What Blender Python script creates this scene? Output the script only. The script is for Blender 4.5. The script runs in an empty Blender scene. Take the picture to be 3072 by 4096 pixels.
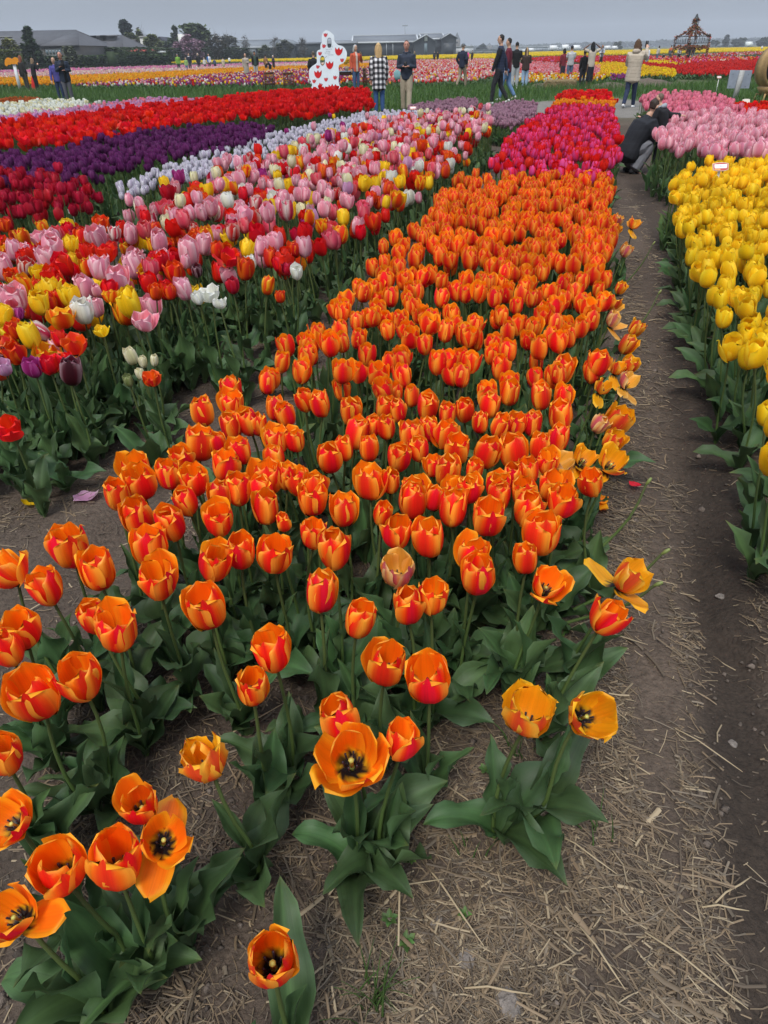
import bpy, bmesh, math, random
import numpy as np
from mathutils import Vector, Matrix, Euler

# ---------------------------------------------------------------- camera, sky, sun, exposure
S = bpy.context.scene
COL = S.collection
FPX, CAM_H = 2740.0, 1.42                       # focal length in pixels of a 3072 x 4096 frame, eye height
PITCH, ROLL = math.radians(33.9), math.radians(1.15)
_f = np.array([0, math.cos(PITCH), -math.sin(PITCH)]); _r = np.array([1.0, 0, 0]); _u = np.cross(_r, _f)
_c, _s = math.cos(ROLL), math.sin(ROLL)
CF, CR, CU = _f, _c * _r - _s * _u, _s * _r + _c * _u
cam_d = bpy.data.cameras.new("camera"); cam = bpy.data.objects.new("camera", cam_d); COL.objects.link(cam)
cam_d.sensor_fit = 'VERTICAL'; cam_d.sensor_height = 36.0; cam_d.lens = 36.0 * FPX / 4096.0
cam_d.clip_start = 0.02; cam_d.clip_end = 6000
cam.matrix_world = Matrix(((CR[0], CU[0], -CF[0], 0), (CR[1], CU[1], -CF[1], 0), (CR[2], CU[2], -CF[2], CAM_H), (0, 0, 0, 1)))
S.camera = cam

SUN_EL, SUN_AZ = math.radians(58), math.radians(200)   # high, behind the camera and a little to the left
W = bpy.data.worlds.new("World"); S.world = W; W.use_nodes = True
nt = W.node_tree; nt.nodes.clear()
wo = nt.nodes.new('ShaderNodeOutputWorld'); bg = nt.nodes.new('ShaderNodeBackground')
sky = nt.nodes.new('ShaderNodeTexSky'); sky.sky_type = 'NISHITA'; sky.sun_disc = False
sky.sun_elevation = SUN_EL; sky.sun_rotation = SUN_AZ; sky.air_density = 1.0; sky.dust_density = 4.0
hsv = nt.nodes.new('ShaderNodeHueSaturation'); hsv.inputs['Saturation'].default_value = 0.35
nt.links.new(sky.outputs[0], hsv.inputs['Color'])
# closed cloud deck: unseen zenith brightened beyond the overcast law to light the scene
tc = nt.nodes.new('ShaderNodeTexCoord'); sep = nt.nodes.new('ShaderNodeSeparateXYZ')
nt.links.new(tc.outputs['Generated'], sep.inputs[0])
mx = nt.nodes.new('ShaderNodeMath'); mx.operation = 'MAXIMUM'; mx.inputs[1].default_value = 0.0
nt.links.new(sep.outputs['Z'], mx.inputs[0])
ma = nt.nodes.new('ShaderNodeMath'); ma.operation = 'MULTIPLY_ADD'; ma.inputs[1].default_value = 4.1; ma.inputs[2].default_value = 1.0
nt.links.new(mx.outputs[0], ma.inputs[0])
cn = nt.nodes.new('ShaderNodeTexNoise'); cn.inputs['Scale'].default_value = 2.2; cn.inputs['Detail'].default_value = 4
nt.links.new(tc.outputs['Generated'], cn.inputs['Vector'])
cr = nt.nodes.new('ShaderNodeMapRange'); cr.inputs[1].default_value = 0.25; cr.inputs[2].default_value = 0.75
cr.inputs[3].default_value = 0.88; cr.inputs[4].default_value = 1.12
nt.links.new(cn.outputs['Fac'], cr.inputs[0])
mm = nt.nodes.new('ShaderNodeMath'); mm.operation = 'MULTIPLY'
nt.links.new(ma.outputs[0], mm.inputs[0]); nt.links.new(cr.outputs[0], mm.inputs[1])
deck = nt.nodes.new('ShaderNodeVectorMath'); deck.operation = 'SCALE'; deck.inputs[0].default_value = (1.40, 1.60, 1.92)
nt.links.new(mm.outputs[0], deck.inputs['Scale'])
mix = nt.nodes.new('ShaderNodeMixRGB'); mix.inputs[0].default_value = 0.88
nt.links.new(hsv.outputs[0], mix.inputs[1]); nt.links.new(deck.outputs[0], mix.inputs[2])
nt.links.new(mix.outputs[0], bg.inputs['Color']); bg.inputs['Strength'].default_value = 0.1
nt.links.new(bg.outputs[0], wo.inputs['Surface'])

sun_d = bpy.data.lights.new("sun", 'SUN'); sun = bpy.data.objects.new("sun", sun_d); COL.objects.link(sun)
sun_d.energy = 1.5; sun_d.angle = math.radians(18); sun_d.color = (1.0, 0.965, 0.91)
sdir = Vector((math.sin(SUN_AZ) * math.cos(SUN_EL), math.cos(SUN_AZ) * math.cos(SUN_EL), math.sin(SUN_EL)))
sun.rotation_euler = sdir.to_track_quat('Z', 'Y').to_euler(); sun.location = (0, 0, 40)
S.view_settings.view_transform = 'Standard'; S.view_settings.look = 'None'
S.view_settings.exposure = 0.88; S.view_settings.gamma = 1.0; S.view_settings.use_curve_mapping = False
S.cycles.max_bounces = 8; S.cycles.transparent_max_bounces = 8; S.cycles.volume_bounces = 0

# ---------------------------------------------------------------- helpers
rnd = random.Random(7); rng = np.random.default_rng(11)
def ray(px, py): return CF + CR * (px - 1536) / FPX - CU * (py - 2048) / FPX
def at(px, py, z=0.0):                          # point of a horizontal plane seen at a photo pixel
    d = ray(px, py); t = (z - CAM_H) / d[2]; return np.array([0, 0, CAM_H]) + t * d
def on(px, py, Y):                              # point of the upright plane y = Y
    d = ray(px, py); return np.array([0, 0, CAM_H]) + d * (Y / d[1])
def proj(p):
    q = np.asarray(p, float) - np.array([0, 0, CAM_H]); k = q @ CF
    return 1536 + FPX * (q @ CR) / k, 2048 - FPX * (q @ CU) / k
def tag(o, label=None, cat=None, group=None, kind=None):
    if label: o['label'] = label
    if cat: o['category'] = cat
    if group: o['group'] = group
    if kind: o['kind'] = kind
    return o
def empty(name, loc=(0, 0, 0), rz=0.0, label=None, cat=None, group=None):
    o = bpy.data.objects.new(name, None); COL.objects.link(o); o.location = loc; o.rotation_euler = (0, 0, rz)
    o.empty_display_size = 0.05
    return tag(o, label, cat, group)
def link(name, mesh, parent=None, loc=None, rot=None, scale=None):
    o = bpy.data.objects.new(name, mesh); COL.objects.link(o)
    if parent is not None: o.parent = parent
    if loc is not None: o.location = loc
    if rot is not None: o.rotation_euler = rot
    if scale is not None: o.scale = (scale,) * 3 if np.isscalar(scale) else scale
    return o
def npmesh(name, V, Q=None, T=None, col=None, cin=None, mats=(), mi=None, smooth=True, alpha=None):
    """mesh from arrays: quads Q (n,4), triangles T (m,3), point colours"""
    me = bpy.data.meshes.new(name); V = np.asarray(V, np.float32).reshape(-1, 3)
    Q = np.zeros((0, 4), np.int32) if Q is None else np.asarray(Q, np.int32).reshape(-1, 4)
    T = np.zeros((0, 3), np.int32) if T is None else np.asarray(T, np.int32).reshape(-1, 3)
    me.vertices.add(len(V)); me.vertices.foreach_set('co', V.ravel())
    nl = Q.size + T.size; me.loops.add(nl)
    me.loops.foreach_set('vertex_index', np.concatenate([Q.ravel(), T.ravel()]))
    me.polygons.add(len(Q) + len(T))
    st = np.concatenate([np.arange(len(Q)) * 4, Q.size + np.arange(len(T)) * 3]).astype(np.int32)
    me.polygons.foreach_set('loop_start', st)
    if smooth: me.polygons.foreach_set('use_smooth', np.ones(len(st), bool))
    for m in mats: me.materials.append(m)
    if mi is not None: me.polygons.foreach_set('material_index', np.asarray(mi, np.int32))
    me.update(calc_edges=True)
    for nm, c in (('col', col), ('cin', cin)):
        if c is not None:
            c = np.asarray(c, np.float32); a = me.color_attributes.new(nm, 'FLOAT_COLOR', 'POINT')
            a.data.foreach_set('color', np.concatenate([c[:, :3], np.ones((len(c), 1), np.float32) if alpha is None else np.asarray(alpha, np.float32).reshape(-1, 1)], 1).ravel())
    return me
class Geo:                                      # a bag of vertices, faces and colours
    def __init__(s): s.V = []; s.Q = []; s.T = []; s.C = []; s.I = []; s.n = 0; s.MQ = []; s.MT = []
    def add(s, V, Q=None, T=None, C=None, I=None, m=0):
        V = np.asarray(V, float).reshape(-1, 3); k = len(V)
        s.V.append(V)
        if Q is not None and len(Q): s.Q.append(np.asarray(Q, int).reshape(-1, 4) + s.n); s.MQ.append(np.full(len(s.Q[-1]), m))
        if T is not None and len(T): s.T.append(np.asarray(T, int).reshape(-1, 3) + s.n); s.MT.append(np.full(len(s.T[-1]), m))
        C = np.ones((k, 3)) * 0.5 if C is None else np.broadcast_to(np.asarray(C, float), (k, 3))
        s.C.append(C); s.I.append(C if I is None else np.broadcast_to(np.asarray(I, float), (k, 3))); s.n += k
        return s
    def arrays(s):
        V = np.concatenate(s.V); Q = np.concatenate(s.Q) if s.Q else np.zeros((0, 4), int)
        T = np.concatenate(s.T) if s.T else np.zeros((0, 3), int)
        return V, Q, T, np.concatenate(s.C), np.concatenate(s.I)
    def box(s, c, d, C=None, R=None, m=0):
        c = np.asarray(c, float); d = np.asarray(d, float) / 2
        v = np.array([[x, y, z] for z in (-1, 1) for y in (-1, 1) for x in (-1, 1)], float) * d
        if R is not None: v = v @ np.asarray(R).T
        return s.add(v + c, [[0, 2, 3, 1], [4, 5, 7, 6], [0, 1, 5, 4], [2, 6, 7, 3], [0, 4, 6, 2], [1, 3, 7, 5]], C=C, m=m)
    def bar(s, a, b, w, h=None, C=None, up=(0, 0, 1), m=0):   # rectangular bar from a to b
        a = np.asarray(a, float); b = np.asarray(b, float); h = w if h is None else h
        z = b - a; L = np.linalg.norm(z); z /= L; up = np.asarray(up, float)
        if abs(z @ up) > 0.95: up = np.array([0, 1.0, 0])
        x = np.cross(up, z); x /= np.linalg.norm(x); y = np.cross(z, x)
        return s.box((a + b) / 2, (w, h, L), C, np.stack([x, y, z], 1), m)
    def tube(s, P, R, seg=6, C=None, cap=True, m=0, ex=None, flat=1.0):
        V, Q, T = tube(P, R, seg, cap, ex, flat); return s.add(V, Q, T, C, m=m)
    def mesh(s, name, mats=(), smooth=False):
        V, Q, T, C, I = s.arrays()
        mi = np.concatenate(s.MQ + s.MT) if (s.MQ or s.MT) else None
        return npmesh(name, V, Q, T, C, I, mats, mi, smooth)
    def obj(s, name, mats=(), parent=None, smooth=False): return link(name, s.mesh(name, mats if isinstance(mats, (list, tuple)) else (mats,), smooth), parent)
def tube(P, R, seg=6, cap=True, ex=None, flat=1.0):
    """tube through P with radii R (number or (rx, ry)); ex fixes the sideways axis"""
    P = np.asarray(P, float); n = len(P)
    R = np.array([(r, r * flat) if np.isscalar(r) else r for r in (R if hasattr(R, '__len__') else [R] * n)], float)
    d = np.gradient(P, axis=0); d /= np.linalg.norm(d, axis=1, keepdims=True) + 1e-9
    V = []
    x = None
    for i in range(n):
        if ex is not None: xa = np.asarray(ex, float)
        elif x is None: xa = np.array([1.0, 0, 0]) if abs(d[i][0]) < 0.8 else np.array([0, 1.0, 0])
        else: xa = x
        xa = xa - d[i] * (xa @ d[i]); xa /= np.linalg.norm(xa) + 1e-9; x = xa; y = np.cross(d[i], xa)
        a = np.arange(seg) * 2 * math.pi / seg
        V.append(P[i] + np.outer(np.cos(a) * R[i, 0], xa) + np.outer(np.sin(a) * R[i, 1], y))
    V = np.concatenate(V); Q = []; T = []
    for i in range(n - 1):
        for k in range(seg):
            k2 = (k + 1) % seg; Q.append([i * seg + k, i * seg + k2, (i + 1) * seg + k2, (i + 1) * seg + k])
    if cap:
        V = np.concatenate([V, P[:1] - d[:1] * R[0].min() * 0.5, P[-1:] + d[-1:] * R[-1].min() * 0.5]); a, b = len(V) - 2, len(V) - 1
        for k in range(seg):
            k2 = (k + 1) % seg; T.append([a, k2, k]); T.append([b, (n - 1) * seg + k, (n - 1) * seg + k2])
    return V, Q, T
def hash2(i, j, k=0):
    h = (i.astype(np.int64) * 374761393 + j.astype(np.int64) * 668265263 + k * 974711) & 0x7fffffff
    h = ((h ^ (h >> 13)) * 1274126177) & 0x7fffffff
    return ((h ^ (h >> 16)) & 0xffff) / 65535.0
def noise2(x, y, k=0):
    i = np.floor(x); j = np.floor(y); fx = x - i; fy = y - j; fx = fx * fx * (3 - 2 * fx); fy = fy * fy * (3 - 2 * fy)
    a = hash2(i, j, k); b = hash2(i + 1, j, k); c = hash2(i, j + 1, k); d = hash2(i + 1, j + 1, k)
    return a + (b - a) * fx + (c - a) * fy + (a - b - c + d) * fx * fy
def fbm(x, y, o=4, k=0):
    s = 0; a = 0.5
    for q in range(o): s = s + a * noise2(x * 2 ** q + 17 * q, y * 2 ** q - 9 * q, k + q); a *= 0.5
    return s
def sstep(a, b, x): t = np.clip((x - a) / (b - a), 0, 1); return t * t * (3 - 2 * t)
def inside(P, poly):
    x, y = P[:, 0], P[:, 1]; r = np.zeros(len(P), bool); n = len(poly)
    for i in range(n):
        x1, y1 = poly[i][:2]; x2, y2 = poly[(i + 1) % n][:2]
        if y1 == y2: continue
        c = ((y1 > y) != (y2 > y)) & (x < (x2 - x1) * (y - y1) / (y2 - y1) + x1); r ^= c
    return r
def edge_dist(P, poly):
    d = np.full(len(P), 1e9); n = len(poly); P = P[:, :2]
    for i in range(n):
        a = np.array(poly[i][:2]); b = np.array(poly[(i + 1) % n][:2]); ab = b - a
        t = np.clip(((P - a) @ ab) / (ab @ ab + 1e-12), 0, 1); d = np.minimum(d, np.linalg.norm(P - a - t[:, None] * ab, axis=1))
    return d
def px_poly(pts, z): return [at(x, y, z)[:2] for x, y in pts]
def poisson(poly, dist, seed=0, tries=14, jit=None):
    """roughly even random points in a polygon"""
    r = np.random.default_rng(seed); poly = np.array([p[:2] for p in poly]); lo, hi = poly.min(0), poly.max(0)
    nx, ny = int((hi[0] - lo[0]) / dist) + 2, int((hi[1] - lo[1]) / (dist * 0.9)) + 2
    gx, gy = np.meshgrid(np.arange(nx), np.arange(ny)); j = 0.36 if jit is None else jit
    x = lo[0] + (gx + 0.5 * (gy % 2) + r.uniform(-j, j, gx.shape)) * dist; y = lo[1] + (gy + r.uniform(-j, j, gx.shape)) * dist * 0.9
    P = np.stack([x.ravel(), y.ravel()], 1); return P[inside(P, poly)]
def rotz(a): c, s = math.cos(a), math.sin(a); return np.array([[c, -s, 0], [s, c, 0], [0, 0, 1.0]])
def scatter(protos, P, yaw, scale, tilt=None, tint=None, pick=None):
    """joined copies of prototype arrays (V, Q, T, C, I) as one Geo-like tuple"""
    out = []; n = len(P); pick = rng.integers(0, len(protos), n) if pick is None else np.asarray(pick)
    off = 0; Vs, Qs, Ts, Cs, Is = [], [], [], [], []
    for k, (V, Q, T, C, I) in enumerate(protos):
        idx = np.nonzero(pick == k)[0]; m = len(idx)
        if m == 0: continue
        c, s = np.cos(yaw[idx]), np.sin(yaw[idx]); sc = np.asarray(scale)[idx]
        v = V[None] * (sc[:, None, None] if sc.ndim == 1 else sc[:, None, :])
        x = v[..., 0] * c[:, None] - v[..., 1] * s[:, None]; y = v[..., 0] * s[:, None] + v[..., 1] * c[:, None]; z = v[..., 2]
        if tilt is not None:
            x = x + z * tilt[idx, 0][:, None]; y = y + z * tilt[idx, 1][:, None]
        W_ = np.stack([x, y, z], -1) + P[idx][:, None, :]
        Vs.append(W_.reshape(-1, 3)); base = off + np.arange(m)[:, None, None] * len(V); off += m * len(V)
        if len(Q): Qs.append((Q[None] + base).reshape(-1, 4))
        if len(T): Ts.append((T[None] + base).reshape(-1, 3))
        t = np.ones((m, 1, 3)) if tint is None else tint[idx][:, None, :]
        Cs.append((C[None] * t).reshape(-1, 3)); Is.append((I[None] * t).reshape(-1, 3))
    z4, z3 = np.zeros((0, 4), int), np.zeros((0, 3), int)
    return np.concatenate(Vs), np.concatenate(Qs) if Qs else z4, np.concatenate(Ts) if Ts else z3, np.concatenate(Cs), np.concatenate(Is)

# ---------------------------------------------------------------- materials
def newmat(name):
    m = bpy.data.materials.new(name); m.use_nodes = True; n = m.node_tree; b = n.nodes['Principled BSDF']; return m, n, b
def attr_col(n, name='col'):
    a = n.nodes.new('ShaderNodeAttribute'); a.attribute_name = name; return a.outputs['Color']
def node(n, t, **kw):
    x = n.nodes.new(t)
    for k, v in kw.items(): setattr(x, k, v)
    return x
def vary(n, col, amount=0.25, hue=0.0, scale=None, detail=3, amt=0.2):
    """brightness variation by object and by place"""
    oi = node(n, 'ShaderNodeObjectInfo'); h = node(n, 'ShaderNodeHueSaturation')
    mr = node(n, 'ShaderNodeMapRange'); mr.inputs[3].default_value = 1 - amount; mr.inputs[4].default_value = 1 + amount
    n.links.new(oi.outputs['Random'], mr.inputs[0]); n.links.new(mr.outputs[0], h.inputs['Value']); n.links.new(col, h.inputs['Color'])
    if hue:
        m2 = node(n, 'ShaderNodeMath', operation='FRACT'); m3 = node(n, 'ShaderNodeMath', operation='MULTIPLY'); m3.inputs[1].default_value = 7.31
        n.links.new(oi.outputs['Random'], m3.inputs[0]); n.links.new(m3.outputs[0], m2.inputs[0])
        r2 = node(n, 'ShaderNodeMapRange'); r2.inputs[3].default_value = 0.5 - hue; r2.inputs[4].default_value = 0.5 + hue
        n.links.new(m2.outputs[0], r2.inputs[0]); n.links.new(r2.outputs[0], h.inputs['Hue'])
    out = h.outputs[0]
    if scale:
        tx = node(n, 'ShaderNodeTexCoord'); nz = node(n, 'ShaderNodeTexNoise'); nz.inputs['Scale'].default_value = scale; nz.inputs['Detail'].default_value = detail
        n.links.new(tx.outputs['Object'], nz.inputs['Vector']); r3 = node(n, 'ShaderNodeMapRange')
        r3.inputs[1].default_value = 0.3; r3.inputs[2].default_value = 0.7; r3.inputs[3].default_value = 1 - amt; r3.inputs[4].default_value = 1 + amt
        n.links.new(nz.outputs['Fac'], r3.inputs[0]); sc = node(n, 'ShaderNodeVectorMath', operation='SCALE')
        n.links.new(out, sc.inputs[0]); n.links.new(r3.outputs[0], sc.inputs['Scale']); out = sc.outputs[0]
    return out
def leafy(name, rough, transl, amount, hue=0.0, spec=0.5, inner=True, scale=None, veins=0.0, lines=0.0, lamt=0.15):
    m, n, b = newmat(name); c = attr_col(n)
    if inner:
        g = node(n, 'ShaderNodeNewGeometry'); mx = node(n, 'ShaderNodeMixRGB')
        n.links.new(g.outputs['Backfacing'], mx.inputs[0]); n.links.new(c, mx.inputs[1]); n.links.new(attr_col(n, 'cin'), mx.inputs[2]); c = mx.outputs[0]
    c = vary(n, c, amount, hue, scale)
    n.links.new(c, b.inputs['Base Color']); b.inputs['Roughness'].default_value = rough; b.inputs['Specular IOR Level'].default_value = spec
    if lines:                                     # fine lengthwise veins; the mesh stores the place across the blade
        at_ = node(n, 'ShaderNodeAttribute'); at_.attribute_name = 'col'; cb = node(n, 'ShaderNodeCombineXYZ'); oi = node(n, 'ShaderNodeObjectInfo'); n.links.new(at_.outputs['Alpha'], cb.inputs[0]); n.links.new(oi.outputs['Random'], cb.inputs[1])
        tx2 = node(n, 'ShaderNodeTexCoord'); sp = node(n, 'ShaderNodeSeparateXYZ'); n.links.new(tx2.outputs['Object'], sp.inputs[0]); m4 = node(n, 'ShaderNodeMath', operation='MULTIPLY'); m4.inputs[1].default_value = .5; n.links.new(sp.outputs['Z'], m4.inputs[0]); n.links.new(m4.outputs[0], cb.inputs[2])
        nl_ = node(n, 'ShaderNodeTexNoise'); nl_.inputs['Scale'].default_value = lines; nl_.inputs['Detail'].default_value = 4; nl_.inputs['Roughness'].default_value = .7; n.links.new(cb.outputs[0], nl_.inputs['Vector'])
        r5 = node(n, 'ShaderNodeMapRange'); r5.inputs[1].default_value = .3; r5.inputs[2].default_value = .7; r5.inputs[3].default_value = 1 - lamt; r5.inputs[4].default_value = 1 + lamt; n.links.new(nl_.outputs['Fac'], r5.inputs[0])
        s5 = node(n, 'ShaderNodeVectorMath', operation='SCALE'); n.links.new(c, s5.inputs[0]); n.links.new(r5.outputs[0], s5.inputs['Scale']); c = s5.outputs[0]; n.links.new(c, b.inputs['Base Color'])
        bp = node(n, 'ShaderNodeBump'); bp.inputs['Strength'].default_value = .35; bp.inputs['Distance'].default_value = .0015; n.links.new(nl_.outputs['Fac'], bp.inputs['Height']); n.links.new(bp.outputs[0], b.inputs['Normal'])
    elif veins:
        tx = node(n, 'ShaderNodeTexCoord'); nz = node(n, 'ShaderNodeTexNoise'); nz.inputs['Scale'].default_value = veins; nz.inputs['Detail'].default_value = 4
        n.links.new(tx.outputs['Object'], nz.inputs['Vector']); bp = node(n, 'ShaderNodeBump'); bp.inputs['Strength'].default_value = 0.25; bp.inputs['Distance'].default_value = 0.002
        n.links.new(nz.outputs['Fac'], bp.inputs['Height']); n.links.new(bp.outputs[0], b.inputs['Normal'])
    if transl:
        t = node(n, 'ShaderNodeBsdfTranslucent'); n.links.new(c, t.inputs['Color']); mxs = node(n, 'ShaderNodeMixShader'); mxs.inputs[0].default_value = transl
        n.links.new(b.outputs[0], mxs.inputs[1]); n.links.new(t.outputs[0], mxs.inputs[2]); n.links.new(mxs.outputs[0], n.nodes['Material Output'].inputs['Surface'])
    return m
M_PETAL = leafy('petal', 0.42, 0.40, 0.09, 0.005, 0.35, True, None, 140)
M_PETAL_NEAR = leafy('petal_near', 0.40, 0.40, 0.09, 0.006, 0.35, True, None, 0, 9.0, .13)
M_LEAF = leafy('tulip_leaf', 0.56, 0.14, 0.26, 0.018, 0.3, True, 14, 60)
M_LEAF_NEAR = leafy('tulip_leaf_near', 0.56, 0.14, 0.26, 0.018, 0.35, True, 16, 0, 11.0, .16)
M_STEM = leafy('tulip_stem', 0.5, 0.0, 0.15, 0.01, 0.4, False)
M_FIELD = leafy('field_flowers', 0.55, 0.2, 0.0, 0, 0.3, False)
M_GRASS = leafy('grass_blades', 0.5, 0.2, 0.0, 0, 0.3, False)
M_TREE = leafy('tree_leaves', 0.6, 0.15, 0.0, 0, 0.2, False)
M_STRAW = leafy('straw', 0.6, 0.0, 0.0, 0, 0.3, False)
def plain(name, rgb, rough=0.6, metal=0.0, nscale=None, amt=0.15, bump=0.0, bscale=None, spec=0.4, stretch=None):
    m, n, b = newmat(name); b.inputs['Roughness'].default_value = rough; b.inputs['Metallic'].default_value = metal; b.inputs['Specular IOR Level'].default_value = spec
    rg = node(n, 'ShaderNodeRGB'); rg.outputs[0].default_value = (*rgb, 1); c = rg.outputs[0]
    tx = node(n, 'ShaderNodeTexCoord'); mp = node(n, 'ShaderNodeMapping'); n.links.new(tx.outputs['Object'], mp.inputs[0])
    if stretch: mp.inputs['Scale'].default_value = stretch
    if nscale:
        nz = node(n, 'ShaderNodeTexNoise'); nz.inputs['Scale'].default_value = nscale; nz.inputs['Detail'].default_value = 6; nz.inputs['Roughness'].default_value = 0.65
        n.links.new(mp.outputs[0], nz.inputs['Vector']); r = node(n, 'ShaderNodeMapRange'); r.inputs[1].default_value = 0.25; r.inputs[2].default_value = 0.75
        r.inputs[3].default_value = 1 - amt; r.inputs[4].default_value = 1 + amt; n.links.new(nz.outputs['Fac'], r.inputs[0])
        sc = node(n, 'ShaderNodeVectorMath', operation='SCALE'); n.links.new(c, sc.inputs[0]); n.links.new(r.outputs[0], sc.inputs['Scale']); c = sc.outputs[0]
    if bump:
        nb = node(n, 'ShaderNodeTexNoise'); nb.inputs['Scale'].default_value = bscale or 30; nb.inputs['Detail'].default_value = 5
        n.links.new(mp.outputs[0], nb.inputs['Vector']); bp = node(n, 'ShaderNodeBump'); bp.inputs['Strength'].default_value = bump; bp.inputs['Distance'].default_value = 0.02
        n.links.new(nb.outputs['Fac'], bp.inputs['Height']); n.links.new(bp.outputs[0], b.inputs['Normal'])
    n.links.new(c, b.inputs['Base Color']); return m
def colmat(name, rough=0.6, bump=0.0, bscale=30, metal=0.0, amt=0.12, nscale=8):
    """material that takes its colour from the mesh"""
    m, n, b = newmat(name); c = vary(n, attr_col(n), 0.0, 0, nscale, 5, amt); n.links.new(c, b.inputs['Base Color'])
    b.inputs['Roughness'].default_value = rough; b.inputs['Metallic'].default_value = metal; b.inputs['Specular IOR Level'].default_value = 0.3
    if bump:
        tx = node(n, 'ShaderNodeTexCoord'); nb = node(n, 'ShaderNodeTexNoise'); nb.inputs['Scale'].default_value = bscale; nb.inputs['Detail'].default_value = 5
        n.links.new(tx.outputs['Object'], nb.inputs['Vector']); bp = node(n, 'ShaderNodeBump'); bp.inputs['Strength'].default_value = bump; bp.inputs['Distance'].default_value = 0.02
        n.links.new(nb.outputs['Fac'], bp.inputs['Height']); n.links.new(bp.outputs[0], b.inputs['Normal'])
    return m
M_PAINT = colmat('painted_surface', 0.5, 0.15, 40)
M_CLOTH = colmat('cloth', 0.85, 0.5, 14, nscale=5)
M_SKIN = colmat('skin', 0.55, 0.1, 40)
M_HAIR = colmat('hair', 0.6, 0.6, 60, nscale=30)
M_WOOD = colmat('wood', 0.6, 0.3, 40, nscale=20)
M_BUILD = colmat('building_surface', 0.75, 0.2, 2, nscale=0.8)
M_METAL = colmat('dull_metal', 0.5, 0.1, 20)
# ---------------------------------------------------------------- where things lie (outlines of the flower beds at flower height)
K = 3072 / 1659
BEDS = {  # name: (outline in photo pixels, flower height)
 'orange': ([(830,1640),(960,1510),(1090,1430),(1190,1340),(1300,1240),(1440,1110),(1520,1010),(1680,930),(1760,800),(1850,722),(2440,718),(2450,900),(2450,1100),(2420,1300),(2370,1500),(2330,1640),(2100,1560),(1900,1570),(1600,1590),(1300,1560),(1000,1560),(800,1640)], .46),
 'mixed': ([(450,870),(560,830),(700,755),(900,690),(1000,650),(1180,600),(1400,525),(1600,485),(1900,452),(1960,470),(1960,540),(1880,575),(1760,680),(1640,780),(1500,870),(1400,950),(1300,960),(1250,1050),(1120,1130),(1010,1000),(900,930),(700,930)], .50),
 'yellow': ([(2690,720),(2760,690),(2900,660),(3110,650),(3420,700),(3420,2100),(3110,1960),(3070,1750),(3000,1500),(2950,1400),(2880,1330),(2830,1180),(2790,1080),(2730,950),(2690,850)], .48),
 'crimson': ([(1960,690),(2010,600),(2090,520),(2190,445),(2260,430),(2450,440),(2470,520),(2465,640),(2450,725)], .50),
 'light_pink': ([(2620,560),(2660,505),(2800,475),(3120,480),(3400,520),(3400,680),(3060,640),(2830,610),(2650,600)], .55),
 'rose': ([(2560,400),(2600,380),(2760,377),(2900,395),(2970,450),(3040,485),(2800,472),(2660,490),(2620,470)], .50),
 'scarlet': ([(2900,425),(3200,410),(3300,480),(3120,500),(3000,475)], .45),
 'amber': ([(2200,428),(2240,407),(2450,407),(2465,436),(2350,430)], .45),
 'far_red': ([(2220,402),(2260,370),(2430,372),(2470,412),(2350,402)], .48),
 'mauve': ([(1620,440),(1660,420),(1830,397),(1910,402),(1900,428),(1700,450)], .33),
 'mauve_near': ([(1870,470),(1930,430),(2060,407),(2150,417),(2140,460),(2050,505),(1930,498)], .33),
 'silver': ([(465,750),(520,720),(700,655),(900,588),(1100,540),(1300,490),(1480,452),(1740,447),(1690,480),(1400,530),(1180,600),(950,665),(700,745),(480,790)], .42),
 'purple': ([(-350,690),(0,634),(123,621),(204,614),(333,582),(494,545),(648,529),(950,507),(1100,517),(1018,572),(827,616),(617,648),(512,670),(440,704),(278,722),(0,760),(-350,850)], .46),
 'dark_red': ([(-200,740),(100,712),(240,722),(410,765),(390,805),(200,860),(60,890),(-200,950)], .48),
 'red': ([(-350,570),(0,506),(310,467),(620,430),(850,402),(1020,380),(1247,364),(1470,362),(1490,425),(1250,462),(1020,465),(800,490),(620,515),(430,552),(190,588),(0,596),(-350,650)], .50),
 'lilac': ([(-200,500),(0,478),(190,450),(430,420),(600,398),(800,402),(850,404),(620,432),(310,469),(0,508),(-200,530)], .40),
 'white': ([(-200,440),(0,424),(170,406),(352,406),(352,424),(215,449),(0,474),(-200,490)], .42),
 'bronze': ([(-200,415),(0,404),(60,393),(172,400),(165,412),(0,422),(-200,438)], .38),
}
BW = {k: [tuple(p) for p in px_poly(v[0], v[1])] for k, v in BEDS.items()}
FRONT = px_poly([(-60,2200),(220,2150),(440,1900),(640,1610),(2330,1640),(2430,1900),(2250,2150),(2250,2500),(2380,2850),(2100,2950),(1500,3050),(1150,3900),(-60,4300)], .44)
LEFTFRONT = px_poly([(-500,900),(450,870),(900,930),(1120,1130),(800,1200),(420,1450),(300,1620),(0,1800),(-500,1900)], .47)
VERGE = px_poly([(-600,352),(300,345),(1000,345),(1500,348),(1900,337),(2300,350),(2450,340),(2600,350),(2900,330),(3700,305),(3700,420),(2900,432),(2560,402),(2440,388),(2200,402),(1960,425),(1880,452),(1500,452),(1200,430),(1000,405),(400,412),(-600,430)], 0)
ROAD = px_poly([(1880,452),(1960,425),(2200,404),(2440,394),(2560,404),(2900,432),(3700,420),(3700,470),(2900,470),(2400,470),(2100,462),(1900,462)], 0)
TREAD = px_poly([(2750,4400),(2760,3600),(2700,3000),(2680,2500),(2650,2000),(2610,1600),(2620,1200),(2560,900),(2480,700),(2600,700),(2700,800),(2830,1200),(2960,1700),(3090,2300),(3300,3200),(3700,4400)], 0)
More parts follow.
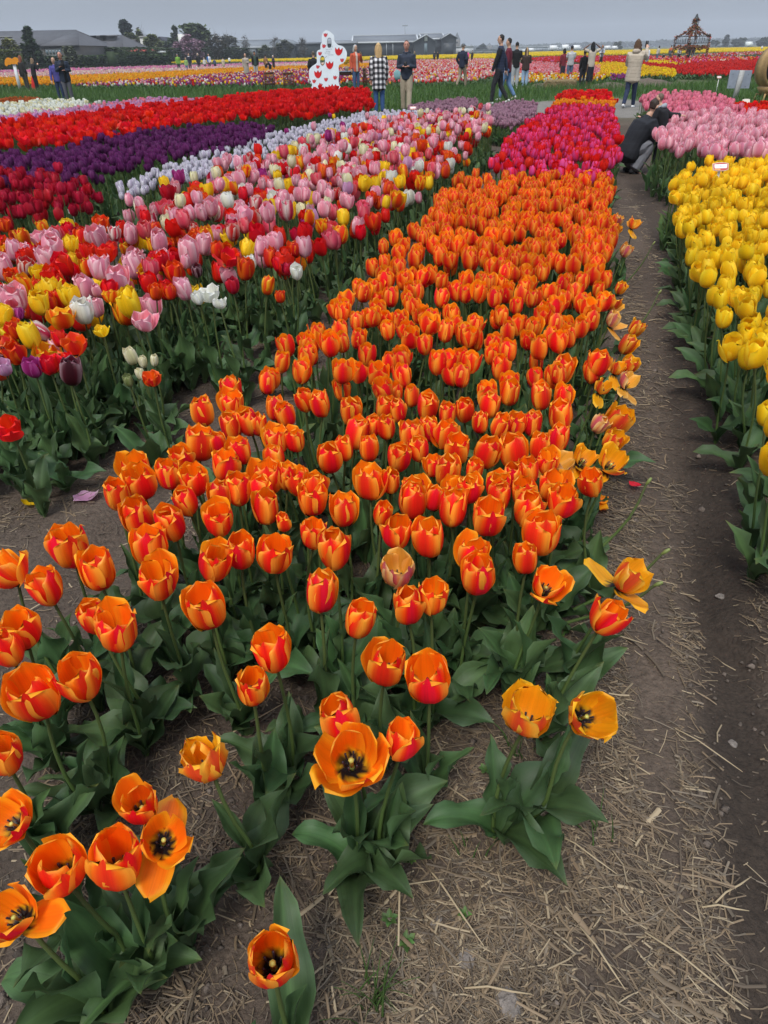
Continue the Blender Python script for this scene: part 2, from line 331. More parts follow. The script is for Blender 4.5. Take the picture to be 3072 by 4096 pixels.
DIRT = px_poly([(2480,1000),(2560,1000),(2600,1500),(2640,2000),(2500,2600),(2560,3100),(2700,3600),(2800,4400),(1000,4400),(1400,3700),(2000,2800),(2300,2300),(2400,1900),(2480,1500)], 0)
LANE = px_poly([(-80,2250),(0,2020),(300,1900),(560,1640),(740,1440),(1000,1280),(1350,1000),(1700,800),(1500,1050),(1200,1300),(900,1560),(500,1950),(220,2250)], 0)
def bed_height(P):
    h = np.zeros(len(P))
    for poly, amt, fall in [(FRONT, .035, .12), (LEFTFRONT, .04, .12), (BW['orange'], .035, .12), (BW['yellow'], .06, .10), (BW['mixed'], .04, .15), (BW['crimson'], .05, .15), (BW['light_pink'], .05, .15)]:
        ins = inside(P, poly); d = edge_dist(P, poly); sd = np.where(ins, d, -d); h = np.maximum(h, amt * sstep(-fall, 0.02, sd))
    return h
def ground_z(P, fine=True):
    P = np.asarray(P, float).reshape(-1, 2); z = bed_height(P); x, y = P[:, 0], P[:, 1]
    near = sstep(14, 5, y)
    z += near * (0.030 * (fbm(x * 2.2, y * 2.2, 3, 5) - .45) + 0.016 * (fbm(x * 9, y * 9, 3, 9) - .45))
    ins = inside(P, TREAD); d = np.where(ins, edge_dist(P, TREAD), 0); z -= 0.035 * sstep(0, .15, d) * near
    if fine: z += near * 0.014 * (fbm(x * 26, y * 26, 3, 21) - .45)
    return z
def gz(x, y): return float(ground_z([[x, y]])[0])
NX, NY = 560, 600
uu = np.linspace(-1, 1, NX); vv = np.linspace(0, 1, NY)
gx = 0.55 * np.sinh(9.3 * uu); gy = -0.75 + 0.85 * (np.exp(8.2 * vv) - 1)
XX, YY = np.meshgrid(gx, gy); GP = np.stack([XX.ravel(), YY.ravel()], 1)
GZ = np.zeros(len(GP)); nr = (GP[:, 1] < 16) & (np.abs(GP[:, 0]) < 12); GZ[nr] = ground_z(GP[nr])
# colours of the soil itself: sandy grey, trodden dark strip on the right, gravel road, turf
gc = np.zeros((len(GP), 3)); soil = np.array([.080, .059, .044])
n1 = fbm(GP[:, 0] * 1.3, GP[:, 1] * 1.3, 4, 31)[:, None]; n2 = fbm(GP[:, 0] * 7, GP[:, 1] * 7, 4, 41)[:, None]
gc[:] = soil * (0.62 + 0.8 * n1) * (0.75 + 0.5 * n2)
d = np.where(inside(GP, TREAD), edge_dist(GP, TREAD), 0); k = (sstep(0, .12, d) * (0.45 + 0.55 * sstep(.3, .6, n1[:, 0])))[:, None]
gc = gc * (1 - k) + np.array([.036, .026, .019]) * (0.7 + 0.6 * n2) * k
far = sstep(16, 24, GP[:, 1])[:, None]; gc = gc * (1 - far) + np.array([.075, .085, .035]) * (0.7 + 0.6 * n1) * far
v_ = inside(GP, VERGE); gc[v_] = np.array([.045, .085, .022]) * (0.8 + 0.4 * n2[v_])
r_ = inside(GP, ROAD); gc[r_] = np.array([.17, .155, .135]) * (0.75 + 0.5 * n2[r_])
ii = np.arange(NX * NY).reshape(NY, NX); GQ = np.stack([ii[:-1, :-1], ii[:-1, 1:], ii[1:, 1:], ii[1:, :-1]], -1).reshape(-1, 4)
M_SOIL, n, b = newmat('soil')
tx = node(n, 'ShaderNodeTexCoord'); nz = node(n, 'ShaderNodeTexNoise'); nz.inputs['Scale'].default_value = 55; nz.inputs['Detail'].default_value = 8; nz.inputs['Roughness'].default_value = .7
n.links.new(tx.outputs['Object'], nz.inputs['Vector']); r = node(n, 'ShaderNodeMapRange'); r.inputs[1].default_value = .3; r.inputs[2].default_value = .7; r.inputs[3].default_value = .6; r.inputs[4].default_value = 1.4
n.links.new(nz.outputs['Fac'], r.inputs[0]); sc = node(n, 'ShaderNodeVectorMath', operation='SCALE'); n.links.new(attr_col(n), sc.inputs[0]); n.links.new(r.outputs[0], sc.inputs['Scale'])
n.links.new(sc.outputs[0], b.inputs['Base Color']); b.inputs['Roughness'].default_value = .9; b.inputs['Specular IOR Level'].default_value = .25
n3 = node(n, 'ShaderNodeTexNoise'); n3.inputs['Scale'].default_value = 90; n3.inputs['Detail'].default_value = 6; n.links.new(tx.outputs['Object'], n3.inputs['Vector'])
bp = node(n, 'ShaderNodeBump'); bp.inputs['Strength'].default_value = 1.0; bp.inputs['Distance'].default_value = .012; n.links.new(n3.outputs['Fac'], bp.inputs['Height']); n.links.new(bp.outputs[0], b.inputs['Normal'])
tag(link('ground', npmesh('ground', np.concatenate([GP, GZ[:, None]], 1), GQ, col=gc, mats=(M_SOIL,))), kind='structure')

# ---------------------------------------------------------------- straw lying on the soil
def straw_field():
    lo, hi = np.array([-2.6, .15]), np.array([2.9, 9.0]); N = 340000
    # more points close by, where pieces can be told apart
    y = lo[1] + (hi[1] - lo[1]) * rng.random(N) ** 2.0; x = (rng.random(N) - .5) * (1.6 + 1.05 * y) + .12 * y
    P = np.stack([x, y], 1); dens = np.full(N, .10)
    dn = fbm(P[:, 0] * 5, P[:, 1] * 5, 3, 77); cl = sstep(.28, .52, dn) * (.62 + .38 * sstep(.32, .55, fbm(P[:, 0] * 1.7, P[:, 1] * 1.7, 3, 78)))
    for poly, v in ((FRONT, .55), (DIRT, 1.0), (LANE, .30), (BW['orange'], .12)):
        dens = np.where(inside(P, poly), v, dens)
    t = inside(P, TREAD); dt = edge_dist(P, TREAD); dens = np.where(t, np.maximum(.06, .75 * sstep(.14, 0, dt)), dens)
    dens = dens * (.20 + .80 * cl); keep = rng.random(N) < dens; P = P[keep]; n = len(P)
    L = rng.gamma(2.0, .0105, n) + .006; L = np.where(rng.random(n) < .07, L * 2.3, L); L = np.minimum(L, .16); w = (.0004 + rng.gamma(2.2, .00033, n)) * (1 + .5 * (L > .05)); yaw = rng.uniform(0, 2 * math.pi, n)
    front = P[:, 0] > .35; yaw = np.where(front & (rng.random(n) < .35), rng.normal(-.6, .5, n), yaw)
    tilt = rng.normal(0, .09, n); z = ground_z(P) + .002 + rng.random(n) ** 2 * .009
    far = 1 + .25 * np.maximum(P[:, 1] - 2, 0); w = w * np.minimum(far, 2.2)
    c, s = np.cos(yaw), np.sin(yaw); bend = rng.normal(0, .06, n) * L
    V = np.zeros((n, 9, 3))
    for a, u in enumerate((-1, 0, 1)):
        for q, t_ in enumerate((-1, 0, 1)):
            lx = u * L / 2; ly = t_ * w + (bend if u == 0 else 0)
            V[:, a * 3 + q, 0] = P[:, 0] + lx * c - ly * s; V[:, a * 3 + q, 1] = P[:, 1] + lx * s + ly * c
            V[:, a * 3 + q, 2] = z + lx * tilt + (w * .8 if t_ == 0 else 0)
    Q = np.array([[0, 1, 4, 3], [1, 2, 5, 4], [3, 4, 7, 6], [4, 5, 8, 7]])[:, ::-1]
    Q = (Q[None] + 9 * np.arange(n)[:, None, None]).reshape(-1, 4)
    pal = np.array([[.20, .142, .085], [.145, .105, .065], [.095, .070, .047], [.31, .24, .15], [.165, .13, .092]]); C = pal[rng.choice(5, n, p=[.3, .26, .2, .10, .14])] * rng.uniform(.52, 1.02, (n, 1))
    return npmesh('straw', V.reshape(-1, 3), Q, col=np.repeat(C, 9, 0), mats=(M_STRAW,), smooth=False), n
def crumbs():
    n = 9000; y = .2 + 5.5 * rng.random(n) ** 1.8; x = (rng.random(n) - .5) * (1.5 + 1.0 * y) + .15 * y; P = np.stack([x, y], 1); cl = fbm(x * 3, y * 3, 3, 55); P = P[cl > .42]; n = len(P); s = rng.gamma(1.6, .0022, n) + .0012
    V = np.array([[1, 0, 0], [-1, 0, 0], [0, 1, 0], [0, -1, 0], [0, 0, .8], [0, 0, -.6]]); T = np.array([[0, 2, 4], [2, 1, 4], [1, 3, 4], [3, 0, 4], [2, 0, 5], [1, 2, 5], [3, 1, 5], [0, 3, 5]])
    A = V[None] * s[:, None, None] * rng.uniform(.6, 1.3, (n, 6, 1)); A[..., :2] += P[:, None]; A[..., 2] += (ground_z(P) + s * .2)[:, None]; C = np.array([.11, .087, .07]) * rng.uniform(.6, 1.5, (n, 1))
    tag(link('soil_crumbs', npmesh('soil_crumbs', A.reshape(-1, 3), None, (T[None] + 6 * np.arange(n)[:, None, None]).reshape(-1, 3), col=np.repeat(C, 6, 0), mats=(M_SOIL,), smooth=False)), 'loose crumbs of dry soil scattered over the path and beds', 'soil', kind='stuff')
crumbs()
me, n_straw = straw_field(); tag(link('straw', me), 'short pieces of dry straw littering the soil around the beds', 'straw', kind='stuff')
# ---------------------------------------------------------------- the show fields beyond the grass verge: striped blocks of tulips
def field_proto(k):
    r = np.random.default_rng(300 + k); g = Geo(); n = 5; a = np.arange(n) * 2 * math.pi / n + r.uniform(0, 1)
    V = np.concatenate([[[0, 0, 0]], np.stack([.034 * np.cos(a), .034 * np.sin(a), np.full(n, .030)], 1), np.stack([.028 * np.cos(a + .3), .028 * np.sin(a + .3), .070 + r.uniform(-.01, .012, n)], 1)])
    T = [[0, 1 + (i + 1) % n, 1 + i] for i in range(n)]; Q = [[1 + i, 1 + (i + 1) % n, 6 + (i + 1) % n, 6 + i] for i in range(n)]
    g.add(V, Q, T, (1, 1, 1)); return g.arrays()
def field_green(k):
    r = np.random.default_rng(400 + k); g = Geo()
    for q in range(4):
        a = q * 1.6 + r.uniform(-.3, .3); c, s = math.cos(a), math.sin(a); l = r.uniform(.08, .16)
        g.add([[0, 0, -.44], [l * .7 * c - .03 * s, l * .7 * s + .03 * c, -.22], [l * .7 * c + .03 * s, l * .7 * s - .03 * c, -.22], [l * c, l * s, -.05 + r.uniform(-.08, .03)]], [[0, 1, 3, 2]], None, (.055, .105, .03))
    return g.arrays()
FP = [field_proto(k) for k in range(5)]; FG = [field_green(k) for k in range(4)]
FCOL = {'w': (.80, .78, .70), 'p': (.78, .40, .44), 'h': (.74, .16, .40), 'c': (.80, .56, .46), 'o': (.86, .34, .006), 'y': (.86, .60, .008), 'Y': (.88, .66, .02), 'r': (.62, .014, .012), 'R': (.70, .03, .02), 'm': (.30, .03, .14), 'u': (.30, .07, .26), 'k': (.80, .22, .24), 'a': (.84, .46, .02), 'l': (.62, .30, .50), 'd': (.35, .02, .03), 'n': (.45, .10, .05)}
def field(name, pts, cols, dist, size, label, z=.24, seed=1, zj=.035, kind='tulips'):
    poly = px_poly(pts, z); P = poisson(poly, dist, seed, jit=.45); n = len(P); r = np.random.default_rng(seed)
    if n == 0: return
    keys, wts = list(cols), np.array(list(cols.values()), float); wts /= wts.sum()
    C = np.array([FCOL[k] for k in keys])[r.choice(len(keys), n, p=wts)] * r.uniform(.8, 1.12, (n, 1)); z_ = z + r.normal(0, zj, n)
    P3 = np.stack([P[:, 0], P[:, 1], z_], 1); sc = r.uniform(.85, 1.2, n) * size
    A = scatter(FP, P3 - np.array([0, 0, .03]), r.uniform(0, 6.28, n), sc, tint=C); B = scatter(FG, P3, r.uniform(0, 6.28, n), np.stack([sc * 1.2, sc * 1.2, np.full(n, z / .42)], 1), tint=r.uniform(.7, 1.2, (n, 1)) * np.ones((1, 3)))
    o = link(name, npmesh(name, A[0], A[1], A[2], A[3], None, (M_FIELD,))); tag(o, label, kind, kind='stuff')
    link('leaves', npmesh('leaves', B[0], B[1], B[2], B[3], None, (M_GRASS,)), o)['kind'] = 'stuff'
X0, X1 = -700, 3800
field('mixed_tulip_field', [(380,336),(617,320),(800,304),(1000,290),(1230,278),(1500,268),(1500,330),(1000,338),(617,340),(300,344)], dict(m=5, r=4, w=3, y=2, u=4, p=3, o=2), .30, 1.5, 'multicoloured strip of purple red and white tulips behind the wooden chairs', seed=61)
field('orange_tulip_field', [(X0,350),(0,316),(400,301),(617,292),(800,282),(1000,272),(1250,264),(1500,254),(1500,266),(1230,277),(1000,289),(800,303),(617,319),(380,335),(0,341),(X0,378)], dict(o=6, a=3), .30, 1.6, 'orange tulip strip running across the field on the left', seed=62)
field('pale_pink_tulip_field', [(X0,330),(0,295),(617,279),(1000,264),(1250,256),(1500,246),(1500,253),(1250,263),(1000,271),(617,291),(0,315),(X0,349)], dict(p=3, c=4, w=1), .45, 2.0, 'pale salmon pink tulip strip across the field on the left', seed=63)
field('pink_tulip_field', [(X0,318),(0,286),(617,268),(1000,257),(1250,250),(1250,255),(1000,263),(617,278),(0,294),(X0,329)], dict(h=3, p=3, l=2), .5, 2.2, 'deeper pink tulip strip behind the pale pink one', seed=64)
field('yellow_tulip_field', [(470,252),(700,248),(1000,241),(1250,235),(1500,228),(1800,221),(2010,217),(2010,236),(1800,234),(1500,240),(1250,243),(1000,247),(700,253),(480,257)], dict(Y=5, y=3), .7, 3.2, 'bright yellow tulip strip in front of the dark barns', seed=65)
field('yellow_tulip_field', [(2010,217),(2160,209),(2400,204),(2600,200),(2800,195),(3072,190),(X1,177),(X1,195),(3072,206),(2800,211),(2600,217),(2400,222),(2200,224),(2010,232)], dict(Y=5, y=3), .8, 3.4, 'bright yellow tulip strip at the far right below the white vehicles', seed=66)
field('mixed_tulip_field', [(1500,246),(1900,236),(1975,238),(1985,300),(1900,322),(1700,330),(1500,332)], dict(k=5, r=4, w=3, p=4, a=2), .30, 1.6, 'pink red and white tulip block behind the man in the dark hoodie', seed=67)
field('coral_tulip_field', [(2030,262),(2110,248),(2190,252),(2300,262),(2400,268),(2400,300),(2300,298),(2100,300),(2010,305)], dict(k=5, p=3, R=1), .26, 1.5, 'coral pink tulip block between the striped shirt and the brown jacket', seed=68)
field('golden_tulip_field', [(1990,308),(2100,298),(2300,297),(2420,300),(2420,316),(2200,323),(2030,326)], dict(a=4, o=3, w=3, y=3, R=2), .24, 1.4, 'yellow white and orange tulips in front of the coral block', seed=69)
field('red_tulip_field', [(2100,238),(2200,228),(2330,226),(2560,226),(2600,240),(2560,252),(2420,254),(2300,250),(2250,252),(2180,248)], dict(r=4, R=3, h=1), .5, 2.0, 'red tulip block behind the striped shirt', seed=70)
field('bright_yellow_tulip_field', [(2365,252),(2440,250),(2560,262),(2700,283),(2705,306),(2640,300),(2560,302),(2380,304),(2400,285)], dict(y=4, a=3), .24, 1.4, 'yellow orange wedge of tulips behind the beige puffer coat', seed=71)
field('yellow_tulip_patch', [(2570,246),(2650,243),(2710,252),(2705,262),(2640,260)], dict(y=4, Y=3), .3, 1.6, 'small lemon yellow tulip patch before the flower pavilion', seed=72)
field('red_tulip_field', [(2560,252),(2720,262),(2800,252),(3072,240),(X1,232),(X1,292),(3072,290),(2950,300),(2720,296),(2700,280),(2580,262)], dict(r=6, R=3), .26, 1.5, 'big bright red tulip block at the right behind the grey sign', seed=73)
field('red_speckled_tulip_field', [(2560,226),(2700,228),(2900,230),(3072,232),(X1,222),(X1,231),(3072,239),(2800,251),(2720,258),(2620,246)], dict(r=5, R=3, a=1, c=1, h=2), .45, 2.0, 'red tulip strip speckled with cream before the pavilion', seed=74)
field('salmon_tulip_field', [(2780,222),(2880,214),(3072,209),(X1,198),(X1,207),(3072,218),(2900,224)], dict(n=3, R=2, c=2, l=1), .8, 2.6, 'salmon and rust tulip strip in the distance on the right', seed=75)
field('purple_tulip_patch', [(2440,300),(2560,303),(2560,314),(2450,314)], dict(u=3, m=3), .24, 1.3, 'small dark purple tulip patch at the foot of the yellow wedge', seed=76)

# ---------------------------------------------------------------- tall grass of the verge between the road and the fields
def grass_mass(name, poly, n, hmin, hmax, wd, label, seed, cols=((.055, .12, .02), (.04, .095, .018), (.08, .14, .03))):
    r = np.random.default_rng(seed); pl = np.array(poly); lo, hi = pl.min(0), pl.max(0); P = lo + (hi - lo) * r.random((n * 3, 2)); P = P[inside(P, poly)][:n]; n = len(P)
    cl = fbm(P[:, 0] * .8, P[:, 1] * .8, 3, seed); h = r.uniform(hmin, hmax, n) * (.35 + 1.1 * cl); w = wd * r.uniform(.6, 1.3, n); a = r.uniform(0, 6.28, n); b = r.uniform(.1, .55, n) * h; a2 = r.uniform(0, 6.28, n)
    c, s = np.cos(a), np.sin(a); V = np.zeros((n, 5, 3)); base = np.stack([P[:, 0], P[:, 1], np.zeros(n)], 1)
    for q, (t, ww) in enumerate(((0, 1), (0, -1), (.55, .8), (.55, -.8), (1, 0))):
        V[:, q] = base + np.stack([c * w * ww + np.cos(a2) * b * t * t, s * w * ww + np.sin(a2) * b * t * t, h * t * (1 - .12 * t)], 1)
    Q = np.array([[0, 1, 3, 2]])[None] + 5 * np.arange(n)[:, None, None]; T = np.array([[2, 3, 4]])[None] + 5 * np.arange(n)[:, None, None]
    C = np.array(cols)[r.integers(0, len(cols), n)] * (.7 + .6 * cl[:, None]) * r.uniform(.8, 1.2, (n, 1))
    return tag(link(name, npmesh(name, V.reshape(-1, 3), Q, T, col=np.repeat(C, 5, 0), mats=(M_GRASS,))), label, 'grass', kind='stuff')
grass_mass('verge_grass', VERGE, 56000, .14, .40, .009, 'long green grass of the verge between the road and the tulip fields', 81)
grass_mass('verge_tulip_leaves', px_poly([(-500,352),(300,340),(1000,338),(1500,330),(1900,322),(1990,326),(2100,328),(2420,316),(2600,300),(2720,297),(2950,300),(3400,292),(3400,318),(2950,322),(2700,318),(2420,330),(2000,338),(1500,343),(1000,350),(300,356),(-500,372)], 0), 11000, .12, .27, .016, 'strip of blue green tulip leaves along the front of the fields', 82, ((.06, .105, .045), (.045, .09, .035)))
meadow = px_poly([(-700,290),(0,284),(617,266),(1000,255),(1000,249),(617,257),(0,262),(-700,268)], 0)
grass_mass('meadow_grass', meadow, 16000, .2, .45, .03, 'dull green strip of meadow between the pink tulips and the hedges', 83, ((.09, .115, .04), (.07, .10, .035), (.11, .12, .05)))
# ---------------------------------------------------------------- trees and hedges: tapered trunk, limbs and a crown of many small leaf clumps
def leaf_cards(g, P, size, cols, r, n_per=1, stretch=1.0):
    n = len(P); a = r.uniform(0, 6.28, n); e = r.uniform(-.6, 1.2, n); sz = size * r.uniform(.6, 1.35, n)
    u = np.stack([np.cos(a), np.sin(a), np.zeros(n)], 1); v = np.stack([-np.sin(a) * np.cos(e), np.cos(a) * np.cos(e), np.sin(e)], 1)
    V = np.stack([P - u * sz[:, None], P - v * sz[:, None] * .55 * stretch, P + u * sz[:, None], P + v * sz[:, None] * .55 * stretch], 1)
    C = np.array(cols)[r.integers(0, len(cols), n)] * r.uniform(.75, 1.25, (n, 1))
    g.add(V.reshape(-1, 3), (np.arange(4)[None] + 4 * np.arange(n)[:, None]), None, np.repeat(C, 4, 0))
def tree(name, base, H, Wd, shape, cols, label, n=1500, leaf=.35, seed=1, trunk=(.07, .055, .04), cat='tree', group=None, lean=0.0, bare=0.15):
    r = np.random.default_rng(seed); e = empty(name, base, 0, label, cat, group); g = Geo(); th = H * bare
    top = {'willow': .75, 'round': .6, 'poplar': .95, 'conifer': .97, 'bare': .6}.get(shape, .7)
    t = np.linspace(0, 1, 6); g.tube(np.stack([lean * t * H + .02 * H * np.sin(t * 5), .015 * H * np.sin(t * 7), t * H * top], 1), np.interp(t, [0, 1], [.022 * H + .05, .006 * H]), 7, trunk)
    clumps = []
    nb = {'poplar': 26, 'conifer': 34, 'bare': 40, 'round': 22, 'willow': 22}.get(shape, 20)
    for k in range(nb):
        z = r.uniform(th, H * (.99 if shape == 'willow' else .95)) / H; a = r.uniform(0, 6.28)
        if shape == 'poplar': rad = Wd / 2 * math.sin(math.pi * min(1, .12 + .88 * z) ** .8) * r.uniform(.35, 1)
        elif shape == 'conifer': rad = Wd / 2 * (1.05 - z) ** .7 * r.uniform(.5, 1)
        else: zz = (z - bare) / (1 - bare); rad = Wd / 2 * math.sqrt(max(.05, 1 - (2 * zz - .95) ** 2)) * r.uniform(.45, 1)
        tip = np.array([lean * z * H + rad * math.cos(a), rad * math.sin(a), z * H]); st = np.array([lean * z * H * .8, 0, max(th * .7, z * H - rad * .8)])
        g.tube([st, (st + tip) / 2 + np.array([0, 0, .05 * H * r.random()]), tip], [.008 * H, .005 * H, .0015 * H], 5, trunk, False); clumps.append((tip, rad))
        if shape == 'bare':
            for q in range(7):
                d = r.normal(0, 1, 3) * Wd * .13; d[2] = abs(d[2]) * 1.5; m_ = st + (tip - st) * r.uniform(.4, 1); g.tube([m_, m_ + d * .6 + r.normal(0, .1, 3), m_ + d * 1.2], [.004 * H, .0025 * H, .001 * H], 3, trunk, False)
    link('trunk', g.mesh('trunk', (M_WOOD,), True), e); c = Geo(); P = []
    if shape == 'bare': ncl = max(40, n // 10)
    for tip, rad in clumps:
        m = n // nb
        if shape == 'willow':
            q = np.stack([r.normal(tip[0], Wd * .10, m), r.normal(tip[1], Wd * .10, m), tip[2] - r.gamma(1.3, H * .09, m)], 1); q[:, 2] = np.maximum(q[:, 2], .4)
        else:
            sg = {'poplar': .10, 'conifer': .11, 'bare': .16}.get(shape, .12) * Wd; q = r.normal(0, 1, (m, 3)); q /= np.linalg.norm(q, axis=1, keepdims=True) + 1e-6; q = tip + q * (sg * 1.5 * r.random((m, 1)) ** .4) * np.array([1, 1, {'poplar': 1.6, 'conifer': .45}.get(shape, .85)])
        P.append(q)
    P = np.concatenate(P); P = P[P[:, 2] > .15]
    if shape == 'bare': P = P[:ncl * 6]
    leaf_cards(c, P, leaf, cols, r, stretch=1.7 if shape == 'willow' else 1.1); link('crown', c.mesh('crown', (M_TREE,)), e); return e
def hedge(name, a, b, h, d, cols, label, n=1500, leaf=.25, seed=1):
    r = np.random.default_rng(seed); a = np.array(a, float); b = np.array(b, float); ab = b - a; nrm = np.array([-ab[1], ab[0], 0]); nrm /= np.linalg.norm(nrm); e = empty(name, (a + b) / 2, 0, label, 'hedge')
    core = Geo(); core.bar(a - (a + b) / 2 + np.array([0, 0, h * .42]), b - (a + b) / 2 + np.array([0, 0, h * .42]), h * .8, d * .7, cols[0], up=nrm); link('trunk', core.mesh('hedge_core', (M_TREE,)), e)
    t = r.random(n); f = r.integers(0, 3, n); o = r.uniform(-.5, .5, n); z = np.where(f == 0, h * (.93 + .15 * fbm(t * 40, t * 0, 3, seed)), r.uniform(.05, .97, n) * h); o = np.where(f == 1, -.5 + r.normal(0, .05, n), np.where(f == 2, .5, o))
    P = a - (a + b) / 2 + np.outer(t, ab) + np.outer(o * d, nrm); P[:, 2] += z; g = Geo(); leaf_cards(g, P, leaf, cols, r); link('crown', g.mesh('crown', (M_TREE,)), e); return e
def gp(px, Y):                                   # ground point at distance Y below photo column px
    lo, hi = 0.0, 800.0
    for _ in range(40):
        m = (lo + hi) / 2
        if on(px, m, Y)[2] > 0: lo = m
        else: hi = m
    p = on(px, (lo + hi) / 2, Y); p[2] = 0; return p
def zat(px, py, Y): return on(px, py, Y)[2]
GREENS = ((.045, .075, .02), (.06, .095, .028), (.035, .06, .018))
def T(name, px, top, Y, wpx, shape, cols, label, **kw):
    b = gp(px, Y); H = zat(px, top, Y) * 1.06; k = (b - np.array([0, 0, CAM_H])) @ CF; return tree(name, b, H, wpx * 1.12 / FPX * k, shape, cols, label, **kw)
T('poplar_tree', 150, 118, 130, 66, 'poplar', ((.028, .05, .02), (.04, .065, .026)), 'dark green upright tree in front of the long barn roof at left', n=2600, leaf=.30, seed=2, bare=.05)
T('willow_shrub', 66, 160, 130, 62, 'round', ((.16, .16, .05), (.12, .13, .04)), 'yellow green young tree before the long barn at far left', n=1500, leaf=.22, seed=3, bare=.1)
T('willow_shrub', 296, 186, 135, 52, 'willow', ((.11, .12, .07), (.09, .105, .06)), 'pale grey green willow bush beside the barn window', n=1300, leaf=.2, seed=4)
T('pine_tree', 527, 85, 230, 70, 'conifer', ((.016, .030, .022), (.022, .038, .026)), 'tall dark blue green pine above the low roofs', n=3800, leaf=.55, seed=5, bare=.25)
T('willow_tree', 540, 140, 205, 55, 'round', ((.10, .12, .035), (.08, .10, .03)), 'light green tree at the foot of the tall dark pine', n=1800, leaf=.4, seed=6)
T('willow_tree', 575, 130, 215, 40, 'poplar', ((.11, .13, .04), (.09, .11, .035)), 'light green tree left of the white chimney', n=1500, leaf=.4, seed=7)
T('bare_tree', 590, 122, 240, 60, 'bare', ((.10, .095, .07), (.08, .08, .06)), 'thin grey tree with few leaves right of the tall pine', n=1500, leaf=.3, seed=8)
T('willow_tree', 622, 140, 200, 56, 'round', ((.13, .15, .04), (.10, .12, .035)), 'yellow green willow in front of the dark gabled house', n=2300, leaf=.36, seed=9)
T('willow_tree', 652, 170, 190, 44, 'willow', ((.11, .13, .05), (.09, .11, .04)), 'low yellow green willow right of the gabled house', n=1500, leaf=.34, seed=10)
T('poplar_tree', 717, 108, 230, 36, 'poplar', ((.05, .075, .035), (.06, .085, .04)), 'narrow green tree behind the white chimney', n=1500, leaf=.4, seed=11)
T('weeping_tree', 795, 91, 220, 100, 'willow', ((.06, .085, .03), (.05, .072, .026), (.07, .095, .035)), 'large rounded weeping willow above the pink blossom tree', n=6000, leaf=.5, seed=12)
T('dark_tree', 685, 160, 215, 60, 'round', ((.03, .05, .02), (.04, .06, .024)), 'dark green bushy tree beside the white gable', n=1900, leaf=.42, seed=13)
T('blossom_tree', 765, 152, 195, 92, 'round', ((.34, .20, .27), (.27, .15, .21), (.20, .13, .15)), 'tree covered in pink blossom before the weeping willow', n=3600, leaf=.36, seed=14)
T('bare_tree', 872, 143, 190, 55, 'bare', ((.085, .075, .06), (.07, .065, .05)), 'bare grey tree between the willow and the grey shed', n=1600, leaf=.25, seed=15)
T('bare_tree', 922, 150, 230, 58, 'bare', ((.085, .085, .06), (.07, .07, .05)), 'rounded bare tree left of the grey shed', n=2400, leaf=.3, seed=16)
T('bare_tree', 986, 150, 250, 36, 'bare', ((.085, .075, .06),), 'leafless small tree in front of the grey shed', n=600, leaf=.2, seed=17)
T('bare_tree', 1104, 152, 250, 34, 'bare', ((.085, .075, .06),), 'leafless tree standing before the right end of the grey shed', n=600, leaf=.2, seed=18)
T('bare_tree', 1216, 156, 255, 34, 'bare', ((.085, .075, .06),), 'leafless tree before the dark wall left of the white board', n=700, leaf=.2, seed=19)
T('round_bush', 1062, 188, 240, 50, 'round', ((.07, .085, .03), (.055, .07, .026)), 'olive green bush before the grey shed', n=1300, leaf=.36, seed=20, bare=.05)
T('round_bush', 1140, 170, 245, 60, 'round', ((.055, .06, .035), (.045, .05, .03)), 'dull brown green bush before the dark barn wall', n=1500, leaf=.36, seed=21, bare=.05)
T('round_bush', 990, 205, 235, 30, 'round', ((.06, .075, .03),), 'small green bush near the beige coat', n=500, leaf=.3, seed=22, bare=.05)
hedge('clipped_hedge', gp(168, 134), gp(680, 152), 1.65, 1.6, ((.035, .06, .016), (.05, .08, .02), (.028, .05, .014)), 'long clipped green hedge in front of the barns at left', 5200, .26, 31)
hedge('leafy_hedge', gp(-160, 128), gp(100, 128), 2.6, 1.8, ((.08, .10, .02), (.10, .12, .03)), 'yellow green hedge at far left behind the umbrella sign', 1900, .26, 32)
hedge('dark_hedge', gp(452, 140), gp(690, 165), 2.7, 2.0, ((.03, .05, .018), (.04, .06, .02)), 'taller dark hedge below the red roof', 2300, .3, 33)
hedge('dark_hedge', gp(690, 190), gp(990, 215), 2.8, 2.2, ((.028, .04, .02), (.036, .05, .024)), 'dark hedge behind the people under the blossom tree', 2600, .35, 34)

# ---------------------------------------------------------------- buildings
def prism(g, pts, y0, y1, C, m=0):
    """outline in the x-z plane (counter-clockwise seen from the front) given depth from y0 to y1"""
    n = len(pts); V = [(x, y0, z) for x, z in pts] + [(x, y1, z) for x, z in pts]
    for i in range(1, n - 1): g.add([V[0], V[i], V[i + 1]], None, [[0, 1, 2]], C, m=m); g.add([V[n], V[n + i + 1], V[n + i]], None, [[0, 1, 2]], C, m=m)
    for i in range(n): j = (i + 1) % n; g.add([V[i], V[n + i], V[n + j], V[j]], [[0, 1, 2, 3]], None, C, m=m)
def roof_slab(g, a, b, c, d, th, C):
    """thick sheet with corners a b c d"""
    P = np.array([a, b, c, d], float); n = np.cross(P[1] - P[0], P[3] - P[0]); n /= np.linalg.norm(n); n = n if n[2] > 0 else -n
    g.add(np.concatenate([P, P + n * th]), [[3, 2, 1, 0], [4, 5, 6, 7], [0, 1, 5, 4], [1, 2, 6, 5], [2, 3, 7, 6], [3, 0, 4, 7]], None, C)
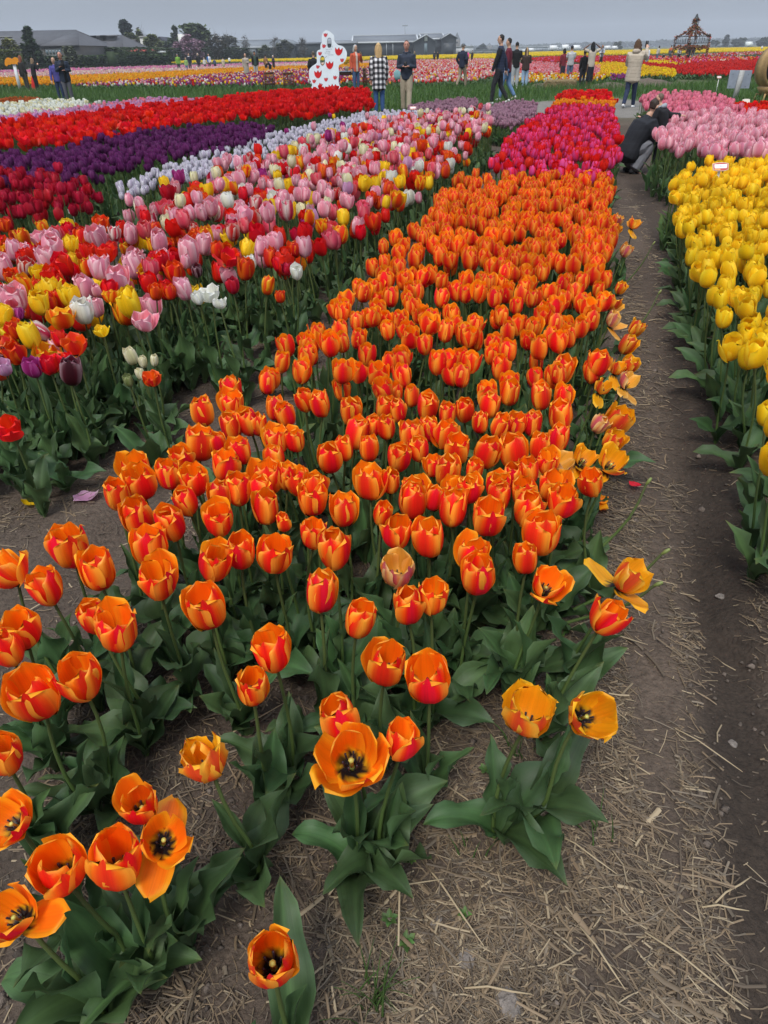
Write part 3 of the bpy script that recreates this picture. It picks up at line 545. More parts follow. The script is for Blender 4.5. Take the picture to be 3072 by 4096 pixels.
def barn(name, xl, xr, Y, eave, ridge, depth, wall, roofc, label, trim=None, hip=0.0, over=.4, rz=0.0, cat='barn'):
    """long barn with its ridge across the view: eave line in front at photo height eave, ridge at photo height ridge"""
    A, B = gp(xl, Y), gp(xr, Y); mid = (A + B) / 2; L = (B - A)[0]; ze = zat((xl + xr) / 2, eave, Y); zr = zat((xl + xr) / 2, ridge, Y + depth / 2)
    e = empty(name, mid, rz, label, cat); g = Geo(); hw = L / 2
    g.box((0, depth / 2, ze / 2), (L, depth, ze), wall); link('wall', g.mesh('wall', (M_BUILD,)), e)
    for sx in (() if hip else (-1, 1)):
        gb = Geo(); x = sx * (hw - .15); gb.add([(x - .15, 0, ze), (x + .15, 0, ze), (x + .15, depth, ze), (x - .15, depth, ze), (x - .15, depth / 2, zr), (x + .15, depth / 2, zr)], [[0, 1, 5, 4], [2, 3, 4, 5]], [[0, 4, 3], [1, 2, 5]], wall); link('gable', gb.mesh('gable', (M_BUILD,)), e)
    r_ = Geo(); h = hip; ov = over; q = ov * (zr - ze) / (depth / 2)
    roof_slab(r_, (-hw - ov, -ov, ze - q), (hw + ov, -ov, ze - q), (hw + ov - h, depth / 2, zr), (-hw - ov + h, depth / 2, zr), .18, roofc)
    roof_slab(r_, (hw + ov, depth + ov, ze - q), (-hw - ov, depth + ov, ze - q), (-hw - ov + h, depth / 2, zr), (hw + ov - h, depth / 2, zr), .18, roofc)
    if hip:
        for sx in (-1, 1): r_.add([(sx * (hw + ov), -ov, ze - q + .1), (sx * (hw + ov), depth + ov, ze - q + .1), (sx * (hw + ov - h), depth / 2, zr + .1)], None, [[0, 1, 2] if sx > 0 else [0, 2, 1]], roofc)
    rf = link('roof', r_.mesh('roof', (M_BUILD,)), e)
    if trim is not None:
        t = Geo(); t.box((0, -ov - .08, ze - q + .05), (L + 2 * ov, .16, .5), trim); t.box((0, depth / 2, zr + .22), (L + 2 * ov - 2 * h, .5, .2), trim)
        for sx in (-1, 1): t.bar((sx * (hw + ov + .05), -ov, ze - q + .1), (sx * (hw + ov + .05), depth / 2, zr + .1), .5, .25, trim); t.bar((sx * (hw + ov + .05), depth + ov, ze - q + .1), (sx * (hw + ov + .05), depth / 2, zr + .1), .5, .25, trim)
        link('roof_trim', t.mesh('roof_trim', (M_PAINT,)), rf)
    return e, rf, L, ze, zr
def slab_part(name, e, c, d, C, mat=None): g = Geo(); g.box(c, d, C); return link(name, g.mesh(name, (mat or M_BUILD,)), e)
M_GLASS = plain('window_glass', (.10, .14, .16), .12, 0, None, 0, 0, None, .6)
# long grey barns at the left
e, rf, L, ze, zr = barn('long_barn', -420, 340, 150, 184, 130, 16, (.10, .095, .085), (.085, .085, .092), 'long low barn with a dark grey roof and pale ridge strip at far left', hip=3.5)
st = Geo(); st.bar((-L / 2, 4.0, ze + (zr - ze) * .5 + .28), (L * .11, 4.0, ze + (zr - ze) * .5 + .28), .7, .12, (.30, .30, .27)); link('ridge_light', st.mesh('ridge_light', (M_PAINT,)), rf)
ew, rfw, L, ze, zr = barn('workshop_barn', 195, 330, 142, 183, 131, 18, (.075, .072, .070), (.082, .082, .090), 'barn with a big paned window and a dark grey hipped roof behind the bald man', hip=3.0)
wf = slab_part('window', ew, (-L * .24, -.06, ze * .48), (2.7, .08, ze * .80), (.22, .22, .21))
for i in range(5):
    for j in range(3):
        p = Geo(); p.box((-L * .24 - 1.08 + i * .54, -.12, ze * .48 + (j - 1) * ze * .25), (.42, .06, ze * .21), (.3, .36, .38)); link('pane', p.mesh('pane', (M_GLASS,)), wf)
e, rf, L, ze, zr = barn('open_barn', 300, 502, 156, 192, 145, 17, (.13, .125, .11), (.086, .085, .092), 'grey roofed barn with black sliding doors and three roof vents', hip=2.6)
for i, x in enumerate((.02, .20, .37)):
    slab_part('sliding_door', e, (L * x, -.08, ze * .46), (L * .165, .12, ze * .9), (.012, .012, .015))
slab_part('pale_panel', e, (-L * .20, -.06, ze * .45), (L * .22, .1, ze * .82), (.16, .17, .13))
for x in (-.25, -.05, .14):
    v = Geo(); v.box((L * x, 5.0, ze + (zr - ze) * .72), (2.3, 1.5, .9), (.10, .10, .10)); v.box((L * x, 4.9, ze + (zr - ze) * .72 + .52), (3.0, 2.1, .14), (.20, .20, .21)); link('roof_vent', v.mesh('roof_vent', (M_BUILD,)), rf)
e, rf, L, ze, zr = barn('brown_shed', 395, 520, 190, 195, 162, 14, (.11, .095, .075), (.085, .070, .058), 'brown roofed shed behind the open barn')
e, rf, L, ze, zr = barn('low_shed', 495, 625, 168, 212, 194, 12, (.12, .10, .085), (.10, .083, .072), 'low brown roofed shed left of the red roof')
slab_part('white_gutter', rf, (-L * .28, -.6, ze - .1), (L * .42, .2, .3), (.7, .7, .68), M_PAINT)
# small shed with a red roof
e = empty('red_roofed_shed', gp(590, 158), 0, 'small black shed with a red tiled roof', 'shed'); g = Geo(); zt = zat(590, 198, 158); zb = zat(590, 216, 158); k = .052
g.box((0, 2, zb / 2), (4.2, 4, zb), (.02, .02, .022)); link('wall', g.mesh('wall', (M_BUILD,)), e); g = Geo(); roof_slab(g, (-3.2, -.5, zb - .2), (2.6, -.5, zb - .2), (.6, 2, zt), (-3.6, 2, zt), .15, (.34, .055, .035)); roof_slab(g, (2.6, 4.5, zb - .2), (-3.2, 4.5, zb - .2), (-3.6, 2, zt), (.6, 2, zt), .15, (.34, .055, .035)); link('roof', g.mesh('roof', (M_BUILD,)), e)
e = empty('white_annex', gp(626, 157), 0, 'small dark annex with white eaves and white window bars beside the red roof', 'shed'); g = Geo(); zt = zat(626, 211, 157); g.box((0, 1.5, zt / 2), (2.4, 3, zt), (.03, .03, .034)); link('wall', g.mesh('wall', (M_BUILD,)), e); slab_part('eaves', e, (0, 1.4, zt + .12), (2.9, 3.4, .3), (.75, .75, .73), M_PAINT)
for q in (-.55, 0, .55): w_ = slab_part('window_frame', e, (.25 + q, -.05, .75), (.48, .08, .7), (.75, .75, .73), M_PAINT); p = Geo(); p.box((.25 + q, -.1, .75), (.34, .05, .55), (.05, .06, .07)); link('pane', p.mesh('pane', (M_GLASS,)), w_)
# houses among the trees
def house(name, px, Y, wpx, eave, ridge, wall, roofc, label, chim=None):
    b = gp(px, Y); k = (b - np.array([0, 0, CAM_H])) @ CF; w = wpx / FPX * k; ze, zr = zat(px, eave, Y), zat(px, ridge, Y); e = empty(name, b, 0, label, 'house'); g = Geo()
    prism(g, [(-w / 2, 0), (w / 2, 0), (w / 2, ze), (0, zr), (-w / 2, ze)], 0, 9, wall); link('wall', g.mesh('wall', (M_BUILD,)), e); g = Geo()
    for s in (-1, 1): roof_slab(g, (s * (w / 2 + .5), -.4, ze - .5), (s * (w / 2 + .5), 9.4, ze - .5), (0, 9.4, zr + .05), (0, -.4, zr + .05), .2, roofc)
    rf = link('roof', g.mesh('roof', (M_BUILD,)), e)
    if chim: g = Geo(); g.box((chim[0], 3, (zr + chim[1]) / 2), (chim[2], 1.0, chim[1] - zr + 2.5), chim[3]); link('chimney', g.mesh('chimney', (M_BUILD,)), rf)
    wf = slab_part('window', e, (0, -.05, ze * .8), (w * .22, .1, ze * .3), (.6, .6, .58), M_PAINT); p = Geo(); p.box((0, -.11, ze * .8), (w * .17, .04, ze * .24), (.05, .06, .07)); link('pane', p.mesh('pane', (M_GLASS,)), wf); return e
house('white_house', 711, 210, 28, 194, 172, (.55, .54, .50), (.045, .045, .055), 'white gabled house with a dark roof and white chimney left of the blossom tree', (1.2, zat(714, 160, 213), 1.5, (.6, .6, .57)))
house('dark_roofed_house', 654, 222, 26, 172, 149, (.30, .29, .26), (.035, .035, .05), 'pale gabled house with a dark roof showing above the willows')
g = Geo(); b = gp(589, 212); h = zat(589, 150, 212); g.box((0, 0, h / 2), (1.3, 1.3, h), (.45, .44, .41)); g.box((0, 0, h + .15), (1.6, 1.6, .3), (.3, .29, .27)); o = link('brick_chimney', g.mesh('brick_chimney', (M_BUILD,)), None, b); tag(o, 'tall pale chimney between the light green trees', 'chimney')
# grey shed left of the board
e, rf, L, ze, zr = barn('grey_shed', 920, 1110, 265, 190, 163, 26, (.035, .042, .048), (.15, .165, .18), 'low grey shed with a pale fascia behind the beige coats', trim=(.34, .36, .38)); slab_part('pale_fascia', e, (-L * .22, -.2, ze - .9), (L * .56, .3, 1.9), (.30, .32, .34), M_PAINT)
def gabled_front(name, xl, xr, Y, eave, apex, apexx, wall, roofc, trim, label, depth, side=None):
    """barn whose gable faces the camera and whose long roof runs away to the left"""
    A, B = gp(xl, Y), gp(xr, Y); ze = zat((xl + xr) / 2, eave, Y); za = zat(apexx, apex, Y); ax = on(apexx, apex, Y)[0]; e = empty(name, A, 0, label, 'barn'); w = B[0] - A[0]; ax -= A[0]
    g = Geo(); prism(g, [(0, 0), (w, 0), (w, ze), (ax, za), (0, ze)], 0, depth, wall); link('wall', g.mesh('wall', (M_BUILD,)), e); g = Geo(); roof_slab(g, (-.5, -.5, ze - .3), (-.5, depth, ze - .3), (ax, depth, za), (ax, -.5, za), .2, roofc); roof_slab(g, (w + .5, -.5, ze - .3), (w + .5, depth, ze - .3), (ax, depth, za), (ax, -.5, za), .2, roofc); rf = link('roof', g.mesh('roof', (M_BUILD,)), e)
    t = Geo(); t.bar((-.5, -.62, ze - .2), (ax, -.62, za + .1), .22, .55, trim, up=(0, 1, 0)); t.bar((w + .5, -.62, ze - .2), (ax, -.62, za + .1), .22, .3, (.12, .13, .14), up=(0, 1, 0)); link('verge_board', t.mesh('verge_board', (M_PAINT,)), rf); return e, rf, w, ze, za
DK = (.030, .036, .042); RF = (.13, .14, .155); TR = (.50, .52, .53)
e, rf, L, ze, zr = barn('dark_barn', 1415, 1668, 300, 169, 143, 30, DK, RF, 'long dark barn with a grey roof behind the blond woman and hooded man', trim=TR)
for q in (.02, .12): slab_part('downpipe', e, (L * q, -.2, ze / 2), (.25, .25, ze), (.35, .37, .38), M_METAL)
e, rf, w, ze, za = gabled_front('dark_barn_gable', 1655, 1740, 294, 166, 141, 1703, DK, RF, TR, 'gable end of the long dark barn with one white door', 34); slab_part('door', e, (w * .56, -.1, 2.0), (1.1, .15, 3.2), (.12, .16, .18), M_PAINT); slab_part('white_window', e, (w * .56, -.1, 5.2), (1.1, .15, 1.9), (.6, .62, .62), M_PAINT)
e, rf, L, ze, zr = barn('dark_barn', 1690, 1775, 318, 156, 136, 30, DK, RF, 'second dark barn with a grey roof right of the white door gable', trim=TR)
e, rf, w, ze, za = gabled_front('tall_barn', 1768, 1823, 312, 151, 135, 1798, (.040, .046, .052), RF, TR, 'tallest dark barn gable at the right end of the row with a big shutter door', 30); slab_part('shutter_door', e, (w * .45, -.1, ze * .36), (w * .72, .15, ze * .66), (.05, .056, .062), M_METAL)
e, rf, L, ze, zr = barn('dark_wall_shed', 1100, 1290, 290, 177, 172, 30, (.028, .036, .040), (.10, .11, .12), 'flat dark shed with a plain wall left of the white board')
e, rf, L, ze, zr = barn('dark_wall_shed', 1290, 1425, 292, 175, 164, 30, (.028, .036, .040), (.17, .18, .19), 'flat dark shed with a pale grey roof right of the white board')
e, rf, w, ze, za = gabled_front('grey_gable', 1100, 1180, 286, 181, 158, 1138, DK, (.15, .165, .18), (.36, .38, .4), 'dark gable with pale roof edges left of the white board', 30)
# lamp mast, church spires, far pale sheds
g = Geo(); b = gp(1620, 420); h = zat(1620, 102, 420); g.tube([(0, 0, 0), (0, 0, h)], [.3, .15], 6, (.30, .32, .35)); g.box((0, 0, h), (2.6, .5, .5), (.3, .32, .35)); tag(link('lamp_mast', g.mesh('lamp_mast', (M_METAL,)), None, b), 'tall thin grey lamp mast rising behind the dark barns', 'mast')
def spire(px, top, Y, wd, label):
    b = gp(px, Y); h = zat(px, top, Y); e = empty('church', b, 0, label, 'church'); g = Geo(); g.box((0, 0, h * .31), (wd, wd, h * .62), (.16, .15, .14)); link('tower', g.mesh('tower', (M_BUILD,)), e); g = Geo(); q = wd / 2
    g.add([(-q, -q, h * .62), (q, -q, h * .62), (q, q, h * .62), (-q, q, h * .62), (0, 0, h)], None, [[0, 1, 4], [1, 2, 4], [2, 3, 4], [3, 0, 4]], (.10, .11, .12)); link('spire', g.mesh('spire', (M_BUILD,)), e); g = Geo(); g.box((0, -wd * .5, h * .5), (wd * .3, .3, h * .08), (.05, .05, .05)); link('belfry_window', g.mesh('belfry_window', (M_BUILD,)), e)
spire(1826, 128, 620, 4.6, 'church tower with a pointed spire right of the dark barns'); spire(1957, 170, 900, 4.5, 'thin distant church spire left of the man in the padded vest')
def shed(name, xl, xr, Y, top, C, label, cat='building', d=14, rc=None, bands=None):
    A, B = gp(xl, Y), gp(xr, Y); w = B[0] - A[0]; h = zat((xl + xr) / 2, top, Y); e = empty(name, (A + B) / 2, 0, label, cat); g = Geo(); g.box((0, d / 2, h * .47), (w, d, h * .94), C); link('wall', g.mesh('wall', (M_BUILD,)), e); g = Geo(); g.box((0, d / 2, h * .97), (w + .8, d + .8, h * .06), rc or C); link('roof', g.mesh('roof', (M_BUILD,)), e)
    n = max(2, int(w / 8)); 
    for q in range(n): slab_part('door', e, (-w / 2 + w * (q + .5) / n, -.06, h * .3), (w / n * .45, .1, h * .5), tuple(c * .55 for c in C))
    return e
shed('white_shed', 1820, 1893, 340, 184, (.62, .64, .66), 'long white shed right of the tall dark barn'); shed('grey_shed', 1905, 1990, 420, 198, (.30, .33, .35), 'pale grey shed behind the pink jacket')
shed('white_warehouse', 2060, 2190, 520, 187, (.42, .46, .50), 'long pale warehouse with a white roof behind the yellow field', rc=(.7, .72, .74)); shed('white_warehouse', 2190, 2262, 540, 184, (.50, .54, .58), 'taller pale warehouse right of the long one', rc=(.7, .72, .74))
shed('grey_glasshouse', 2770, 2990, 640, 168, (.24, .27, .30), 'low grey sheds far right before the tree line', rc=(.34, .37, .40)); shed('grey_glasshouse', 2800, 2860, 560, 178, (.26, .29, .31), 'small grey shed behind the pavilion', rc=(.36, .38, .4))
def vehicle(px, Y, wpx, hpx, C, label, cat='truck'):
    b = gp(px, Y); k = (b - np.array([0, 0, CAM_H])) @ CF / FPX; w, h = wpx * k, hpx * k; e = empty('parked_truck' if cat == 'truck' else 'parked_van', b, 0, label, cat); g = Geo(); g.box((-w * .1, 0, h * .58), (w * .78, 2.4, h * .80), C); link('box_body', g.mesh('box_body', (M_PAINT,)), e)
    g = Geo(); g.box((w * .40, 0, h * .42), (w * .2, 2.3, h * .52), tuple(c * .9 for c in C)); cab = link('cab', g.mesh('cab', (M_PAINT,)), e); g = Geo(); g.box((w * .42, -1.17, h * .52), (w * .12, .05, h * .2), (.04, .05, .06)); link('cab_window', g.mesh('cab_window', (M_GLASS,)), cab)
    for sx in (-.36, -.2, .38):
        g = Geo(); g.tube([(w * sx, -1.3, h * .13), (w * sx, -1.0, h * .13)], [h * .13] * 2, 10, (.02, .02, .02)); link('wheel', g.mesh('wheel', (M_PAINT,)), e)
for px, w, h, C, lab in ((2125,24,13,(.75,.76,.77),'white truck parked at the far edge behind the brown jacket'),(2215,34,20,(.78,.79,.8),'white articulated truck parked left of the striped shirt'),(2262,30,22,(.76,.77,.78),'white box truck just left of the striped shirt'),(2305,36,20,(.78,.79,.8),'white truck behind the striped shirt'),(2430,26,16,(.72,.72,.72),'white van parked left of the puffer coat'),(2458,22,14,(.76,.76,.76),'white van half hidden by the puffer coat'),(2100,22,10,(.6,.62,.64),'pale van behind the woman in the brown jacket')): vehicle(px, 400 + (px % 60), w, h, C, lab)
vehicle(2993, 360, 24, 22, (.70, .74, .72), 'white lorry driving along the far road at right'); 
# distant wooded horizon
def skyline(name, x0, x1, Y, tops, cols, label, seed, n=5000, leaf=2.2):
    r = np.random.default_rng(seed); A, B = gp(x0, Y), gp(x1, Y); t = r.random(n); f = np.interp(t, np.linspace(0, 1, len(tops)), tops) * (.75 + .5 * fbm(t * 60, t * 0, 3, seed)); P = A + np.outer(t, B - A); P[:, 1] += r.uniform(-10, 10, n); P[:, 2] = f * r.random(n) ** .6; g = Geo(); leaf_cards(g, P, leaf, cols, r, stretch=1.6); tag(link(name, g.mesh(name, (M_TREE,))), label, 'woods', kind='stuff')
DG = ((.05, .065, .04), (.04, .052, .034), (.06, .07, .045))
skyline('far_woods', 2000, 3400, 1500, [5, 6, 7, 8, 8, 9, 10, 9, 12, 13, 12], DG, 'distant line of trees along the right hand horizon', 91, 9000, 3.6)
skyline('far_woods', 840, 2050, 1400, [12, 10, 8, 8, 7, 6], DG, 'distant line of trees behind the dark barns', 92, 4000, 3.6)
skyline('far_woods', -700, 560, 420, [9, 8, 7, 8, 6], DG, 'distant trees behind the long barns at left', 93, 4000, 2.0)
T('round_tree', 1928, 182, 600, 34, 'round', DG, 'rounded dark tree beside the distant grey shed', n=900, leaf=1.0, seed=94, bare=.05)
T('poplar_tree', 2900, 144, 600, 20, 'poplar', DG, 'tall dark tree standing above the woods at far right', n=1500, leaf=1.0, seed=95, bare=.02)
T('round_tree', 2850, 166, 590, 34, 'round', DG, 'round dark tree left of the tall one on the horizon', n=900, leaf=1.0, seed=96, bare=.05)
T('round_tree', 2955, 158, 610, 50, 'round', DG, 'broad dark tree right of the tall one on the horizon', n=1300, leaf=1.0, seed=97, bare=.05)
T('round_tree', 3060, 157, 560, 50, 'round', DG, 'broad dark tree at the right edge of the horizon', n=1300, leaf=1.0, seed=98, bare=.05)
T('round_tree', 2470, 172, 560, 34, 'round', ((.09, .10, .05), (.07, .08, .04)), 'lighter green tree behind the white vans', n=900, leaf=.9, seed=99, bare=.05)
# ---------------------------------------------------------------- tulips: petals, flowers, stems, leaves
VAR = {  # outside: middle flame, body, rim; inside: body, rim; blotch at the bottom of the cup
 'orange': ((.80, .010, .012), (.97, .185, .006), (.99, .44, .042), (.96, .185, .004), (.98, .38, .012), 'black'),
 'tired': ((.72, .06, .02), (.88, .30, .008), (.90, .48, .05), (.86, .33, .006), (.88, .42, .01), 'black'),
 'faded': ((.55, .10, .13), (.82, .40, .08), (.84, .58, .25), (.82, .35, .04), (.85, .45, .10), 'black'),
 'pink': ((.72, .27, .36), (.82, .42, .49), (.92, .64, .67), (.82, .22, .28), (.88, .48, .52), 'white'),
 'red': ((.62, .006, .006), (.76, .009, .007), (.82, .016, .010), (.76, .008, .005), (.80, .014, .008), 'black'),
 'yellow': ((.90, .58, .010), (.94, .67, .018), (.96, .74, .04), (.84, .50, .008), (.86, .58, .02), None),
 'orangered': ((.62, .022, .01), (.76, .06, .008), (.85, .17, .01), (.76, .05, .004), (.8, .1, .006), 'black'),
 'white': ((.74, .74, .62), (.80, .80, .75), (.84, .84, .80), (.78, .77, .66), (.82, .82, .76), None),
 'cream': ((.72, .68, .40), (.78, .73, .50), (.82, .78, .60), (.76, .70, .42), (.8, .75, .52), None),
 'magenta': ((.30, .014, .14), (.42, .03, .22), (.52, .09, .32), (.38, .02, .18), (.48, .06, .28), None),
 'dark': ((.05, .004, .010), (.12, .008, .022), (.42, .25, .27), (.10, .006, .015), (.3, .12, .15), None),
 'striped': ((.55, .02, .07), (.74, .50, .46), (.84, .78, .70), (.72, .3, .3), (.8, .7, .62), None),
 'hotpink': ((.72, .07, .12), (.78, .13, .19), (.80, .24, .25), (.72, .06, .08), (.76, .12, .14), None),
 'lilacpink': ((.58, .28, .46), (.66, .36, .55), (.72, .46, .62), (.6, .28, .45), (.68, .4, .56), 'white'),
 'twotone': ((.70, .05, .006), (.84, .26, .008), (.88, .52, .02), (.82, .28, .008), (.86, .48, .015), 'black'),
 'redwhite': ((.55, .012, .012), (.60, .03, .03), (.80, .62, .52), (.56, .012, .01), (.7, .3, .25), None),
 'wine': ((.42, .004, .02), (.54, .008, .034), (.60, .016, .05), (.34, .005, .015), (.4, .01, .03), 'black'),
 'purple': ((.10, .012, .085), (.18, .024, .135), (.20, .04, .17), (.12, .012, .10), (.16, .03, .14), None),
 'silver': ((.46, .39, .50), (.70, .67, .71), (.80, .78, .80), (.7, .67, .72), (.76, .74, .77), None),
 'crimson': ((.72, .08, .30), (.80, .03, .10), (.84, .016, .04), (.66, .008, .015), (.7, .012, .02), None),
 'rose': ((.76, .15, .24), (.84, .24, .33), (.90, .40, .47), (.70, .12, .20), (.76, .25, .33), None),
 'scarlet': ((.72, .012, .004), (.82, .020, .005), (.86, .035, .008), (.8, .014, .004), (.84, .03, .006), 'black'),
 'amber': ((.72, .10, .006), (.84, .32, .008), (.88, .46, .015), (.82, .28, .006), (.86, .4, .01), None),
 'mauve': ((.28, .12, .18), (.42, .22, .29), (.58, .38, .44), (.40, .2, .27), (.5, .3, .36), None),
 'lilac': ((.46, .16, .42), (.64, .32, .54), (.74, .48, .62), (.6, .3, .5), (.7, .44, .6), None),
 'bronze': ((.30, .030, .010), (.42, .07, .015), (.66, .26, .05), (.4, .06, .01), (.5, .15, .03), None),
 'green': ((.16, .20, .06), (.24, .28, .10), (.36, .38, .18), (.24, .28, .10), (.36, .38, .18), None),
}
def petal_arrays(ns, ntt, var, outer, th, op, r, L=.094, Wd=.031, fringe=0.0, droop=0.0):
    """one petal in flower space; th = direction round the stem, op = how far it has opened"""
    f0, f1, f2, i0, i1, blotch = [np.array(c) if isinstance(c, tuple) else c for c in VAR[var]]
    s = np.linspace(0, 1, ns); t = np.linspace(-1, 1, ntt)
    L = L * r.uniform(.94, 1.06) * (1.0 if outer else .97); Wd = Wd * r.uniform(.93, 1.07) * (1.0 if outer else .96)
    closed = np.interp(s, [0, .12, .28, .5, .75, 1], [2, 38, 72, 89, 98, 112]); wide = np.interp(s, [0, .12, .3, .55, .8, 1], [0, 12, 34, 58, 74, 62])
    phi = closed * (1 - op) + wide * op + r.normal(0, 2.0); phi = phi - droop * np.interp(s, [0, .15, .5, 1], [20, 95, 120, 130])
    sf = np.linspace(0, 1, 60); pf = np.radians(np.interp(sf, s, phi)); rr = .004 + np.cumsum(np.cos(pf)) * L / 60; zz = np.cumsum(np.sin(pf)) * L / 60
    rad = np.interp(s, sf, rr) - (0 if outer else .0022); z = np.interp(s, sf, zz) + (0 if outer else .001)
    w = Wd * np.interp(s, [0, .06, .2, .45, .68, .82, .91, .965, 1], [.25, .48, .82, 1.0, 1.0, .92, .78, .56, .16])
    w = np.maximum(w, Wd * .42 * (s > .9)) if ns < 9 else w
    rc = np.clip(np.maximum(rad, .012), .012, .034) * (1 + .5 * op) * (1.03 if outer else .98)
    A = t[None] * (w / rc)[:, None]; ro = rad[:, None] - rc[:, None] * (1 - np.cos(A)); la = rc[:, None] * np.sin(A)
    T2 = np.abs(t)[None]; S2 = s[:, None]
    ph = r.uniform(0, 6.28); wave = (.0018 + .0028 * op) * np.sin(S2 * 9 + ph + (t[None] > 0) * 2.1) * T2 ** 2
    ro = ro + wave + .0045 * T2 ** 4 * sstep(.25, .7, S2) * (1 if outer else .5) - .0014 * np.exp(-(T2 / .16) ** 2)
    zz_ = np.broadcast_to(z[:, None], A.shape) - .009 * T2 ** 2 * sstep(.78, 1, S2) + .0022 * np.sin(S2 * 7 + ph * 2) * T2
    if fringe: zz_ = zz_ + fringe * np.sin(np.arange(ntt) * 2.9 + ph)[None] * sstep(.6, 1, S2); la = la * (1 + fringe * 20 * np.sin(np.arange(ns) * 2.7 + ph)[:, None] * T2 ** 3)
    x = ro * math.cos(th) - la * math.sin(th); y = ro * math.sin(th) + la * math.cos(th)
    V = np.stack([x, y, zz_], -1).reshape(-1, 3)
    ii = np.arange(ns * ntt).reshape(ns, ntt); Q = np.stack([ii[:-1, :-1], ii[:-1, 1:], ii[1:, 1:], ii[1:, :-1]], -1).reshape(-1, 4)
    fl = sstep(.70, .20, T2 * (.74 + .34 * S2) + (0 if outer else .10) + r.uniform(-.10, .08) + .05 * np.sin(t * 31 + ph)[None])[..., None] * np.ones((ns, ntt, 1))
    rim = sstep(.48, .95, T2 + .62 * S2 ** 7)[..., None] * np.ones((ns, ntt, 1)); streak = (1 + .10 * np.sin(t * 23 + ph))[None, :, None]
    out = (f1 * (1 - rim) + f2 * rim) * (1 - fl) + f0 * fl; out = out * streak
    inn = (i0 * (1 - rim) + i1 * rim) * streak
    if blotch == 'black':
        e = S2[..., None] + .05 * np.abs(np.sin(t * 5 + ph))[None, :, None]; k2 = sstep(.32, .28, e); k1 = sstep(.25, .22, e); inn = inn * (1 - k2) + np.array([.80, .42, .01]) * k2; inn = inn * (1 - k1) + np.array([.012, .009, .010]) * k1
    elif blotch == 'white':
        k1 = sstep(.35, .15, S2)[..., None]; inn = inn * (1 - k1) + np.array([.75, .7, .6]) * k1; k3 = sstep(.16, .02, S2)[..., None] * .6; out = out * (1 - k3) + np.array([.7, .62, .5]) * k3
    return V, Q, np.zeros((0, 3), int), out.reshape(-1, 3), inn.reshape(-1, 3)
def flower_plan(kind, r):
    """openness of the six petals, which of them droop, fringe"""
    o = {'closed': .02, 'loose': .13, 'half': .20, 'open': .50, 'wide': .44, 'face': .46, 'messy': .50, 'tired': .40, 'faded': .20, 'fringed': .26, 'bud': -.06, 'tall': -.02}[kind]
    ops = [max(-.08, o + r.normal(0, .06 + .14 * (kind in ('messy', 'tired', 'open', 'half', 'fringed')))) for _ in range(6)]; dr = [0] * 6
    if kind in ('messy', 'tired'): dr[r.integers(0, 3)] = .75; dr[r.integers(3, 6)] = r.uniform(0, .5)
    if kind == 'open': dr[r.integers(0, 3)] = .12
    if kind == 'loose' and r.random() < .5: ops[r.integers(0, 3)] += .25
    return ops, dr, (.0035 if kind in ('fringed', 'wide') else 0.0)
def petals(var, kind, ns, ntt, r):
    ops, dr, fr = flower_plan(kind, r); t0 = r.uniform(0, 6.28); L = .102 if kind == 'tall' else (.080 if kind == 'bud' else .094)
    Wd = {'bud': .026, 'wide': .041, 'open': .038, 'face': .036, 'half': .036}.get(kind, .0345)
    return [petal_arrays(ns, ntt, var, k < 3, t0 + (k % 3) * 2.0944 + (1.047 if k >= 3 else 0) + r.normal(0, .06), ops[k], r, L, Wd, fr, dr[k]) for k in range(6)]
def heart_arrays(var):
    """pistil and stamens in the middle of the cup"""
    g = Geo(); g.tube([(0, 0, -.002), (0, 0, .004), (0, 0, .010)], [.004, .0055, .003], 6, (.16, .22, .05)); g.tube([(0, 0, .008), (0, 0, .024), (0, 0, .029)], [.0035, .003, .0045], 6, (.45, .45, .10))
    dk = (.02, .012, .02) if VAR[var][5] == 'black' else (.55, .40, .05)
    for k in range(6):
        a = k * 1.047; c, s = math.cos(a), math.sin(a); g.tube([(.004 * c, .004 * s, .004), (.010 * c, .010 * s, .016), (.012 * c, .012 * s, .030)], [.0012, .0012, .002], 4, dk)
    return g
CACHE = {}
def petal_set(var, kind, k):
    key = ('A', var, kind, k)
    if key not in CACHE:
        r = np.random.default_rng(hash_key(key)); ps = petals(var, kind, 11, 9, r)
        al = np.tile(np.linspace(0, 1, 9), 11); CACHE[key] = ([npmesh('petal', V, Q, None, C, I, (M_PETAL_NEAR,), alpha=al) for V, Q, T, C, I in ps], heart_arrays(var).mesh('flower_heart', (M_STEM,), True))
    return CACHE[key]
def hash_key(k):
    h = 7
    for ch in repr(k): h = (h * 131 + ord(ch)) % 2147483647
    return h
def flower_arrays(var, kind, k, lod):
    key = ('F', var, kind, k, lod)
    if key not in CACHE:
        r = np.random.default_rng(hash_key(key[:4])); ns, ntt = {'B': (7, 7), 'C': (5, 5)}[lod]; g = Geo()
        for V, Q, T, C, I in petals(var, kind, ns, ntt, r): g.add(V, Q, None, C, I)
        CACHE[key] = g.arrays()
    return CACHE[key]
def flower_mesh(var, kind, k, lod):
    key = ('M', var, kind, k, lod)
    if key not in CACHE: V, Q, T, C, I = flower_arrays(var, kind, k, lod); CACHE[key] = npmesh('flower', V, Q, T, C, I, (M_PETAL,))
    return CACHE[key]
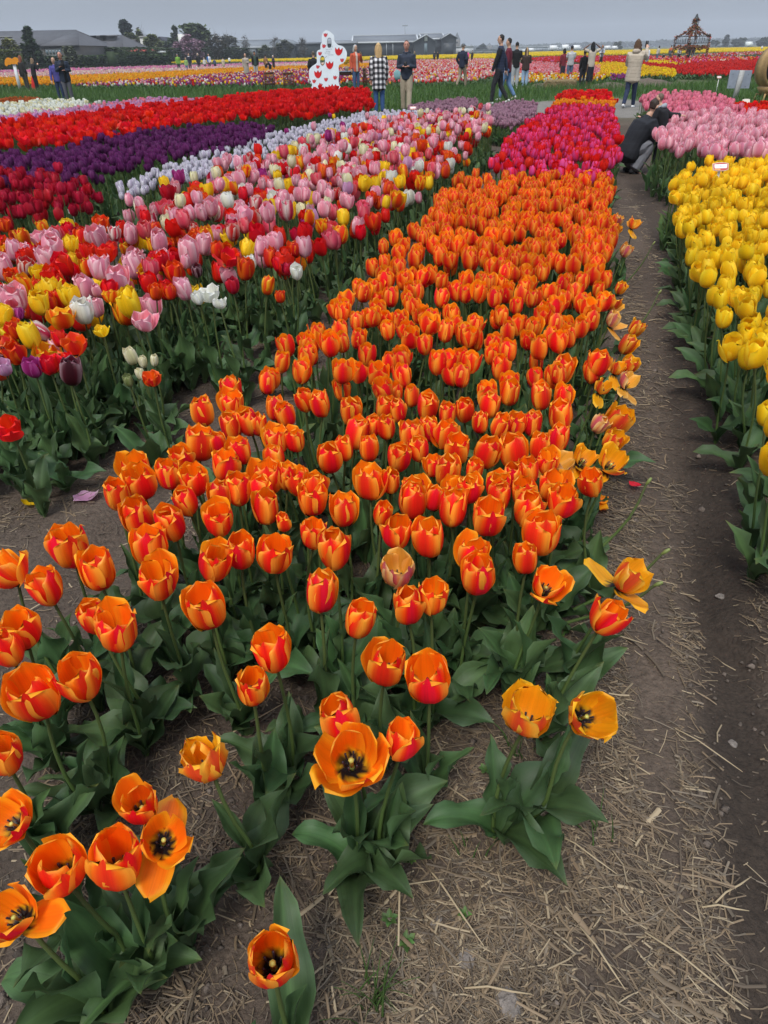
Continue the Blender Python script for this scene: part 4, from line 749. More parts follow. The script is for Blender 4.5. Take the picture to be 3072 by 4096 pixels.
def leaf_arrays(ns, ntt, r, L, Wd, a0, a1, fold0=68, fold1=16, wave=1.0):
    s = np.linspace(0, 1, ns); t = np.linspace(-1, 1, ntt)
    phi = np.radians(a0 + (a1 - a0) * s ** 1.4); sf = np.linspace(0, 1, 50); pf = np.interp(sf, s, phi)
    X = np.interp(s, sf, np.cumsum(np.cos(pf)) * L / 50); Z = np.interp(s, sf, np.cumsum(np.sin(pf)) * L / 50)
    w = Wd * np.interp(s, [0, .08, .25, .45, .65, .82, .93, 1], [.38, .60, .92, 1.0, .84, .52, .24, .01])
    fold = np.radians(np.interp(s, [0, .25, .6, 1], [fold0, (fold0 + fold1) / 2, fold1, fold1 + 14]))
    T2 = np.abs(t)[None]; side = np.sign(t)[None]; ph = r.uniform(0, 6.28); kf = r.uniform(1.5, 3.0)
    up = w[:, None] * np.sin(fold)[:, None] * T2 ** 1.25; la = w[:, None] * np.cos(fold)[:, None] * t[None]
    up = up + wave * .52 * w[:, None] * T2 ** 2.2 * np.sin(2 * math.pi * kf * s[:, None] + ph + (side > 0) * r.uniform(1, 4)) * sstep(.05, .3, s)[:, None]
    tw = r.normal(0, .35) * s[:, None]; la, up = la * np.cos(tw) - up * np.sin(tw), la * np.sin(tw) + up * np.cos(tw)
    sw = r.normal(0, .12) * L * s[:, None] ** 2
    x = X[:, None] - np.sin(phi)[:, None] * up; z = Z[:, None] + np.cos(phi)[:, None] * up; y = la + sw
    V = np.stack([x, y, z], -1).reshape(-1, 3); ii = np.arange(ns * ntt).reshape(ns, ntt); Q = np.stack([ii[:-1, :-1], ii[1:, :-1], ii[1:, 1:], ii[:-1, 1:]], -1).reshape(-1, 4)
    base = np.array([.044, .088, .028]) * r.uniform(.85, 1.15); edge = np.array([.062, .110, .046]); tip = np.array([.10, .12, .03])
    e = sstep(.82, 1.0, T2)[..., None] * np.ones((ns, ntt, 1)); mid = np.exp(-(T2 / .12) ** 2)[..., None]; c = base * (1 - .6 * e) + edge * .6 * e + mid * np.array([.010, .022, .006])
    st = (1 + .07 * np.sin(t * 19 + ph))[None, :, None]; c = c * st; tp = sstep(.93, 1, s)[:, None, None] * r.uniform(.1, .9); c = c * (1 - tp) + tip * tp
    back = c * np.array([1.25, 1.22, 1.3]); return V, Q, np.zeros((0, 3), int), c.reshape(-1, 3), back.reshape(-1, 3)
def leaf_kinds(ns, ntt, n, seed):
    r = np.random.default_rng(seed); L = []
    for k in range(n):
        q = k % 4
        a = [(82, 60), (78, 46), (71, 18), (64, -18)][q]
        L.append(leaf_arrays(ns, ntt, r, r.uniform(.18, .25), r.uniform(.032, .048), a[0] + r.normal(0, 4), a[1] + r.normal(0, 8)))
    return L
LA, LB, LC = leaf_kinds(13, 9, 16, 3), leaf_kinds(7, 5, 8, 4), leaf_kinds(5, 3, 6, 5)
rr_ = np.random.default_rng(9)
LU = [leaf_arrays(11, 7, rr_, rr_.uniform(.13, .18), rr_.uniform(.019, .026), 84, 66 + rr_.normal(0, 6), 78, 30, .6) for _ in range(5)]
mk = lambda nm, arr, k: [npmesh(nm, V, Q, T, C, I, (M_LEAF if k == 5 else M_LEAF_NEAR,), alpha=np.tile(np.linspace(0, 1, k), len(V) // k)) for V, Q, T, C, I in arr]
LEAF_A, LEAF_B, LEAF_U = mk('leaf', LA, 9), mk('leaf', LB, 5), mk('leaf', LU, 7)
def stem_arrays(seg, n, bow):
    g = Geo(); t = np.linspace(0, 1, n); g.tube(np.stack([bow * np.sin(t * math.pi), bow * .4 * np.sin(t * 2 * math.pi), t], 1), np.interp(t, [0, 1], [.0048, .0034]), seg, None, False); V, Q, T, C, I = g.arrays()
    k = V[:, 2:3]; C = np.array([.085, .15, .035]) * (1 - k) + np.array([.060, .075, .022]) * k; return V, Q, T, C, C
STEMS = [npmesh('stem', *[a for a in stem_arrays(8, 7, bw)[:3]], col=stem_arrays(8, 7, bw)[3], mats=(M_STEM,)) for bw in (-.018, -.008, .004, .012, .022)]
def plant_root(Pc, hz, lean, name, label, cat, group):
    """base of a plant whose flower (hz above the soil) is at Pc"""
    R = Euler((-lean[1], lean[0], 0)).to_matrix(); tp = R @ Vector((0, 0, hz))
    e = empty(name, (Pc[0] - tp.x, Pc[1] - tp.y, Pc[2] - tp.z), 0, label, cat, group); e.rotation_euler = (-lean[1], lean[0], 0); return e
def seat_on_soil(Pc, size):
    """stem length so that the foot of the plant stands in the soil"""
    return max(.14, Pc[2] - .035 * size - gz(Pc[0], Pc[1]) + .006)
def tulip_A(name, Pc, var, kind, size, label, group, lean=(0, 0), face=(0, 0), nleaf=3, yaw=None, leafscale=1.0, cat='tulip'):
    h = seat_on_soil(Pc, size); k = rnd.randrange(8 if kind in ('closed', 'loose') else 4); e = plant_root(Pc, h + .035 * size, lean, name, label, cat, group)
    st = link('stem', rnd.choice(STEMS), e, scale=(1, 1, h)); st.rotation_euler = (0, 0, rnd.uniform(0, 6.28))
    ps, heart = petal_set(var, kind, k); fl = link('flower', heart, e, (0, 0, h), (-face[1], face[0], rnd.uniform(0, 6.28) if yaw is None else yaw), size); fl.rotation_mode = 'ZYX'
    for m in ps: link('petal', m, fl)
    leaves_for(e, h, nleaf, LEAF_A, leafscale); return e
def leaves_for(e, h, nleaf, pool, sc=1.0, upper=True):
    a0 = rnd.uniform(0, 6.28)
    for q in range(nleaf):
        link('leaf', rnd.choice(pool), e, (.004 * math.cos(a0), .004 * math.sin(a0), -.004 + .012 * q), (0, 0, a0), sc * rnd.uniform(.82, 1.12) * min(1.1, .55 + h * 1.2)); a0 += 2.4 + rnd.uniform(-.5, .5)
    if upper and h > .22: link('leaf', rnd.choice(LEAF_U), e, (0, 0, h * rnd.uniform(.26, .40)), (0, 0, a0), sc * rnd.uniform(.75, 1.1))
def tulip_B(name, Pc, var, kind, size, label, group, lean=(0, 0), nleaf=3, cat='tulip'):
    h = seat_on_soil(Pc, size); e = plant_root(Pc, h + .035 * size, lean, name, label, cat, group)
    link('stem', rnd.choice(STEMS), e, scale=(1, 1, h), rot=(0, 0, rnd.uniform(0, 6.28)))
    link('flower', flower_mesh(var, kind, rnd.randrange(5), 'B'), e, (0, 0, h), (rnd.uniform(-.12, .12), rnd.uniform(-.12, .12), rnd.uniform(0, 6.28)), size)
    leaves_for(e, h, nleaf, LEAF_B, 1.0, rnd.random() < .5); return e
# low detail plants: stem and leaves in one mesh one metre tall before scaling, flower as its child
def greenery_arrays(k):
    key = ('G', k)
    if key not in CACHE:
        r = np.random.default_rng(100 + k); g = Geo(); a0 = r.uniform(0, 6.28); g.tube([(0, 0, 0), (.006, 0, .2), (0, 0, .40)], [.005, .0045, .004], 4, (.07, .12, .03), False)
        for q in range(3):
            V, Q, T, C, I = LC[r.integers(0, len(LC))]; g.add(V @ rotz(a0).T * r.uniform(.85, 1.15), Q, T, C, I); a0 += 2.2 + r.uniform(-.4, .4)
        CACHE[key] = g.arrays()
    return CACHE[key]
GREEN = [npmesh('stem_and_leaves', *greenery_arrays(k), mats=(M_LEAF,)) for k in range(8)]
def tulip_C(name, Pc, var, kind, size, label, group, cat='tulip'):
    h = Pc[2] - .03; o = link(name, rnd.choice(GREEN), None, (Pc[0], Pc[1], 0), (rnd.uniform(-.05, .05), rnd.uniform(-.05, .05), rnd.uniform(0, 6.28)), (1, 1, h / .40)); tag(o, label, cat, group)
    f = link('flower', flower_mesh(var, kind, rnd.randrange(5), 'C'), o, (0, 0, .40), (0, 0, rnd.uniform(0, 6.28)), (size, size, size * .40 / h)); return o
def tulip_mass(name, P, vars_, kinds, sizes, label, seed=0):
    """the rest of a bed beyond the ones built singly: joined into one object"""
    r = np.random.default_rng(seed); n = len(P)
    if n == 0: return
    fl = [flower_arrays(v, kinds[k % len(kinds)], k, 'C') for v in vars_ for k in range(3)]
    tint = r.uniform(.85, 1.12, (n, 1)) * np.ones((1, 3)); h = P[:, 2] - .03
    A = scatter(fl, np.stack([P[:, 0], P[:, 1], h], 1), r.uniform(0, 6.28, n), r.uniform(*sizes, n), tint=tint)
    o = link(name, npmesh(name, A[0], A[1], A[2], A[3], A[4], (M_PETAL,))); tag(o, label, 'tulips', kind='stuff')
    G_ = scatter([greenery_arrays(k) for k in range(8)], np.stack([P[:, 0], P[:, 1], np.zeros(n)], 1), r.uniform(0, 6.28, n), np.stack([np.ones(n), np.ones(n), h / .40], 1), tint=tint)
    g = link('stems_and_leaves', npmesh('stems_and_leaves', G_[0], G_[1], G_[2], G_[3], G_[4], (M_LEAF,)), o); g['kind'] = 'stuff'
def bed_points(name, dist, seed, zj=.02, jit=None):
    P = poisson(BW[name], dist, seed, jit=jit); z = BEDS[name][1] + rng.normal(0, zj, len(P)); return np.concatenate([P, z[:, None]], 1)
def near_first(P): return P[np.argsort(np.linalg.norm(P[:, :2], axis=1))]
# ---------------------------------------------------------------- people: one continuous body each, clothes, hair and shoes as its children
def solid(name, g, voxel, mat, colfn, smooth=3):
    me0 = g.mesh('tmp', (), False); ob = bpy.data.objects.new('tmp', me0); COL.objects.link(ob)
    m = ob.modifiers.new('r', 'REMESH'); m.mode = 'VOXEL'; m.voxel_size = voxel
    s = ob.modifiers.new('s', 'SMOOTH'); s.factor = .5; s.iterations = smooth
    dg = bpy.context.evaluated_depsgraph_get(); me = bpy.data.meshes.new_from_object(ob.evaluated_get(dg), depsgraph=dg)
    bpy.data.objects.remove(ob); bpy.data.meshes.remove(me0)
    co = np.zeros(len(me.vertices) * 3, np.float32); me.vertices.foreach_get('co', co); co = co.reshape(-1, 3)
    C = colfn(co) if callable(colfn) else np.broadcast_to(np.array(colfn, float), (len(co), 3))
    a = me.color_attributes.new('col', 'FLOAT_COLOR', 'POINT'); a.data.foreach_set('color', np.concatenate([C, np.ones((len(co), 1))], 1).astype(np.float32).ravel())
    me.name = name; me.materials.clear(); me.materials.append(mat); me.polygons.foreach_set('use_smooth', np.ones(len(me.polygons), bool)); return me
SK, SK2, SK3 = (.50, .29, .20), (.40, .22, .14), (.14, .07, .045)
ARMS = {'down': ((.022, -.02, -.165), (.0, .035, -.14)), 'front': ((.03, .0, -.165), (-.085, .10, .01)), 'phone': ((.03, .02, -.16), (-.09, .10, .06)), 'pocket': ((.055, -.035, -.155), (-.03, .06, -.105)), 'up': ((.03, .13, -.06), (-.02, .08, .125)), 'head': ((.125, .03, .05), (-.115, -.01, .075)), 'out': ((.06, .08, -.12), (.05, .13, -.05)), 'face': ((.03, .07, -.15), (-.06, .07, .14)), 'swingf': ((.02, .05, -.16), (0, .09, -.115)), 'swingb': ((.02, -.08, -.155), (0, -.03, -.15)), 'hug': ((.02, .07, -.145), (-.05, .16, .05)), 'behind': ((.05, -.11, -.08), (.02, -.14, .0)), 'reach': ((.05, .13, -.06), (.02, .15, .0)), 'drop': ((.02, .06, -.16), (0, .05, -.145))}
LEGS = {'stand': ((.004, .012, -.245), (.0, -.012, -.24)), 'fwd': ((0, .085, -.235), (0, .02, -.24)), 'back': ((0, -.03, -.243), (0, -.13, -.205)), 'wide': ((.03, .01, -.245), (.02, -.01, -.24)), 'crouch': ((.03, .20, .09), (-.01, -.15, -.235)), 'kneel': ((.02, .17, -.15), (0, -.21, -.06)), 'step': ((0, .05, -.24), (0, .07, -.232))}
def person(px, feet, head, heading, label, top=(.02, .02, .025), legs=(.05, .05, .06), hair=(.03, .02, .015), skin=SK, shoes=(.03, .03, .03), arms=('down', 'down'), leg=('stand', 'stand'), lean=0, style='short', jacket=.62, loose=1.0, wide=1.0, skirt=None, hat=None, fine=False, held=None, group=None, coat=None, hood=None, turn=0, bare_arms=False, ground=None, height=None, bag=None, name='person', sit=None):
    P = at(px, feet, 0.0) if ground is None else np.array(ground, float); h = zat(px, head, P[1]) if height is None else height; h = float(np.clip(h, .8, 2.0)) if height is None else h
    e = empty(name, P, math.radians(heading), label, 'person', group); vx = (.011 if fine else .019) * max(.8, h / 1.75)
    A = [np.array(v) for v in (LEGS[leg[0]] + LEGS[leg[1]])]; ml = [1, -1]
    foot = min(A[0][2] + A[1][2], A[2][2] + A[3][2]); pz = .042 - foot; pel = np.array([0, 0, pz]); la = math.radians(lean)
    up = np.array([0, math.sin(la), math.cos(la)]); fw = np.array([0, math.cos(la), -math.sin(la)])
    def tp(x, y, z): return pel + np.array([x, 0, 0]) + fw * y + up * z       # torso space, z above the hips
    def arm(side, k):
        el, wr = ARMS[arms[k]]; s = tp(side * .105, 0, .275); E_ = s + np.array([side * el[0], el[1], el[2]]); W_ = E_ + np.array([side * wr[0], wr[1], wr[2]]); return s, E_, W_
    def legp(side, k):
        hp = tp(side * .05, 0, -.005); kn = hp + np.array([side * A[2 * k][0], A[2 * k][1], A[2 * k][2]]); an = kn + np.array([side * A[2 * k + 1][0], A[2 * k + 1][1], A[2 * k + 1][2]]); return hp, kn, an
    ex = (1, 0, 0); B = Geo(); S_ = lambda pts: np.array(pts) * h
    tor = [(-.05, .07, .05), (.0, .082, .058), (.08, .072, .052), (.16, .080, .058), (.24, .088, .055), (.285, .070, .045), (.312, .034, .034), (.345, .029, .031)]
    B.tube(S_([tp(0, 0, z) for z, a, b in tor]), [(a * h, b * h) for z, a, b in tor], 14, ex=ex)
    hc = tp(0, .012, .405); t_ = math.radians(turn); ct, st_ = math.cos(t_), math.sin(t_)
    def hp_(x, y, z): return hc + np.array([x * ct - y * st_, x * st_ + y * ct, z])
    hd = [(-.064, .020, .026, .012), (-.050, .031, .038, .006), (-.02, .039, .047, .002), (.015, .043, .052, -.002), (.042, .039, .047, -.004), (.060, .024, .028, -.006), (.066, .010, .012, -.006)]
    B.tube(S_([hp_(0, y, z) for z, a, b, y in hd]), [(a * h, b * h) for z, a, b, y in hd], 14, ex=(ct, st_, 0))
    B.tube(S_([hp_(0, .046, .012), hp_(0, .058, -.010), hp_(0, .050, -.018)]), [.006 * h, .008 * h, .008 * h], 6)
    for sx in (-1, 1): B.tube(S_([hp_(sx * .043, -.004, .012), hp_(sx * .046, -.008, -.012)]), [.009 * h, .007 * h], 6)
    for k, sd in enumerate(ml):
        s, E_, W_ = arm(sd, k); B.tube(S_([s, (s + E_) / 2, E_, (E_ + W_) / 2, W_]), [.028 * h, .026 * h, .022 * h, .021 * h, .015 * h], 10)
        d = W_ - E_; d /= np.linalg.norm(d); sidev = np.cross(d, [0, 0, 1.0]); sidev = np.array([1.0, 0, 0]) if np.linalg.norm(sidev) < .3 else sidev / np.linalg.norm(sidev); nv = np.cross(sidev, d)
        B.tube(S_([W_, W_ + d * .028, W_ + d * .052]), [(.017 * h, .011 * h), (.024 * h, .012 * h), (.021 * h, .010 * h)], 8, ex=sidev)
        for q, (o, ln) in enumerate(((-.016, .036), (-.0055, .043), (.005, .040), (.0155, .031))):
            a0 = W_ + d * .048 + sidev * o; B.tube(S_([a0, a0 + d * ln * .55 - nv * .004, a0 + d * ln * .9 - nv * .016]), [.0055 * h, .005 * h, .004 * h], 5)
        a0 = W_ + d * .018 + sidev * .02 * sd; B.tube(S_([a0, a0 + sidev * sd * .016 + d * .016, a0 + sidev * sd * .018 + d * .034]), [.0065 * h, .006 * h, .005 * h], 5)
        hp, kn, an = legp(sd, k); B.tube(S_([hp, (hp + kn) / 2, kn, kn * .6 + an * .4, an]), [.052 * h, .045 * h, .031 * h, .032 * h, .020 * h], 10)
        B.tube(S_([an + np.array([0, -.02, -.02]), an + np.array([0, .03, -.03]), an + np.array([0, .075, -.036])]), [.018 * h, .018 * h, .013 * h], 8)
    link('body', solid('body', B, vx, M_SKIN, skin), e)
    # face details
    if fine:
        F = Geo()
        for sx in (-1, 1): F.box(S_(hp_(sx * .017, .049, .014)), (.012 * h, .006 * h, .006 * h), (.03, .02, .015)); F.box(S_(hp_(sx * .018, .051, .024)), (.020 * h, .005 * h, .004 * h), hair if isinstance(hair, tuple) else (.2, .15, .1))
        F.box(S_(hp_(0, .047, -.036)), (.024 * h, .006 * h, .005 * h), (.36, .12, .10)); link('face', F.mesh('face', (M_SKIN,)), e)
    # trousers or skirt
    if legs is not None:
        G_ = Geo(); G_.tube(S_([tp(0, 0, z) for z in (-.055, -.02, .03, .085)]), [(.085 * h, .062 * h), (.094 * h, .068 * h), (.088 * h, .064 * h), (.078 * h, .058 * h)], 14, ex=ex)
        for k, sd in enumerate(ml):
            hp, kn, an = legp(sd, k); G_.tube(S_([hp, (hp + kn) / 2, kn, kn * .5 + an * .5, an + (an - kn) * -.03]), [.060 * h, .052 * h * wide, .042 * h * wide, .038 * h * wide, .032 * h * wide * wide], 10)
        link('trousers', solid('trousers', G_, vx, M_CLOTH, legs), e)
    if skirt is not None:
        G_ = Geo(); G_.tube(S_([tp(0, 0, z) for z in (.09, .0, -.12, skirt[1])]), [(.078 * h, .058 * h), (.096 * h, .072 * h), (.092 * h, .07 * h), (.088 * h, .07 * h)], 14, ex=ex); link('skirt', solid('skirt', G_, vx, M_CLOTH, skirt[0]), e)
    # jacket, coat or shirt
    G_ = Geo(); lo = (-.06 if coat is None else coat); L_ = loose
    sec = [(lo, .092 * L_ * (1.06 if coat is not None and coat < -.1 else 1), .072 * L_), (lo * .4 + .01, .095 * L_, .074 * L_), (.08, .088 * L_, .070 * L_), (.17, .096 * L_, .074 * L_), (.245, .104 * L_, .069 * L_), (.285, .082, .055), (.318, .040, .042)]
    G_.tube(S_([tp(0, 0, z) for z, a, b in sec]), [(a * h, b * h) for z, a, b in sec], 16, ex=ex)
    for k, sd in enumerate(ml):
        s, E_, W_ = arm(sd, k)
        if bare_arms: G_.tube(S_([s, s + (E_ - s) * .75]), [.040 * h * L_, .036 * h * L_], 10)
        else: G_.tube(S_([s - np.array([sd * .01, 0, 0]), (s + E_) / 2, E_, (E_ + W_) / 2, W_]), [.042 * h * L_, .038 * h * L_, .034 * h * L_, .030 * h * L_, .025 * h * L_], 10)
    if hood is not None and hood is not True: pass
    link('jacket' if not bare_arms else 'shirt', solid('jacket', G_, vx, M_CLOTH, (lambda co: top(co / h)) if callable(top) else top), e)
    if hood is not None:
        G_ = Geo(); G_.tube(S_([tp(-.05, -.02, .305), tp(-.03, -.055, .31), tp(.03, -.055, .31), tp(.05, -.02, .305)]), [.025 * h, .034 * h, .034 * h, .025 * h], 8); G_.tube(S_([tp(-.045, .01, .315), tp(0, .045, .300), tp(.045, .01, .315)]), [.02 * h, .018 * h, .02 * h], 8); link('hood', solid('hood', G_, vx, M_CLOTH, hood), e)
    # hair or hat
    if hair is not None:
        G_ = Geo()
        if style != 'bald':
            cap = [(-.012, .040, .030, -.030), (.012, .0465, .044, -.016), (.036, .045, .050, -.009), (.056, .034, .040, -.008), (.072, .014, .018, -.008)]
            G_.tube(S_([hp_(0, y, z) for z, a, b, y in cap]), [(a * h, b * h) for z, a, b, y in cap], 12, ex=(ct, st_, 0))
        if style in ('long', 'mid', 'vlong'):
            zl = {'mid': -.085, 'long': -.16, 'vlong': -.27}[style]; hs = [(.03, .040, .03, -.028), (-.02, .050, .032, -.034), (-.07, .055, .030, -.040), (zl * .6 - .02, .052, .026, -.052), (zl, .036, .016, -.055)]
            G_.tube(S_([hp_(0, y, z) for z, a, b, y in hs]), [(a * h, b * h) for z, a, b, y in hs], 12, ex=(ct, st_, 0))
            for sx in (-1, 1): G_.tube(S_([hp_(sx * .038, .0, .03), hp_(sx * .048, -.004, -.02), hp_(sx * .05, -.015, max(zl, -.10))]), [.014 * h, .016 * h, .010 * h], 6)
        if style == 'bun': G_.tube(S_([hp_(0, -.05, .03), hp_(0, -.075, .04)]), [.022 * h, .02 * h], 8)
        if style != 'bald': link('hair', solid('hair', G_, vx * .9, M_HAIR, (lambda co: hair(co / h)) if callable(hair) else hair, 2), e)
    if hat is not None:
        G_ = Geo(); cap = [(.024, .048, .056, -.002), (.045, .047, .054, -.003), (.066, .034, .04, -.004), (.078, .012, .014, -.004)]; G_.tube(S_([hp_(0, y, z) for z, a, b, y in cap]), [(a * h, b * h) for z, a, b, y in cap], 12, ex=(ct, st_, 0))
        if hat[1] == 'cap': G_.tube(S_([hp_(0, .035, .028), hp_(0, .07, .024), hp_(0, .09, .020)]), [(.042 * h, .008 * h), (.036 * h, .007 * h), (.02 * h, .006 * h)], 10, ex=(ct, st_, 0))
        link('hat', solid('hat', G_, vx * .8, M_CLOTH, hat[0], 1), e)
    for k, sd in enumerate(ml):
        hp, kn, an = legp(sd, k); toe = A[2 * k + 1]; pitch = -.35 if toe[1] < -.1 else 0; c, s = math.cos(pitch), math.sin(pitch); G_ = Geo(); f = lambda y, z: an + np.array([0, y * c - z * s, y * s + z * c])
        G_.tube(S_([f(-.034, -.024), f(-.01, -.020), f(.03, -.024), f(.075, -.030), f(.098, -.034)]), [(.022 * h, .018 * h), (.024 * h, .024 * h), (.026 * h, .020 * h), (.027 * h, .014 * h), (.018 * h, .009 * h)], 10, ex=(1, 0, 0)); link('shoe', solid('shoe', G_, vx * .8, M_CLOTH, shoes, 1), e)
    if bag is not None:
        G_ = Geo(); bx, by, bz, bw, bd, bh = bag[1]; c_ = tp(bx, by, bz) * h; G_.tube([c_ + np.array([0, 0, -bh / 2 * h]), c_ + np.array([0, 0, -bh * .3 * h]), c_ + np.array([0, 0, bh * .3 * h]), c_ + np.array([0, 0, bh / 2 * h])], [(bw * .4 * h, bd * .4 * h), (bw / 2 * h, bd / 2 * h), (bw / 2 * h, bd / 2 * h), (bw * .35 * h, bd * .35 * h)], 10, ex=ex)
        tag(link(bag[2], solid(bag[2], G_, vx, M_CLOTH, bag[0]), None, e.location, e.rotation_euler), bag[3], 'bag')
    if held:                                     # phone or camera in the hands: a thing of its own
        for k, sd in enumerate(ml[:1]):
            s, E_, W_ = arm(sd, k); d = W_ - E_; d /= np.linalg.norm(d); c_ = (W_ + d * .05 + np.array([-sd * .015, .018, .02])) * h; g = Geo(); g.box(c_, (.075, .012, .15) if held == 'phone' else (.13, .05, .09), (.012, .012, .014))
            if held == 'phone': g.box(c_ + np.array([.018, .008, .05]), (.025, .006, .03), (.06, .06, .07))
            else: g.tube([c_ + np.array([0, .02, 0]), c_ + np.array([0, .07, 0])], [.035, .035], 10, (.02, .02, .022))
            tag(link('phone' if held == 'phone' else 'camera', g.mesh(held, (M_PAINT,)), None, e.location, e.rotation_euler), 'dark ' + held + ' held by the ' + label.split(' ', 1)[1][:40].rsplit(' ', 1)[0], held)
    return e, h
def plaid(co):
    x, y, z = co[:, 0], co[:, 1], co[:, 2]; a = np.where(np.abs(y) > .055, x, x); u = np.floor((x + .5) / .036) % 2; v = np.floor((z + .007 + np.where(np.abs(x) > .10, .018, 0)) / .038) % 2; k = u + v
    return np.where((k == 0)[:, None], np.array([.70, .70, .70]), np.where((k == 1)[:, None], np.array([.13, .13, .14]), np.array([.010, .010, .012])))
def stripes(co): return np.where((np.floor((co[:, 0] + .5) / .013) % 2 == 0)[:, None], np.array([.62, .62, .6]), np.array([.10, .11, .14]))
def quilt(co): return np.array([.014, .020, .042]) * (1 + .8 * (np.sin(co[:, 2] * 150) > .75))[:, None]
def vest(co):
    c = np.where((np.abs(co[:, 0]) > .115)[:, None], np.array([.008, .008, .010]), np.array([.014, .020, .042])); return c * (1 + .7 * (np.sin(co[:, 2] * 170) > .8))[:, None]
def puffer(co): return np.array([.42, .36, .28]) * (1 - .38 * (np.abs(np.sin(co[:, 2] * 62 + co[:, 0] * 3)) < .16))[:, None]
def spotted(co): return np.where((fbm(co[:, 0] * 32 + 9, co[:, 2] * 32, 2, 3) > .40)[:, None], np.array([.012, .012, .014]), np.array([.55, .54, .5]))
def blond(co): return np.array([.46, .31, .14]) * (1 + .25 * np.sin(co[:, 0] * 260 + np.sin(co[:, 2] * 20)))[:, None]
JE, JL = (.045, .085, .17), (.22, .33, .47)
# the nearer people
person(1518, 455, 172, 4, 'blond woman seen from behind in a black and white checked coat', plaid, (.035, .085, .21), blond, shoes=(.03, .03, .03), style='vlong', coat=-.17, loose=1.18, fine=True)
person(1626, 446, 162, 172, 'man in a dark blue hoodie and khaki cargo trousers walking towards the viewer', (.028, .036, .055), (.30, .25, .18), (.07, .035, .02), (.50, .25, .18), arms=('front', 'front'), loose=1.10, wide=1.16, fine=True, hood=(.026, .034, .05), leg=('stand', 'step'), held='phone')
person(1990, 416, 136, 78, 'man with dark cropped hair striding in a navy padded vest over black sleeves', vest, (.018, .018, .022), (.012, .009, .008), SK, (.6, .6, .6), arms=('swingb', 'drop'), leg=('back', 'fwd'), fine=True, loose=1.05)
person(2022, 400, 150, 70, 'woman in maroon and blue jeans half hidden by the man in the padded vest', (.10, .010, .022), (.11, .19, .34), (.015, .012, .01), SK, (.6, .6, .6), arms=('down', 'down'), leg=('back', 'fwd'), bag=((.012, .012, .014), (.14, .0, .06, .09, .07, .11), 'shoulder_bag', 'small black shoulder bag worn by the woman in maroon'))
person(2512, 431, 154, -30, 'woman in a long beige puffer coat raising a phone', puffer, (.020, .030, .065), (.085, .045, .022), SK, (.68, .68, .68), arms=('up', 'face'), leg=('step', 'back'), style='mid', coat=-.12, loose=1.32, fine=True, held='phone', hood=(.40, .34, .27))
person(1426, 366, 179, -150, 'grey haired woman in an orange red cardigan and jeans beside the white board', lambda co: np.where((np.abs(co[:, 0]) < .028)[:, None] & (co[:, 1] > .02)[:, None], np.array([.50, .40, .34]), np.array([.48, .085, .040])), JE, (.35, .35, .34), SK, (.05, .05, .05), arms=('down', 'face'), style='mid', coat=-.09, loose=1.12, fine=True, turn=20)
person(1846, 350, 172, -42, 'man in a navy jacket and grey cap walking away in khaki trousers', (.016, .020, .040), (.27, .21, .15), (.12, .11, .1), SK, (.1, .08, .06), arms=('pocket', 'pocket'), leg=('fwd', 'back'), hat=((.13, .15, .17), 'cap'), fine=True, loose=1.1)
person(2056, 355, 168, 8, 'man with black hair seen from behind in a black shirt and pale grey trousers', (.008, .008, .009), (.36, .37, .39), (.008, .007, .007), SK, (.6, .6, .6), arms=('front', 'front'), bare_arms=True, fine=True, loose=1.1, wide=1.15, style='short')
person(2096, 350, 191, 6, 'woman seen from behind in a dark brown jacket and pale blue jeans', (.040, .024, .020), (.30, .42, .58), lambda co: np.where((np.abs(co[:, 0]) < .02)[:, None], np.array([.36, .24, .13]), np.array([.05, .03, .02])), SK, (.03, .03, .03), arms=('front', 'front'), style='long', coat=-.08, loose=1.25, wide=1.12, fine=True)
person(2274, 328, 183, 4, 'man seen from behind in a navy cap and a grey striped shirt', stripes, (.085, .125, .20), (.02, .018, .016), SK2, (.1, .1, .1), arms=('phone', 'phone'), bare_arms=True, hat=((.015, .02, .04), 'cap'), fine=True, loose=1.18, wide=1.1)
person(2246, 326, 193, 10, 'woman with dark hair in a maroon dress left of the striped shirt', (.16, .020, .030), None, (.012, .010, .01), SK3, (.3, .2, .15), arms=('phone', 'down'), skirt=((.022, .022, .035), -.34), style='mid', group=None)
person(2352, 353, 168, 5, 'woman with waist long black hair, both hands on her head', (.42, .36, .30), None, (.007, .007, .008), SK3, (.55, .28, .28), arms=('head', 'head'), skirt=((.010, .011, .018), -.36), bare_arms=True, style='vlong', fine=True)
person(2324, 352, 200, 12, 'person in black half hidden behind the woman with her hands on her head', (.009, .009, .010), (.02, .02, .025), (.01, .01, .01), SK3, style='short')
person(2400, 268, 179, 180, 'woman facing the viewer in a grey top and open white shirt with a black skirt', lambda co: np.where((np.abs(co[:, 0]) < .06)[:, None], np.array([.14, .15, .18]), np.array([.5, .52, .56])), None, (.05, .03, .02), SK2, (.05, .05, .05), arms=('front', 'front'), skirt=((.012, .012, .013), -.36), style='mid', loose=1.1)
